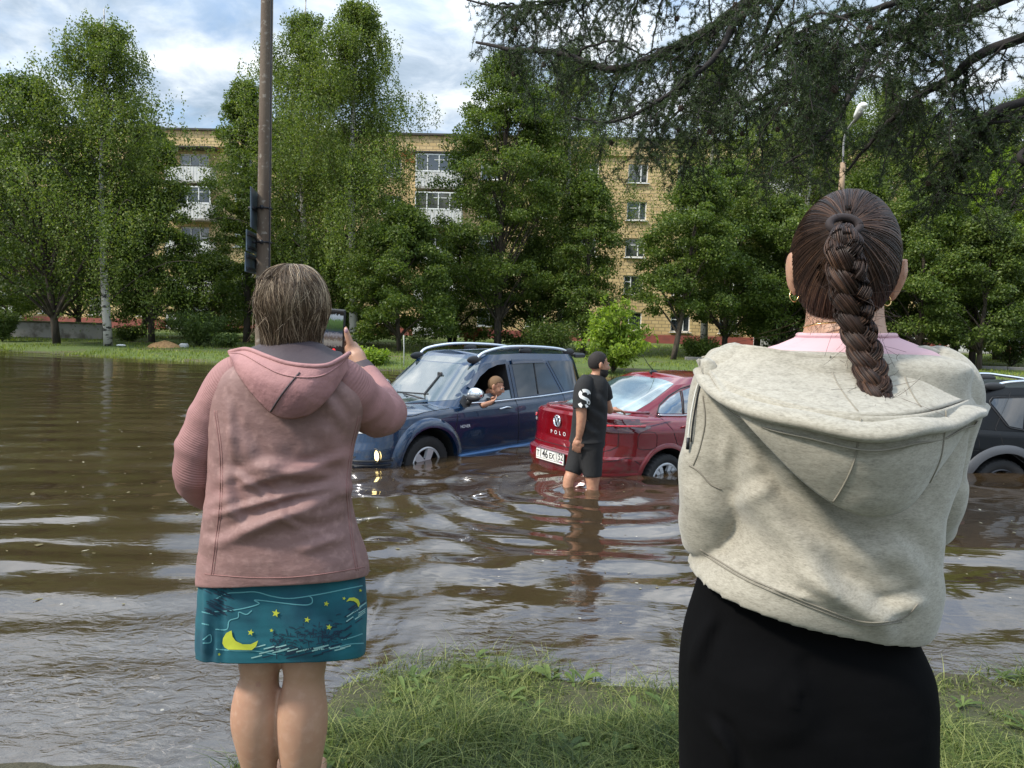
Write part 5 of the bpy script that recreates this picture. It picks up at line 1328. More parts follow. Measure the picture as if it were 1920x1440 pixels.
def moon(cx, cy, r, a0, k=18, th=.72):
    o = [(cx + r * math.cos(t), cy + r * .80 * math.sin(t)) for t in np.linspace(a0 - 1.75, a0 + 1.75, k)]
    dx, dy = -math.cos(a0) * r * .55, -math.sin(a0) * r * .55 * .8
    e0, e1 = o[0], o[-1]; mid = (cx + math.cos(a0) * r * .28, cy + math.sin(a0) * r * .8 * .28)
    inner = [((1 - t) ** 2 * e1[0] + 2 * t * (1 - t) * (2 * mid[0] - (e0[0] + e1[0]) / 2) + t * t * e0[0], (1 - t) ** 2 * e1[1] + 2 * t * (1 - t) * (2 * mid[1] - (e0[1] + e1[1]) / 2) + t * t * e0[1]) for t in np.linspace(0, 1, k)[1:-1]]
    decal(o + inner, 1)
decal([(434, 1182), (424, 1187), (418, 1197), (417, 1207), (421, 1214), (428, 1218), (472, 1219), (480, 1212), (484, 1201), (470, 1208), (455, 1208), (442, 1202), (436, 1194)], 1)
decal([(649, 1128), (655, 1121), (664, 1120), (672, 1124), (675, 1132), (672, 1139), (669, 1131), (663, 1127), (656, 1126)], 1)
for x, y, r in ((517, 1150, 8), (576, 1162, 6), (617, 1176, 6), (612, 1132, 5.5), (470, 1186, 6.5), (509, 1182, 4), (645, 1122, 3.5), (676, 1107, 3.5), (411, 1227, 3.5)):
    decal([(x + (r if i % 2 == 0 else r * .42) * math.sin(i * math.pi / 5 + .2), y - (r if i % 2 == 0 else r * .42) * math.cos(i * math.pi / 5 + .2)) for i in range(10)], 1)
for L in ([(403, 1124), (425, 1113), (450, 1111), (480, 1110), (510, 1118), (545, 1122), (600, 1114), (650, 1104), (680, 1098)], [(402, 1147), (430, 1145), (460, 1140), (486, 1132), (480, 1125), (560, 1134), (583, 1132), (585, 1122), (578, 1117)], [(404, 1180), (425, 1180), (430, 1164), (446, 1158), (448, 1148), (462, 1152), (472, 1145)], [(378, 1147), (390, 1150), (400, 1152)], [(378, 1169), (392, 1172)], [(380, 1200), (394, 1190), (395, 1204), (380, 1206)], [(405, 1217), (440, 1220), (480, 1221), (520, 1228)], [(640, 1200), (660, 1195), (680, 1188)], [(630, 1215), (655, 1208), (682, 1206)]):
    dline(L, 2.0, 2)
r_ = np.random.default_rng(12)
for i in range(150):
    x = r_.uniform(505, 640); y = 1195 + r_.normal(0, 13) - (x - 570) * .16; L = r_.uniform(5, 13); a = r_.uniform(-.9, .1) + (.4 if i % 3 else 2.0)
    dline([(x, y), (x + L * .5 * math.cos(a), y + L * .5 * math.sin(a) - 1), (x + L * math.cos(a), y + L * math.sin(a))], 1.5, 3, .0018, 5)
for i in range(46):
    x = r_.uniform(380, 425); y = r_.uniform(1096, 1150); dline([(x, y), (x + 6, y + 2), (x + 14, y + 6)], 1.6, 3, .0018, 4)
for i in range(40):
    x = r_.uniform(470, 640); y = 1222 + r_.normal(0, 5) - max(0, x - 560) * .12; dline([(x, y), (x + 9, y - 2), (x + 20, y - 5)], 2.2, 4 if i % 2 else 3, .0020, 5)
for i in range(26):
    x = r_.uniform(640, 676); y = 1165 + r_.normal(0, 14) - (x - 655) * .5; dline([(x, y), (x + 6, y - 4), (x + 13, y - 9)], 2, 4 if i % 3 == 0 else 3, .0020, 5)
sb.build('skirt', [TEAL, YEL, LBL, NAVY, MINT], wm)
# jacket: smooth back panel, ribbed sleeves, hood, dark collar
JK = mat('dusty_pink_poplin', (.215, .120, .108), .7, var=[(3, (.20, .112, .104), .45, .65), (40, (.275, .162, .146), .5, .7), (2.6, (.28, .15, .14), .5, .7, (1, 1, 3))], bump=[(7, .35, .020, 4, (1, 1, 1.8)), (46, .22, .004, 4), (300, .15, .0006)])
HOODP = mat('faded_pink_poplin', (.335, .168, .165), .75, var=(6, (.25, .12, .122), .45, .62), bump=[(13, .6, .018, 5), (60, .3, .003)])
DARKC = mat('dark_mauve_lining', (.045, .032, .038), .7, bump=(18, .4, .01))
def cord_mat(name, axis):
    m = mat(name, (.315, .160, .152), .8, var=(4, (.25, .125, .12), .45, .65), bump=(12, .5, .016, 4))
    t = m.node_tree; gg = G(t); pbn = t.nodes['Principled BSDF']
    oc_ = gg.n('ShaderNodeTexCoord').outputs['UV']
    wv = gg.n('ShaderNodeTexWave', {'Vector': oc_, 'Scale': 1.0, 'Distortion': .25, 'Detail': 1.0}, wave_type='BANDS', bands_direction='Y')
    bn = gg.n('ShaderNodeBump', {'Height': wv.outputs['Fac'], 'Strength': .4, 'Distance': .0025, 'Normal': pbn.inputs['Normal'].links[0].from_socket})
    t.links.new(bn.outputs[0], pbn.inputs['Normal'])
    src = pbn.inputs['Base Color'].links[0].from_socket
    t.links.new(gg.mix(gg.math('MULTIPLY', wv.outputs['Fac'], .30), src, (.30, .145, .145, 1)), pbn.inputs['Base Color'])
    return m
JF = [(425, 925, 655, 850, 9, .008), (405, 965, 640, 905, 8, .009), (450, 1000, 690, 900, 12, .010), (430, 880, 520, 940, 7, .006), (520, 945, 560, 990, 7, .005), (600, 740, 650, 800, 12, .006), (425, 760, 445, 860, 9, .006), (560, 1030, 640, 1010, 9, .004), (452, 862, 640, 900, 14, .007), (415, 905, 560, 872, 18, .008), (400, 955, 560, 915, 16, .010), (560, 930, 680, 905, 16, .009), (430, 985, 650, 955, 22, .011), (390, 1020, 520, 985, 14, .006), (420, 880, 445, 980, 12, .008), (655, 860, 640, 960, 12, .007), (520, 830, 500, 900, 20, .005), (600, 800, 640, 860, 18, .006), (560, 1010, 680, 1000, 18, .005), (440, 800, 470, 860, 15, .006)]
V = wrap([(500, 655, 600, 655, .05, .05), (462, 672, 636, 672, .10, .08), (420, 700, 668, 702, .135, .11), (402, 752, 690, 752, .150, .13), (400, 830, 664, 832, .150, .14), (396, 900, 655, 900, .145, .15), (391, 950, 657, 948, .148, .155), (384, 1000, 668, 996, .155, .16, .012), (379, 1050, 685, 1044, .160, .165, .028), (377, 1090, 690, 1076, .158, .165, .036), (381, 1091, 686, 1077, .148, .155, .034)], YW, 110, 150, 2.4, JF)
th = np.arange(150) * 2 * math.pi / 150
rowk = np.linspace(0, 1, 110); band = np.clip((rowk - .955) / .02, 0, 1) * np.clip((1.0 - rowk) / .01, 0, 1)
V[:, :, 1] += -np.sign(np.sin(th))[None] * .0040 * np.sin(th * 62)[None] * band[:, None]
V[:, :, 0] += (.0030 * np.exp(-((rowk - .952) / .006) ** 2))[:, None] * -np.cos(th)[None]; V[:, :, 1] += (.0040 * np.exp(-((rowk - .952) / .006) ** 2))[:, None] * -np.sin(th)[None]
grid_obj('jacket', V, JK, wm)
f = MB()
JB = BVHTree.FromPolygons([Vector(v) for v in V.reshape(-1, 3)], [tuple(q) for q in grid_faces(110, 150, True)])
def on_jacket(px, py, off=.001):
    d = Vector(ray(px, py)).normalized(); loc, nr, _, _ = JB.ray_cast(Vector((0, 0, CAMZ)), d); return None if loc is None else np.array(loc - d * off)
f.tube([p_ for p_ in (on_jacket(x, 1076 + 14 * math.sin((x - 380) / 308 * 3.14) - (x - 380) * .045, .0004) for x in np.linspace(384, 684, 60)) if p_ is not None], .0014, 5)
for L in ([(402, 770), (412, 850), (412, 940), (402, 1030), (396, 1078)], [(672, 780), (656, 850), (650, 920), (658, 1010), (668, 1070)]):
    for dx in (0, 4):
        q = [on_jacket(x + dx, y, .0006) for x, y in crom(np.array(L, float), 60)]; q = [p for p in q if p is not None]
        f.tube(q, .0011 if dx else .0016, 5)
f.build('jacket_seam', mat('seam_thread', (.25, .12, .11), .8), wm)
def sleeve(rows, name, m, n, ridges, mt):
    p, r = pxtube(rows, m); T, N, B = frames(p); A = np.arange(n) * 2 * math.pi / n
    d = np.r_[0, np.cumsum(np.linalg.norm(np.diff(p, axis=0), axis=1))]
    rad = r[:, None] * np.ones(n)
    for c, w, a, ph in ridges: rad = rad + a * np.exp(-((d[:, None] - c - .012 * np.sin(A + ph)) / w) ** 2) * (.65 + .35 * np.cos(A - ph))
    V = p[:, None] + (N[:, None] * np.cos(A)[:, None] + B[:, None] * np.sin(A)[:, None]) * rad[..., None]
    uv = np.stack([np.broadcast_to(A / 6.28, (m, n)), np.broadcast_to(d[:, None] * 52, (m, n))], -1)
    F = [grid_faces(m, n, True), (np.arange(n)[::-1])[None], (np.arange(n) + (m - 1) * n)[None]]
    return mesh_np(name, V.reshape(-1, 3), F, mt, wm, True, uv=uv.reshape(-1, 2))
CORD = cord_mat('ribbed_pink_knit', 0)
sleeve([(478, 690, YW - .02, .050), (444, 716, YW - .02, .074), (410, 770, YW, .073), (384, 830, YW + .01, .070), (371, 880, YW + .03, .067), (379, 913, YW + .09, .060), (405, 925, YW + .17, .056), (440, 918, YW + .23, .046)], 'left_sleeve' if False else 'sleeve', 90, 40, [(.20, .02, .006, 1), (.26, .018, .008, 2), (.31, .02, .010, 0), (.37, .02, .008, 3), (.43, .02, .007, 1)], CORD)
sleeve([(612, 690, YW - .02, .050), (640, 716, YW - .02, .070), (672, 748, YW + .03, .070), (702, 772, YW + .10, .068), (722, 777, YW + .17, .064), (718, 755, YW + .25, .056), (703, 727, YW + .32, .048), (688, 704, YW + .365, .043)], 'sleeve', 90, 40, [(.10, .02, .004, 1), (.17, .018, .006, 2), (.22, .02, .009, 4), (.27, .018, .008, 3), (.32, .015, .007, 1), (.36, .012, .006, 2)], CORD)
p, r = pxtube([(690, 708, YW + .36, .0425), (683, 698, YW + .375, .041), (677, 690, YW + .39, .0385)], 10); f = MB().tube(p, r, 24); f.build('cuff', DARKC, wm)
def draped(top, bot, bulge, m, n, amp=0, seed=0):
    """sheet between two polylines of (px,py,Y); bulges towards the viewer"""
    a = np.array([P(*q) for q in crom(np.array(top, float), n)]); b_ = np.array([P(*q) for q in crom(np.array(bot, float), n)])
    t = np.linspace(0, 1, m)[:, None, None]; V = a[None] * (1 - t) + b_[None] * t
    s = np.sin(np.linspace(0, math.pi, n)); V[:, :, 1] -= bulge * np.sin(t[:, :, 0] * math.pi * .9) ** .8 * (.35 + .65 * s)[None]
    if amp: V[:, :, 1] += amp * fbm(V[:, :, 0] * 20, V[:, :, 2] * 20, seed, 3, 1.0)
    return V
top = [(430, 660, YW - .02), (462, 655, YW - .10), (500, 668, YW - .165), (535, 680, YW - .19), (575, 686, YW - .20), (612, 685, YW - .185), (640, 672, YW - .13), (655, 662, YW - .05)]
bot = [(432, 667, YW - .04), (446, 700, YW - .12), (478, 742, YW - .16), (512, 775, YW - .175), (545, 785, YW - .18), (585, 776, YW - .175), (622, 742, YW - .16), (655, 690, YW - .08)]
V = draped(top, bot, .035, 26, 60, .003, 3); Vs, Fs = solid_grid(V, .006)
ho = mesh_np('hood', Vs, Fs, HOODP, wm)
f = MB(); f.tube(V[0], .0065, 8)
q = []
for i in range(22):
    u_ = 32.5 - .36 * i; q.append(V[3 + i][int(u_)] * (1 - u_ % 1) + V[3 + i][int(u_) + 1] * (u_ % 1) + np.array([0, -.0005, 0]))
q = q; f.tube(q, .0026, 6, 1)
f.tube(V[5] + np.array([0, -.001, 0]), .0022, 5); f.build('hood_trim', [HOODP, DARKC], ho)
inner = draped([(480, 648, YW + .02), (505, 640, YW - .03), (550, 638, YW - .055), (595, 642, YW - .04), (622, 655, YW + .0), (640, 660, YW + .04)], [(435, 664, YW - .01), (470, 672, YW - .10), (520, 690, YW - .175), (575, 694, YW - .19), (625, 688, YW - .16), (652, 674, YW - .05)], .012, 14, 40, .006, 8)
Vs, Fs = solid_grid(inner, .006); mesh_np('collar', Vs, Fs, DARKC, wm)
# hair: a short bob built lock by lock from the crown
def bob(parent, C, rad, n, mt, base, seed):
    r = np.random.default_rng(seed); K = 18
    phi = r.uniform(0, 2 * math.pi, n); cl_ = np.round(phi * 11) / 11 + r.normal(0, .02, n); phi = .45 * phi + .55 * cl_
    back = -np.sin(phi)
    end = np.where(back > -.25, r.uniform(1.75, 2.80, n), r.uniform(1.1, 1.4, n)); st = r.uniform(.05, 1.25, n) ** 1.0; st = np.minimum(st, end - .5)
    th = st[:, None] + (end - st)[:, None] * np.linspace(0, 1, K)[None]
    wav = .085 * np.sin(th * 4 + phi[:, None] * 7) + .05 * np.sin(th * 5 + r.uniform(0, 6.28, n)[:, None]) + r.normal(0, .11, n)[:, None] * np.linspace(0, 1, K)[None] ** 2
    ph = phi[:, None] + wav; off = r.uniform(.0, .012, n)[:, None] + .010 * np.sin(np.linspace(0, math.pi, K))[None]
    over = np.maximum(0, th - 1.62)
    s = np.where(th < 1.62, np.sin(th), 1 - .30 * over + .16 * np.maximum(0, over - .55) ** 1.2 * (r.uniform(-.5, 1.9, n) + 1.4 * np.maximum(0, -np.cos(phi)))[:, None])
    z = np.where(th < 1.62, np.cos(th), math.cos(1.62) - over * .98)
    x = (rad[0] + off) * s * np.cos(ph); y = (rad[1] + off) * s * np.sin(ph)
    paths = np.stack([C[0] + x, C[1] + y, C[2] + (rad[2] + off) * z], -1)
    kk = np.linspace(0, 1, K)
    V, F = strips(paths, (.0012 * (1 - .6 * kk ** 2))[None] * r.uniform(.5, 1.25, n)[:, None], 3)
    m_ = 170; p2 = r.uniform(math.pi, 2 * math.pi, m_); t0 = r.uniform(.1, 1.5, m_); t1 = t0 + r.uniform(.5, 1.3, m_); tt = t0[:, None] + (t1 - t0)[:, None] * kk[None]; pp_ = p2[:, None] + (r.normal(0, .5, m_)[:, None] * kk[None] ** 1.5) + .10 * np.sin(tt * 7 + p2[:, None] * 9)
    ov = np.maximum(0, tt - 1.62); s = np.where(tt < 1.62, np.sin(tt), 1 - .22 * ov + .25 * ov ** 1.5); lift = (.008 + r.uniform(0, .014, m_)[:, None] * np.sin(kk * 3.1)[None] + r.uniform(0, .03, m_)[:, None] * kk[None] ** 4)
    q2 = np.stack([C[0] + (rad[0] + lift) * s * np.cos(pp_), C[1] + (rad[1] + lift) * s * np.sin(pp_), C[2] + np.where(tt < 1.62, (rad[2] + lift) * np.cos(tt), rad[2] * (math.cos(1.62) - ov * .98))], -1)
    V2, F2 = strips(q2, (.0008 * (1 - .7 * kk ** 2))[None] * r.uniform(.5, 1.2, m_)[:, None], 3); n0_ = len(V); V = np.concatenate([V, V2]); F = np.concatenate([F, F2 + n0_])
    o = mesh_np('hair', V, F, mt, parent)
    A_ = np.linspace(0, 2 * math.pi, 48, endpoint=False); rows = []
    for t in np.linspace(.02, 2.35, 22):
        ov = max(0, t - 1.62); s_ = math.sin(t) if t < 1.62 else 1 - .30 * ov; z_ = math.cos(t) if t < 1.62 else math.cos(1.62) - ov * .9
        front = np.sin(A_) > .35; tt = np.where(front & (t > 1.2), 0, 1)
        rows.append(np.column_stack([C[0] + rad[0] * s_ * np.cos(A_), C[1] + rad[1] * s_ * np.sin(A_) * np.where(front & (t > 1.25), .55, 1), np.full(48, C[2] + rad[2] * z_)]))
    Vb = np.array(rows); mesh_np('hair_base', Vb.reshape(-1, 3), [grid_faces(22, 48, True), np.arange(48)[::-1][None]], base, o)
    return o
hC = P(549, 574, YW + .015); bob(wm, hC, (.086, .106, .109), 5600, HAIRG, HAIRGB, 5)
# the phone in her raised hand is its own thing
pc = P(626, 622, YW + .405)
phn = thing('phone', 'black phone in a dark case recording the cars, held up in the raised hand', 'phone', tuple(pc), 0)
prot = frame_of((.03, 1, .05), (.05, 0, 1)); hw_, hh_ = .0385, .079
f = MB().box(pc, (.010, hw_ * 2, hh_ * 2), prot, bev=.004); f.build('phone_case', BLACKP, phn, True, 35)
scr = bpy.data.materials.new('phone_screen'); scr.use_nodes = True; t_ = scr.node_tree; gg = G(t_); pb2 = t_.nodes['Principled BSDF']
uvn = gg.n('ShaderNodeTexCoord').outputs['UV']; sp2 = gg.n('ShaderNodeSeparateXYZ', {0: uvn})
nz = gg.noise(gg.mapping(uvn, (1.2, 2, 1)), 9, 5, .6)
yy = gg.math('ADD', sp2.outputs[1], gg.math('MULTIPLY', gg.math('SUBTRACT', nz.outputs['Fac'], .5), .22))
cr2 = gg.ramp(yy, [(.0, (.01, .01, .01)), (.14, (.012, .012, .012)), (.15, (.09, .085, .08)), (.26, (.15, .145, .13)), (.34, (.06, .045, .035)), (.44, (.14, .14, .16)), (.50, (.02, .03, .05)), (.58, (.02, .04, .015)), (.78, (.05, .09, .03)), (.84, (.17, .20, .23)), (.92, (.21, .24, .27)), (.93, (.01, .01, .01))])
t_.links.new(cr2.outputs[0], pb2.inputs['Base Color']); t_.links.new(cr2.outputs[0], pb2.inputs['Emission Color']); pb2.inputs['Emission Strength'].default_value = .4; pb2.inputs['Roughness'].default_value = .12
A2 = lambda p: pc + prot @ np.array(p)
q = np.array([A2((-.0058, y, z)) for y, z in ((hw_ - .006, -hh_ + .009), (-hw_ + .006, -hh_ + .009), (-hw_ + .006, hh_ - .009), (hw_ - .006, hh_ - .009))])
mesh_np('screen', q, np.array([[0, 1, 2, 3]]), scr, phn, False, uv=[(0, 0), (1, 0), (1, 1), (0, 1)])
A_ = np.linspace(0, 2 * math.pi, 24, endpoint=False)
f = MB().add([A2((-.0062, -.004 + .0058 * math.cos(a), -hh_ + .016 + .0058 * math.sin(a))) for a in A_], [tuple(range(24))[::-1]]); f.build('record_button', mat('record_red', (.7, .03, .03), .4, emit=((.8, .03, .04), .7)), phn, False)

# ---------------------------------------------------------------- girl in the grey hoodie
YG = 1.10
g0 = np.array([P(1525, 1300, YG)[0], YG, float(ground_z(P(1525, 1300, YG)[0], YG))])
gl_ = thing('person', 'girl with long brown braid in an oatmeal grey hoodie and black trousers', 'person', tuple(g0), 0, 'people at the flood')
b = MB(); gz = g0[2]
hrot = frame_of((.44, 1, -.03)); hc = P(1583, 500, YG + .035)
Ag = head(b, hc, hrot, .92, ears=False); hrot_g = hrot
for x, y, s in ((1484, 510, -1), (1680, 522, 1)):
    e = P(x, y, YG + .035); rt = frame_of((s * -.25, 1, 0), (s * .10, 0, 1))
    b.ball(e, (.017, .009, .034), 0, 16, 12, rt); b.ball(e + np.array([s * .004, -.012, .008]), (.010, .006, .027), 0, 14, 10, rt); b.ball(e + np.array([-s * .005, -.002, -.028]), (.010, .007, .011), 0, 12, 8, rt); b.ball(e + np.array([-s * .012, .004, 0]), (.02, .014, .02), 0, 12, 8)
p, r = pxtube([(1583, 545, YG + .035, .056), (1583, 600, YG + .03, .0575), (1582, 640, YG + .025, .066), (1580, 668, YG + .02, .088)], 16); b.tube(p, r, 24)
p, r = pxtube([(1580, 660, YG + .02, .07), (1575, 720, YG + .02, .12), (1570, 900, YG + .02, .125), (1550, 1100, YG + .02, .115), (1530, 1250, YG + .02, .14), (1522, 1420, YG + .02, .15)], 30); b.tube(p, r, 24)
for s, x in ((-1, 1430), (1, 1620)):
    p = np.array([P(x, 1400, YG + .02), [P(x, 1400, YG)[0], YG + .02, .75], [P(x, 1400, YG)[0] + s * .01, YG, gz + .50], [P(x, 1400, YG)[0] + s * .01, YG, gz + .09], [P(x, 1400, YG)[0] + s * .01, YG, gz + .05]]); b.tube(crom(p, 24), np.interp(np.linspace(0, 1, 24), [0, .3, .55, .7, .9, 1], [.085, .08, .055, .055, .038, .036]), 16)
    shoe(b, (p[3][0], YG, gz + .09), (s * .15, 1, 0))
for rows in ([(1370, 720, YG, .045), (1345, 880, YG, .040), (1340, 985, YG + .02, .036), (1400, 1030, YG + .14, .03), (1490, 1020, YG + .20, .026)], [(1760, 725, YG, .045), (1742, 880, YG, .040), (1735, 960, YG + .03, .036), (1660, 1000, YG + .15, .03), (1570, 1010, YG + .22, .026)]):
    p, r = pxtube(rows, 22); b.tube(p, r, 14); b.ball(p[0], .05)
    hand(b, p[-1], (1 if rows[-1][0] < 1530 else -1, .2, .1), (0, -1, 0), (0, 0, 1), .5, .92)
remeshed(b, 'body', SKIN, gl_, .0048, 8); eyes(gl_, Ag)
# black trousers
BLK = mat('black_jersey', (.0022, .0022, .0026), .92, spec=.08, var=(1.5, (.005, .005, .006), .45, .65), bump=[(5, .35, .02, 4), (260, .15, .001)])
V = wrap([(1325, 1060, 1690, 1120, .110, .12), (1308, 1120, 1702, 1180, .120, .13), (1288, 1190, 1722, 1230, .14, .14), (1280, 1260, 1730, 1280, .15, .15), (1279, 1330, 1730, 1340, .155, .15), (1280, 1440, 1725, 1445, .155, .15), (1286, 1560, 1720, 1560, .15, .145)], YG, 60, 110, 2.4, [(1340, 1350, 1380, 1440, 12, .010), (1330, 1150, 1300, 1260, 14, .008), (1480, 1290, 1500, 1300, 30, .006), (1440, 1250, 1470, 1400, 60, .006)])
o = grid_obj('trousers', V, BLK, gl_)
f = MB()
for s, x in ((-1, 1400), (1, 1640)):
    a = P(x, 1440, YG + .005); f.tube(crom(np.array([a, [a[0], YG, .80], [a[0] + s * .01, YG, .5], [a[0] + s * .01, YG, gz + .10]]), 20), np.linspace(.108, .085, 20), 24)
f.build('trouser_leg', BLK, o) if False else None
for s, x in ((-1, 1400), (1, 1640)):
    a = P(x, 1440, YG + .005); MB().tube(crom(np.array([a, [a[0], YG, .80], [a[0] + s * .01, YG, .5], [a[0] + s * .01, YG, gz + .10]]), 20), np.linspace(.108, .085, 20), 24).build('trouser_leg', BLK, o)
# pink shirt seen inside the collar
PINKT = mat('pale_pink_jersey', (.56, .36, .385), .85, bump=[(8, .25, .01), (320, .2, .0008)])
V = wrap([(1505, 628, 1662, 628, .070, .06), (1496, 634, 1672, 634, .080, .07), (1470, 645, 1705, 648, .095, .08), (1425, 664, 1745, 668, .105, .09), (1390, 720, 1770, 720, .11, .10), (1380, 800, 1760, 800, .115, .10)], YG + .02, 40, 80, 2.3)
so_ = grid_obj('shirt', V, PINKT, gl_); MB().tube(np.vstack([V[1], V[1][:1]]), .0042, 8).build('neckband', PINKT, so_)
MB().tube(np.vstack([V[6], V[6][:1]]), .0012, 5).build('collar_stitch', mat('stitch_pink', (.4, .22, .25), .8), so_)
# hoodie
def heather():
    m = mat('oatmeal_heather_fleece', (.50, .485, .42), .95, sheen=.25, bump=[(5, .45, .022, 4), (420, .25, .0009)])
    t = m.node_tree; gg = G(t); pbn = t.nodes['Principled BSDF']; oc_ = gg.n('ShaderNodeTexCoord').outputs['Object']
    a = gg.noise(gg.mapping(oc_, (1, 1, 3.2), rot=(0, .25, 0)), 190, 4, .6, Distortion=.4); c = gg.noise(gg.mapping(oc_, (1, 1, 2.6), rot=(0, .25, 0)), 60, 4, .6)
    f = gg.math('ADD', gg.math('MULTIPLY', a.outputs['Fac'], .6), gg.math('MULTIPLY', c.outputs['Fac'], .4))
    cr = gg.ramp(f, [(.34, (.19, .172, .135)), (.46, (.270, .248, .198)), (.56, (.325, .300, .243)), (.70, (.375, .348, .288))])
    t.links.new(cr.outputs[0], pbn.inputs['Base Color']); return m
FLEECE = heather()
GF = [(1390, 900, 1560, 1110, 30, .013), (1490, 1050, 1670, 1190, 24, .012), (1350, 830, 1368, 960, 16, .008), (1372, 955, 1450, 905, 16, .006), (1330, 1035, 1445, 1098, 6, .006), (1440, 1095, 1522, 1122, 6, .007), (1640, 1150, 1735, 1125, 14, .007), (1450, 860, 1560, 990, 26, .007), (1400, 860, 1480, 960, 18, .006), (1660, 1000, 1720, 1100, 26, .007), (1520, 1000, 1700, 1050, 36, .006), (1600, 985, 1730, 960, 24, .005)]
V = wrap([(1440, 655, 1720, 660, .085, .08), (1372, 676, 1790, 682, .115, .09), (1322, 716, 1790, 725, .125, .11), (1312, 780, 1785, 800, .130, .12), (1332, 865, 1765, 880, .135, .13), (1366, 945, 1735, 950, .140, .14), (1358, 1000, 1728, 1030, .150, .145), (1326, 1036, 1728, 1085, .158, .15), (1304, 1056, 1722, 1132, .155, .15, -.004), (1297, 1071, 1708, 1160, .148, .145, -.004), (1303, 1070, 1702, 1158, .138, .135)], YG, 130, 170, 2.5, GF)
HDV = V; HB = MB().add(V.reshape(-1, 3), [tuple(q) for q in grid_faces(130, 170, True)] + [tuple(range(169, -1, -1)), tuple(129 * 170 + i for i in range(170))])
def fsleeve(rows, ridges):
    p, r = pxtube(rows, 80); T, N, B = frames(p); n = 40; A = np.arange(n) * 2 * math.pi / n
    d = np.r_[0, np.cumsum(np.linalg.norm(np.diff(p, axis=0), axis=1))]; rad = r[:, None] * np.ones(n)
    for c, w, a, ph in ridges: rad = rad + a * np.exp(-((d[:, None] - c - .02 * np.sin(A + ph)) / w) ** 2) * (.6 + .4 * np.cos(A - ph))
    Vv = p[:, None] + (N[:, None] * np.cos(A)[:, None] + B[:, None] * np.sin(A)[:, None]) * rad[..., None]
    HB.add(Vv.reshape(-1, 3), [tuple(q) for q in grid_faces(80, n, True)] + [tuple(range(n - 1, -1, -1)), tuple(79 * n + i for i in range(n))])
fsleeve([(1420, 690, YG, .052), (1378, 725, YG, .064), (1362, 800, YG, .062), (1338, 880, YG, .050), (1330, 940, YG, .046), (1333, 990, YG + .02, .045), (1362, 1012, YG + .08, .044), (1420, 1025, YG + .15, .042), (1480, 1022, YG + .20, .036)], [(.16, .02, .006, 1), (.22, .018, .006, 4), (.255, .016, .007, 2), (.30, .015, .008, 0), (.34, .02, .006, 3)])
fsleeve([(1715, 695, YG, .052), (1758, 735, YG, .062), (1748, 820, YG, .056), (1738, 890, YG, .051), (1738, 940, YG + .01, .051), (1728, 975, YG + .06, .047), (1690, 995, YG + .14, .042), (1590, 1008, YG + .21, .036)], [(.18, .02, .006, 1), (.25, .018, .007, 4), (.29, .016, .006, 2)])
hd_ = remeshed(HB, 'hoodie', FLEECE, gl_, .0042, 5)
_o = np.array(gl_.location); HBV = BVHTree.FromPolygons([Vector(np.array(v.co[:]) + _o) for v in hd_.data.vertices], [tuple(p_.vertices) for p_ in hd_.data.polygons])
SEAMF = mat('fleece_stitch', (.20, .18, .145), .9)
for L in ([(1312, 1030), (1345, 1050), (1400, 1082), (1470, 1112), (1540, 1140), (1620, 1166), (1690, 1160), (1722, 1132)], [(1316, 1037), (1345, 1056), (1400, 1088), (1470, 1118), (1540, 1146), (1620, 1172), (1690, 1166)], [(1292, 872), (1310, 884), (1332, 908), (1352, 918)], [(1318, 742), (1322, 790), (1312, 840), (1300, 872)]):
    q = []
    for x, y in crom(np.array(L, float), 50):
        d = Vector(ray(x, y)).normalized(); h_ = HBV.ray_cast(Vector((0, 0, CAMZ)), d)[0]
        if h_ is not None: q.append(np.array(h_) - np.array(d) * .0004)
    if len(q) > 8: MB().tube(q, .0013, 5).build('hoodie_seam', SEAMF, hd_)
f = MB(); q = [P(x, y, 1.075) for x, y in crom(np.array([(1313, 705), (1302, 745), (1294, 790), (1290, 828)], float), 16)]; f.tube(q, .0015, 6); f.tube([p_ + np.array([.004, -.002, 0]) for p_ in q], .0013, 5, 1); f.tube([q[-2], q[-1] + np.array([0, 0, -.012])], .0028, 6, 1); f.build('sleeve_zip', [mat('zip_tape', (.55, .54, .5), .8), DARKM], gl_)
# the hood lying open on her back: inner sheet, rolled rim, outer pouch
rim = [(1320, 674, YG + .01), (1334, 696, YG - .05), (1372, 722, YG - .12), (1432, 745, YG - .175), (1500, 764, YG - .21), (1570, 776, YG - .232), (1640, 780, YG - .238), (1710, 776, YG - .222), (1775, 763, YG - .175), (1812, 750, YG - .10), (1834, 742, YG - .015)]
neck = [(1322, 669, YG + .03), (1338, 654, YG + .01), (1385, 646, YG - .03), (1430, 650, YG - .065), (1490, 660, YG - .085), (1560, 667, YG - .092), (1630, 668, YG - .09), (1690, 662, YG - .075), (1740, 648, YG - .04), (1796, 682, YG + .0), (1830, 728, YG + .03)]
Vi = draped(neck, rim, -.030, 22, 90, .007, 11)
Vs, Fs = solid_grid(Vi, .006); hi_ = mesh_np('hood', Vs, Fs, FLEECE, gl_)
low = [(1322, 690, YG - .02), (1350, 735, YG - .12), (1394, 790, YG - .16), (1440, 840, YG - .178), (1500, 900, YG - .188), (1560, 944, YG - .194), (1625, 966, YG - .196), (1690, 954, YG - .192), (1740, 904, YG - .175), (1790, 832, YG - .125), (1832, 752, YG - .03)]
Vo = draped(rim, low, .022, 40, 90, .005, 13)
Vs, Fs = solid_grid(Vo, .012); ho2 = mesh_np('hood_pouch', Vs, Fs, FLEECE, hi_)
RIM = np.array([P(*q) for q in crom(np.array(rim, float), 90)]); RIM[:, 1] += .004 * np.sin(RIM[:, 0] * 37) ; RIM[:, 2] += .0025 * np.sin(RIM[:, 0] * 52 + 1)
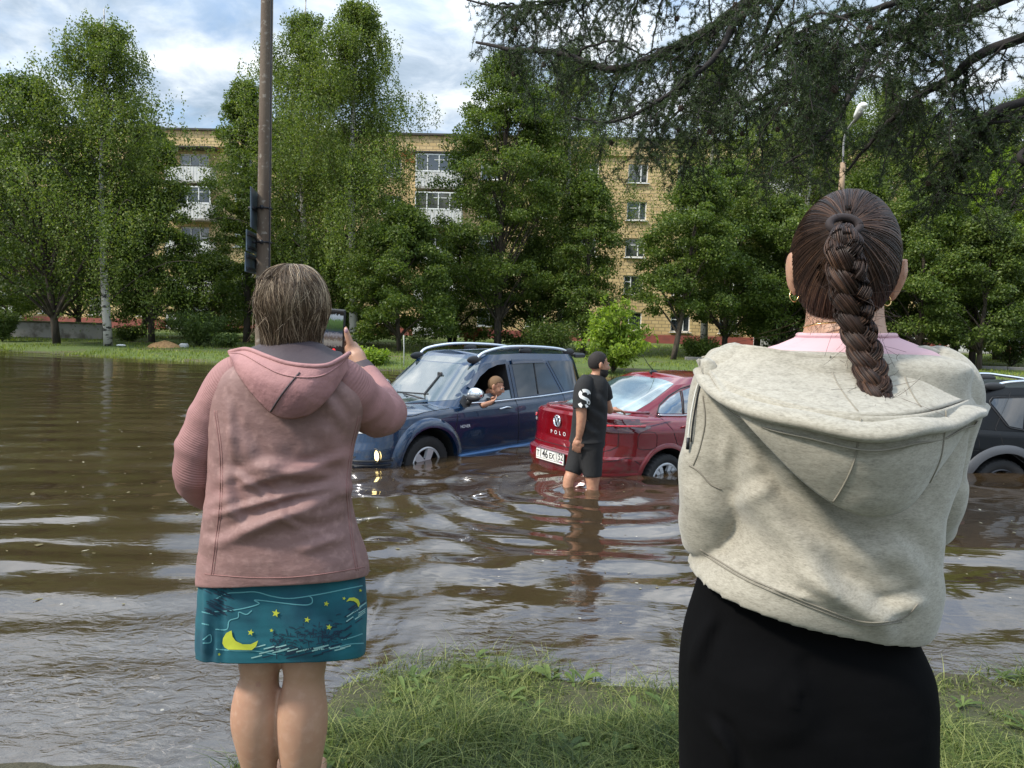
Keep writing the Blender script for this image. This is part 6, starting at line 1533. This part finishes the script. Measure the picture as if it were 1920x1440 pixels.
rl = np.concatenate([RIM, ]); rr3 = .0135 + .0050 * np.sin(np.linspace(0, math.pi, 90))
MB().tube(RIM + np.array([0, -.003, -.016]), np.column_stack([rr3 * .62, rr3 * 1.35]), 14).build('hood_rim', FLEECE, hi_)
f = MB()
for k_, sgn in ((50, 0), (70, 1)):
    qq = []
    for i in range(1, 39):
        u_ = k_ - (i * .16 if not sgn else -i * .02); qq.append(Vo[i][int(u_)] * (1 - u_ % 1) + Vo[i][int(u_) + 1] * (u_ % 1) + np.array([0, -.0008, 0]))
    f.tube(qq, .0012, 5)
f.tube(RIM + np.column_stack([np.zeros(90), -.0128 - 0 * rr3, -.034 - .004 * np.sin(np.linspace(0, 3.14, 90))]), .0015, 5)
for a, c in (((44, 51), 1), ((63, 66), 1)):
    qq = []
    for i in range(21):
        u_ = a[0] + (a[1] - a[0]) * i / 21; qq.append(Vi[i][int(u_)] * (1 - u_ % 1) + Vi[i][int(u_) + 1] * (u_ % 1) + np.array([0, -.0002, 0]))
    f.tube(qq, .0012, 5)
f.build('hood_seam', mat('fleece_seam', (.22, .20, .16), .9), hi_)
# hair drawn back to a tie, then a loose three-strand braid
HC = P(1583, 486, YG + .022); HR = np.array([.0745, .092, .099]); HF = np.stack([-hrot_g[:, 1], hrot_g[:, 0], hrot_g[:, 2]], 1)
kdir = (HF.T @ (P(1583, 428, YG - .062) - HC)) / HR; kdir[0] = 0; kdir /= np.linalg.norm(kdir); e1 = np.array([1.0, 0, 0]); e2 = np.cross(kdir, e1); e2 *= np.sign(e2[2])
def tmax(ph):      # how far the hair reaches from the tie: ph=pi/2 is up over the crown, -pi/2 down to the nape
    s = np.sin(ph); return np.where(s > 0, 1.62 + .40 * s, 1.62 - .12 * s)
def scalp(ph, t, off):
    d = kdir * np.cos(t)[..., None] + (e1 * np.cos(ph)[..., None] + e2 * np.sin(ph)[..., None]) * np.sin(t)[..., None]
    return HC + (d * HR * (1 + off / .09)[..., None]) @ HF.T
A_ = np.linspace(0, 2 * math.pi, 72, endpoint=False); T_ = np.linspace(.0, 1, 28)
PH, TT = np.meshgrid(A_, T_); Vc = scalp(PH, .03 + (tmax(PH) - .03) * TT, np.full(PH.shape, .002)); hcap = mesh_np('hair', Vc.reshape(-1, 3), [grid_faces(28, 72, True)[:, ::-1], np.arange(72)[None]], HAIRD, gl_)
r_ = np.random.default_rng(4); n = 3400; K = 16; ph = r_.uniform(0, 2 * math.pi, n); ph = .5 * ph + .5 * np.round(ph * 14) / 14
ts = tmax(ph) * np.where(r_.random(n) < .6, r_.uniform(.93, 1.03, n), r_.uniform(.4, 1, n)); kk = np.linspace(0, 1, K)
TT = ts[:, None] * (1 - kk)[None] + .10 * kk[None]; PHH = ph[:, None] + r_.normal(0, .07, n)[:, None] * np.sin(kk * 3.1)[None]
paths = scalp(PHH, TT, r_.uniform(.002, .0065, n)[:, None] + .007 * kk[None] ** 3)
V, F = strips(paths, (r_.uniform(.0005, .0012, n))[:, None] * np.ones(K)[None], 3); mesh_np('hair_strands', V, F, HAIRB, hcap)
tie = P(1583, 428, YG - .078)
A_ = np.linspace(0, 2 * math.pi, 33); MB().tube(np.column_stack([tie[0] + .021 * np.cos(A_), tie[1] + .006 * np.sin(A_) , tie[2] + .012 * np.sin(A_) + .004]), .0058, 8).build('hair_tie', mat('dark_hair_tie', (.02, .012, .012), .8), hcap)
pth = np.array([P(x, y, Y_) for x, y, Y_ in crom(np.array([(1583, 430, YG - .082), (1583, 452, YG - .100), (1584, 490, YG - .108), (1592, 540, YG - .108), (1602, 590, YG - .105), (1613, 635, YG - .11), (1628, 680, YG - .125), (1640, 725, YG - .148), (1644, 760, YG - .165), (1644, 790, YG - .17)], float), 150)])
sl_ = np.r_[0, np.cumsum(np.linalg.norm(np.diff(pth, axis=0), axis=1))]; amp = np.interp(sl_, [0, .04, .10, .16, .3], [.003, .011, .0140, .0118, .0096]); thick = np.interp(sl_, [0, .02, .08, .14, .22, .3], [.010, .0142, .0142, .0124, .0110, .0094])
phs = np.cumsum(np.gradient(sl_) * 2 * math.pi / np.interp(sl_, [0, .1, .3], [.115, .090, .075]))
f = MB(); AL = []
for k in range(3):
    q = phs + 2 * math.pi * k / 3; c = pth + np.outer(amp * np.sin(q), [1, 0, 0]) + np.outer(.55 * amp * np.sin(2 * q), [0, 1, 0])
    f.tube(c, thick * .82, 12)
    T, N, B = frames(c)
    for j in range(150):
        a0 = r_.uniform(0, 6.28); rr4 = thick * (.84 + .16 * r_.random()) * (1 + .10 * np.sin(sl_ * r_.uniform(30, 70) + a0)); tw = a0 + sl_ * 16
        AL.append((c + N * (np.cos(tw) * rr4)[:, None] + B * (np.sin(tw) * rr4)[:, None])[::2])
bo_ = f.build('braid', HAIRD, hcap)
V, F = strips(np.array(AL), .0010 * r_.uniform(.6, 1.3, len(AL))[:, None], 3); mesh_np('braid_strands', V, F, HAIRB, bo_)
fly = []
for j in range(230):
    i = int(r_.uniform(8, 140)); s0 = pth[i] + r_.normal(0, 1, 3) * np.array([.016, .010, .01]); dr = np.array([r_.normal(0, 1) , -.25 + r_.normal(0, .5), r_.normal(-.35, .6)]); L = r_.uniform(.008, .022); u = np.linspace(0, 1, 8)[:, None]; cv_ = r_.normal(0, 2.2, 3)
    fly.append(s0 + dr * L * u + cv_ * L * .45 * u ** 2 + np.array([0, 0, -.35]) * L * u ** 2)
for j in range(50):                                       # wisps on the nape
    x = r_.uniform(1505, 1580) if j % 3 else r_.uniform(1640, 1668); s0 = P(x, r_.uniform(560, 592), YG - .030 + abs(x - 1583) * .0005); u = np.linspace(0, 1, 8)[:, None]; L = r_.uniform(.02, .055)
    fly.append(s0 + np.array([r_.normal(-.2, .5), -.15, -1]) * L * u + np.array([r_.normal(0, .8), -.1, 0]) * L * u ** 2)
V, F = strips(np.array(fly), .00024 * np.ones((len(fly), 8)), 3); mesh_np('stray_hairs', V, F, HAIRB, hcap)
GOLD = mat('gold', (.75, .50, .22), .2, metal=1.0)
for x, y in ((1489, 548), (1663, 556)):
    c = P(x, y, YG + .028); MB().tube(np.column_stack([c[0] + .0065 * np.cos(A_), c[1] + .003 * np.sin(A_), c[2] - .006 + .0085 * np.sin(A_)]), .0011, 6).build('earring', GOLD, gl_)
q = crom(np.array([(1506, 614, YG + .0), (1530, 608, YG - .020), (1560, 605, YG - .030), (1590, 604, YG - .033), (1640, 606, YG - .022), (1662, 612, YG + .0)], float), 60); MB().tube(np.array([P(*a) for a in q]), .0011 + .0006 * np.abs(np.sin(np.arange(60) * 1.3)), 5).build('necklace', GOLD, gl_)

# ---------------------------------------------------------------- man wading beside the red car
YM = 7.0
BLKT = mat('black_cotton', (.010, .010, .011), .85, bump=[(6, .4, .03, 4)]); WHT = mat('white_print', (.75, .75, .73), .7)
m0 = np.array([P(1105, 900, YM)[0], YM, -.40])
mn = thing('person', 'bearded man in black T-shirt and shorts wading knee-deep, hand on the red boot', 'person', tuple(m0), 0, 'people at the flood')
b = MB(); hrot = frame_of((.95, .28, -.08)); hc = P(1122.5, 683, YM); Am = head(b, hc, hrot, 1.03)
def zrow(rows, m=26): return pxtube(rows, m)
p, r = zrow([(1124, 695, YM, .058), (1118, 706, YM, .062), (1112, 716, YM, .075)], 10); b.tube(p, r, 18)
p, r = zrow([(1108, 715, YM, .10), (1106, 740, YM, .15), (1104, 790, YM, .155), (1102, 825, YM, .145)], 20); b.tube(p, r, 20)
near = np.array([P(1110, 815, YM - .06), P(1112, 860, YM - .05), P(1111, 896, YM - .05), P(1111, 925, YM - .05), [P(1111, 925, YM)[0] + .01, YM - .03, -.31]]); b.tube(crom(near, 24), np.interp(np.linspace(0, 1, 24), [0, .4, .62, .75, 1], [.10, .085, .062, .060, .045]), 16); shoe(b, near[-1], (.8, .6, 0))
far = np.array([P(1095, 815, YM + .08), P(1083, 855, YM + .06), P(1073, 886, YM + .02), P(1066, 905, YM + .0), [P(1062, 925, YM)[0], YM, -.30]]); b.tube(crom(far, 24), np.interp(np.linspace(0, 1, 24), [0, .4, .62, .75, 1], [.10, .08, .060, .058, .042]), 16); shoe(b, far[-1], (.8, .5, 0))
p, r = zrow([(1092, 722, YM - .12, .062), (1090, 760, YM - .17, .056), (1090, 785, YM - .18, .050), (1088, 805, YM - .17, .042), (1085, 822, YM - .15, .030)], 20); b.tube(p, r, 16); hand(b, p[-1], (-.15, .1, -1), (.2, 1, 0), (1, 0, .2), .55, 1.08)
p, r = zrow([(1122, 724, YM + .12, .060), (1136, 752, YM + .16, .050), (1142, 768, YM + .20, .042), (1146, 770, YM + .42, .03)], 18); b.tube(p, r, 14)
tgt = sk_red.hit('T', (-2.02, -.42), 0)[0]; ca, sa = math.cos(R(34)), math.sin(R(34)); tw_ = np.array([2.33 + ca * tgt[0] - sa * tgt[1], 9.25 + sa * tgt[0] + ca * tgt[1], -.35 + tgt[2]])
remeshed(b, 'body', SKINM, mn, .0075, 5); eyes(mn, Am, 1.03)
b = MB(); wl = P(1147, 768, YM + .42); hand(b, wl, (.75, .35, -.05), (0, .2, -1), (0, 1, .2), .35, 1.08); remeshed(b, 'hand', SKINM, mn, .005, 3)
shell_cap('hair', Am, hrot, 1.03, (.094, .076, .098), (-.012, 0, .022), lambda p: (lambda w: p[2] > .058 + w + .5 * max(0, p[0] - .03) or (p[0] < .034 + w and p[2] > .004 + w) or (p[0] < -.02 + w and p[2] > -.05 + w))(.008 * math.sin(p[0] * 170) * math.sin(p[1] * 190 + p[2] * 140)), CROP, mn, .004)
shell_cap('beard', Am, hrot, 1.03, (.066, .058, .062), (.030, 0, -.068), lambda p: p[2] < -.040 and p[0] > -.005 and not (p[2] > -.075 and p[0] > .09), CROP, mn, .012)
V = wrap([(1106, 701, 1131, 704, .065, .06), (1096, 708, 1137, 712, .11, .10), (1086, 720, 1139, 724, .145, .13), (1078, 745, 1139, 748, .165, .15), (1073, 785, 1138, 788, .17, .155), (1070, 812, 1135, 816, .17, .155), (1067, 827, 1134, 825, .182, .17)], YM, 60, 80, 2.4, [(1100, 760, 1130, 790, 6, .012), (1085, 790, 1120, 815, 6, .014), (1080, 770, 1100, 800, 5, .010), (1115, 740, 1135, 765, 6, .010)])
sh_ = grid_obj('t_shirt', V, BLKT, mn)
p, r = zrow([(1101, 712, YM - .06, .070), (1094, 726, YM - .13, .086), (1091, 745, YM - .16, .088), (1090, 766, YM - .18, .086)], 30); Vt, Ft = tube_geo(p, r, 30, False); f = MB().add(Vt, Ft); SB_ = BVHTree.FromPolygons([Vector(v) for v in Vt], [tuple(q) for q in Ft])
def on_sleeve(x, y):
    d = Vector(ray(x, y)).normalized(); loc = SB_.ray_cast(Vector((0, 0, CAMZ)), d)[0]; return np.array(loc) - np.array(d) * .005 if loc is not None else P(x, y, YM - .255)
q = crom(np.array([(1104.5, 739.5), (1103, 735), (1098, 732.5), (1091.5, 733.5), (1088, 738), (1089.5, 743.5), (1095, 746.5), (1101, 749.5), (1103.5, 754.5), (1101, 760), (1095, 762.5), (1089, 760.5), (1086.5, 756)], float), 60)
t_q = np.gradient(q, axis=0); n_q = np.column_stack([-t_q[:, 1], t_q[:, 0]]); n_q /= np.linalg.norm(n_q, axis=1)[:, None]
for i in range(59):
    if 14 <= i <= 15 or 42 <= i <= 43: continue
    f.add([on_sleeve(*(q[i] + n_q[i] * 3.1)), on_sleeve(*(q[i + 1] + n_q[i + 1] * 3.1)), on_sleeve(*(q[i + 1] - n_q[i + 1] * 3.1)), on_sleeve(*(q[i] - n_q[i] * 3.1))], [(0, 1, 2, 3)], 1)
f.build('t_shirt_sleeve', [BLKT, WHT], sh_)
p, r = zrow([(1120, 714, YM + .05, .075), (1130, 730, YM + .13, .085), (1135, 748, YM + .16, .080)], 14); MB().tube(p, r, 20).build('t_shirt_sleeve', BLKT, sh_)
f = MB(); p, r = zrow([(1103, 805, YM, .150), (1103, 822, YM, .165), (1104, 838, YM, .165)], 12); f.tube(p, r, 28)
f.tube(crom(np.array([P(1108, 822, YM - .05), P(1110, 850, YM - .05), P(1111, 893, YM - .05)]), 20), np.linspace(.125, .093, 20), 24)
f.tube(crom(np.array([P(1094, 822, YM + .07), P(1084, 855, YM + .06), P(1073, 887, YM + .02)]), 20), np.linspace(.125, .085, 20), 24)
remeshed(f, 'shorts', BLKT, mn, .012, 3)

# ---------------------------------------------------------------- driver leaning out of the blue car
def in_blue(p, pose=None):
    X_, Y_, a, z = suv_blue.location.x, suv_blue.location.y, suv_blue.rotation_euler.z, suv_blue.location.z
    return np.array([X_ + math.cos(a) * p[0] - math.sin(a) * p[1], Y_ + math.sin(a) * p[0] + math.cos(a) * p[1], z + p[2]])
d0 = in_blue((-.35, .40, .70)); dv = thing('person', 'fair-haired driver leaning out of the open window of the blue car, fist at his chin', 'person', tuple(d0), 0, 'people at the flood')
hc = in_blue((.13, .80, 1.275)); hrot = frame_of((.92, -.22, -.32), (.15, 0, 1)); b = MB(); Ad = head(b, hc, hrot, 1.12)
sh0 = in_blue((-.08, .62, 1.02)); b.tube([Ad((-.02, 0, -.05)), Ad((-.05, 0, -.10)), sh0 + np.array([0, 0, .06])], [.055, .056, .07], 16)
b.tube(crom(np.array([sh0 + np.array([0, 0, .05]), in_blue((-.25, .48, .92)), in_blue((-.38, .38, .62))]), 14), np.array([.10, .12, .14, .15, .155, .16, .16, .16, .155, .15, .15, .15, .15, .15]), 18)
el = in_blue((.42, .82, 1.03)); wr = in_blue((.30, .88, 1.075)); b.tube(crom(np.array([in_blue((.05, .72, 1.05)), el, wr]), 14), np.linspace(.05, .03, 14), 14); hand(b, wr, Ad((.05, .0, -.12)) - wr, (0, .6, .6), (1, 0, .3), 1.35, .9)
remeshed(b, 'body', SKINM, dv, .0075, 5); eyes(dv, Ad, 1.12)
shell_cap('hair', Ad, hrot, 1.12, (.094, .076, .098), (-.012, 0, .022), lambda p: p[2] > .055 + .3 * max(0, p[0] - .03) or (p[0] < .02 and p[2] > .0) or (p[0] < -.02 and p[2] > -.05), FAIR, dv, .003)
f = MB().tube(crom(np.array([sh0 + np.array([0, 0, .03]), in_blue((-.25, .48, .92)), in_blue((-.38, .38, .60))]), 14), np.array([.105, .13, .15, .16, .165, .17, .17, .17, .165, .16, .16, .16, .16, .16]), 20); f.tube(crom(np.array([in_blue((.0, .66, 1.05)), in_blue((.18, .76, 1.055)), in_blue((.30, .80, 1.065))]), 10), np.linspace(.075, .062, 10), 16)
f.build('shirt', mat('dark_grey_cotton', (.022, .022, .024), .85), dv)

# ---------------------------------------------------------------- figure with a dog far behind the blue car
b0 = spot(843, 39); fg = thing('person', 'distant person in dark clothes walking a dog beyond the roof of the blue car', 'person', tuple(b0), 0, 'people at the flood')
b = MB(); z = b0[2]; L3 = lambda x, y, zz: b0 + np.array([x, y, zz]); Af = head(b, L3(.06, -.05, 1.56), frame_of((.9, -.4, -.2)), 1.0)
b.tube([L3(.03, 0, 1.46), L3(0, 0, 1.36)], [.06, .08], 12); b.tube(crom(np.array([L3(.0, 0, 1.40), L3(-.05, 0, 1.2), L3(-.06, 0, .9)]), 10), [.1, .17, .19, .19, .18, .17, .16, .16, .16, .15], 14)
for s in (-1, 1):
    b.tube(crom(np.array([L3(-.04, s * .09, .92), L3(.06 * s, s * .10, .5), L3(-.02 * s, s * .1, .08)]), 10), np.linspace(.09, .05, 10), 12); shoe(b, L3(-.02 * s, s * .1, .09), (1, -.2, 0))
    b.tube(crom(np.array([L3(0, s * .19, 1.36), L3(.05, s * .22, 1.1), L3(.25, s * .16, .98)]), 10), np.linspace(.06, .035, 10), 10); hand(b, L3(.25, s * .16, .98), (1, 0, -.1), (0, -s, 0), (0, 0, 1), .8)
remeshed(b, 'body', SKINM, fg, .012, 2)
f = MB().tube(crom(np.array([L3(.0, 0, 1.44), L3(-.05, 0, 1.2), L3(-.06, 0, .78)]), 12), np.array([.09, .16, .2, .21, .215, .21, .205, .2, .2, .2, .2, .2]), 16)
for s in (-1, 1): f.tube(crom(np.array([L3(0, s * .19, 1.38), L3(.05, s * .22, 1.1), L3(.22, s * .16, 1.0)]), 10), np.linspace(.075, .05, 10), 12); f.tube(crom(np.array([L3(-.04, s * .09, .92), L3(.06 * s, s * .10, .5), L3(-.02 * s, s * .1, .12)]), 10), np.linspace(.11, .07, 10), 12)
remeshed(f, 'dark_clothes', mat('navy_black_cloth', (.012, .012, .016), .9), fg, .02, 2)
shell_cap('hair', Af, frame_of((.9, -.4, -.2)), 1.0, (.094, .076, .098), (-.012, 0, .022), lambda p: p[2] > .03 or p[0] < -.02, CROP, fg, .012)
q0 = spot(881, 38.5); dg = thing('dog', 'ginger dog seen just above the roof rails of the blue car', 'dog', tuple(q0), 0)
b = MB(); D = lambda x, y, zz: q0 + np.array([x, y, zz * 1.25])
b.tube(crom(np.array([D(-.36, 0, .52), D(-.2, 0, .50), D(.1, 0, .50), D(.28, 0, .56), D(.38, 0, .66), D(.45, 0, .76)]), 18), np.array([.08, .11, .12, .12, .12, .13, .14, .15, .16, .16, .16, .15, .13, .11, .10, .09, .085, .08]), 14)
b.ball(D(.47, 0, .80), (.11, .08, .085)); b.tube([D(.50, 0, .79), D(.64, 0, .75)], [.055, .035], 10)
for s in (-1, 1):
    b.ball(D(.42, s * .06, .86), (.03, .02, .05)); b.tube(crom(np.array([D(.24, s * .08, .5), D(.22, s * .08, .26), D(.24, s * .08, .0)]), 8), np.linspace(.06, .03, 8), 8); b.tube(crom(np.array([D(-.28, s * .09, .5), D(-.20, s * .09, .30), D(-.36, s * .09, .18), D(-.33, s * .09, .0)]), 10), np.linspace(.08, .028, 10), 8)
b.tube(crom(np.array([D(-.38, 0, .56), D(-.52, 0, .60), D(-.62, 0, .72)]), 8), np.linspace(.04, .02, 8), 8)
remeshed(b, 'body', mat('ginger_fur', (.30, .10, .03), .9, var=(8, (.18, .06, .02), .4, .6)), dg, .012, 3)
tag(MB().tube(crom(np.array([L3(.32, .0, .98), (L3(.32, 0, .98) + D(.36, 0, .66)) / 2 + np.array([0, 0, -.15]), D(.36, 0, .68)]), 14), .012, 5).build('dog_leash', mat('red_leash', (.35, .05, .03), .7)), 'red leash running from the distant figure to the ginger dog', 'leash')
# ================================================================== THE LARCH OVERHEAD
LB = mat('larch_bark', (.017, .0135, .012), .95, bump=(40, .8, .01))
NEED = leaf_mat('larch_needles', (.016, .030, .010), (.030, .052, .017), (.062, .09, .028), .28)
tx, ty = 5.0, 4.6
lz = float(ground_z(tx, ty)); la = thing('larch_tree', 'dark larch overhanging from the right, drooping twigs with needle tufts and cones', 'tree', (tx, ty, lz))
kk = np.linspace(0, 1, 16); MB().tube(np.column_stack([tx + .1 * np.sin(kk * 4), ty + 0 * kk, lz - .2 + kk * 9.5]), .24 - .18 * kk, 16).build('trunk', LB, la)
T0 = lambda z: np.array([tx, ty, z])
B_ = [([T0(5.2), P(1700, -150, 4.9), P(1500, -50, 5.0), P(1395, 5, 5.1), P(1318, 60, 5.2), P(1240, 98, 5.3), P(1150, 128, 5.4), P(1060, 94, 5.6), P(960, 84, 5.8), P(895, 72, 6.0)], .062),
      ([T0(4.7), P(1850, 10, 4.9), P(1740, 32, 5.1), P(1640, 75, 5.2), P(1560, 100, 5.3), P(1480, 145, 5.4), P(1400, 190, 5.5), P(1330, 245, 5.6)], .045),
      ([T0(4.2), P(1890, 80, 4.6), P(1780, 150, 4.7), P(1700, 205, 4.8), P(1640, 265, 4.9), P(1585, 330, 5.0)], .034),
      ([T0(3.7), P(1910, 190, 4.2), P(1845, 250, 4.3), P(1795, 320, 4.4), P(1762, 390, 4.4)], .026),
      ([T0(5.9), P(1640, -190, 5.8), P(1350, -90, 6.0), P(1180, -40, 6.2), P(1050, 2, 6.4), P(950, 12, 6.5), P(875, -4, 6.6)], .036),
      ([P(1395, 5, 5.1), P(1350, 90, 4.9), P(1290, 150, 4.8), P(1210, 200, 4.75), P(1130, 225, 4.7), P(1060, 215, 4.7)], .020),
      ([P(1640, 75, 5.2), P(1580, 190, 4.9), P(1530, 260, 4.8), P(1450, 310, 4.7)], .016),
      ([T0(4.9), P(1930, -60, 4.4), P(1800, -40, 4.3), P(1690, 10, 4.2), P(1600, 35, 4.2), P(1500, 60, 4.2), P(1420, 110, 4.2)], .030),
      ([T0(3.6), P(1960, 260, 4.0), P(1915, 330, 4.0), P(1890, 400, 4.0)], .018),
      ([P(1500, -50, 5.0), P(1440, 40, 5.4), P(1400, 120, 5.7), P(1330, 170, 5.9), P(1250, 230, 6.0), P(1180, 290, 6.0)], .018)]
lx = [860, 900, 960, 1020, 1100, 1200, 1300, 1400, 1500, 1590, 1680, 1740, 1790, 1850, 1930]; ly = [90, 150, 200, 245, 315, 350, 372, 350, 400, 345, 385, 440, 395, 440, 450]
lr = np.random.default_rng(21); bm = MB(); tw = []; tr_ = []
def ok(p, pad=0):
    px, py = projpx(p)
    if (py > np.interp(px, lx, ly) + 22 * np.sin(px * .045) + pad).any(): return False
    return not (px < 872).any() and not ((px > 1588) & (px < 1640) & (py > 182) & (py < 240)).any()
def grow(o, d, ln, sag, n_=14, jit=.008):
    u = np.linspace(0, 1, n_)[:, None]
    return o + d * ln * (u - .28 * u ** 2) + np.array([0, 0, -1]) * ln * sag * u ** 1.7 + np.cumsum(lr.normal(0, jit, (n_, 3)), 0) * (u > 0)
sec = []
for pts, r0 in B_:
    q = crom(np.array(pts), 60); q = q + .02 * lr.normal(size=(60, 3)).cumsum(0) * .2; kk = np.linspace(0, 1, 60); bm.tube(q, r0 * (1 - .9 * kk) + .004, 8)
    L = np.linalg.norm(np.diff(q, axis=0), axis=1).sum(); T = np.gradient(q, axis=0); T /= np.linalg.norm(T, axis=1)[:, None]
    sec.append((q, .5))
    for t in lr.uniform(.12, .98, int(L / .125)):
        i = int(t * 59); a = lr.uniform(0, 6.28); d = T[i] * lr.uniform(.2, 1.0) + np.array([math.cos(a), math.sin(a), 0]) * .8 + np.array([0, 0, lr.uniform(-.5, .4)]); d /= np.linalg.norm(d)
        for ln in (lr.uniform(.55, 1.35), lr.uniform(.3, .55)):
            p = grow(q[i], d, ln, lr.uniform(.45, .95), 22, .010)
            if ok(p): sec.append((p, 1.0)); bm.tube(p, (.0075 * ln ** .6 + .0015) * np.linspace(1, .25, 22), 5); break
for p, w in sec:
    n_ = len(p); L = np.linalg.norm(np.diff(p, axis=0), axis=1).sum()
    for t in lr.uniform(.08, 1.0, int(L / .050 * w)):
        i = int(t * (n_ - 1)); a = lr.uniform(0, 6.28); d = np.array([math.cos(a), math.sin(a), lr.uniform(-.9, .3)]); d /= np.linalg.norm(d)
        s = grow(p[i], d, lr.gamma(2.5, .065) + .05, lr.uniform(.05, .6), 14, .004)
        if ok(s, 14): tw.append(s); tr_.append(.0026)
base_tw = list(tw)
for p in base_tw:
    if lr.random() < .45:
        i = lr.integers(3, 12); a = lr.uniform(0, 6.28); s = grow(p[i], np.array([math.cos(a), math.sin(a), lr.uniform(-.6, .3)]), lr.uniform(.05, .15), .3, 14, .003)
        if ok(s, 16): tw.append(s); tr_.append(.0018)
SECP = [p[np.linspace(0, len(p) - 1, 14).astype(int)] for p, w in sec if w == 1.0]
bm.build('bough', LB, la)
TW = np.array(tw); V, F = strips(TW, np.array(tr_)[:, None] * np.linspace(1, .35, 14)[None], 4); mesh_np('twigs', V, F, LB, la)
pos = []; 
for p in list(TW) + SECP:
    L = np.linalg.norm(np.diff(p, axis=0), axis=1).sum(); n_ = max(3, int(L / .019)); t = np.sort(lr.uniform(.05, 1, n_)) * 13; i = np.minimum(t.astype(int), 12); f_ = (t - i)[:, None]; pos.append(p[i] * (1 - f_) + p[i + 1] * f_)
pos = np.concatenate(pos); pos = pos[lr.random(len(pos)) < .85]; M_ = 9
c = np.repeat(pos, M_, 0); d = lr.normal(size=(len(c), 3)); d[:, 2] += .25; d /= np.linalg.norm(d, axis=1)[:, None]; s = np.cross(d, lr.normal(size=d.shape)); s /= np.linalg.norm(s, axis=1)[:, None]
ln = lr.uniform(.014, .030, len(c))[:, None]; w_ = .0015
V = np.stack([c - s * w_ * .6, c + s * w_ * .6, c + d * ln * .7 + s * w_, c + d * ln, c + d * ln * .7 - s * w_], 1).reshape(-1, 3)
mesh_np('needles', V, np.arange(len(V)).reshape(-1, 5), NEED, la, smooth=False)
cone = MB(); cone.ball((0, 0, 0), (.011, .011, .016), 0, 10, 8)
for j in range(26):
    a = j * 2.4; z = -.013 + .026 * j / 25; rr5 = .0125 * math.sqrt(max(.05, 1 - (z / .017) ** 2)); cone.ball((rr5 * math.cos(a), rr5 * math.sin(a), z), (.004, .004, .005), 0, 6, 4)
CM = mat('larch_cone', (.045, .03, .02), .9); c0 = None
for j in range(64):
    p = TW[lr.integers(0, len(base_tw))][lr.integers(3, 13)]
    if projpx(p[None])[0][0] > 1950: continue
    if c0 is None: c0 = cone.build('cone', CM, la, local=True); o = c0
    else: o = c0.copy(); COL.objects.link(o); o.parent = la
    o.location = Vector(p - np.array([tx, ty, lz]) + np.array([0, 0, -.012])); o.scale = [1.25] * 3
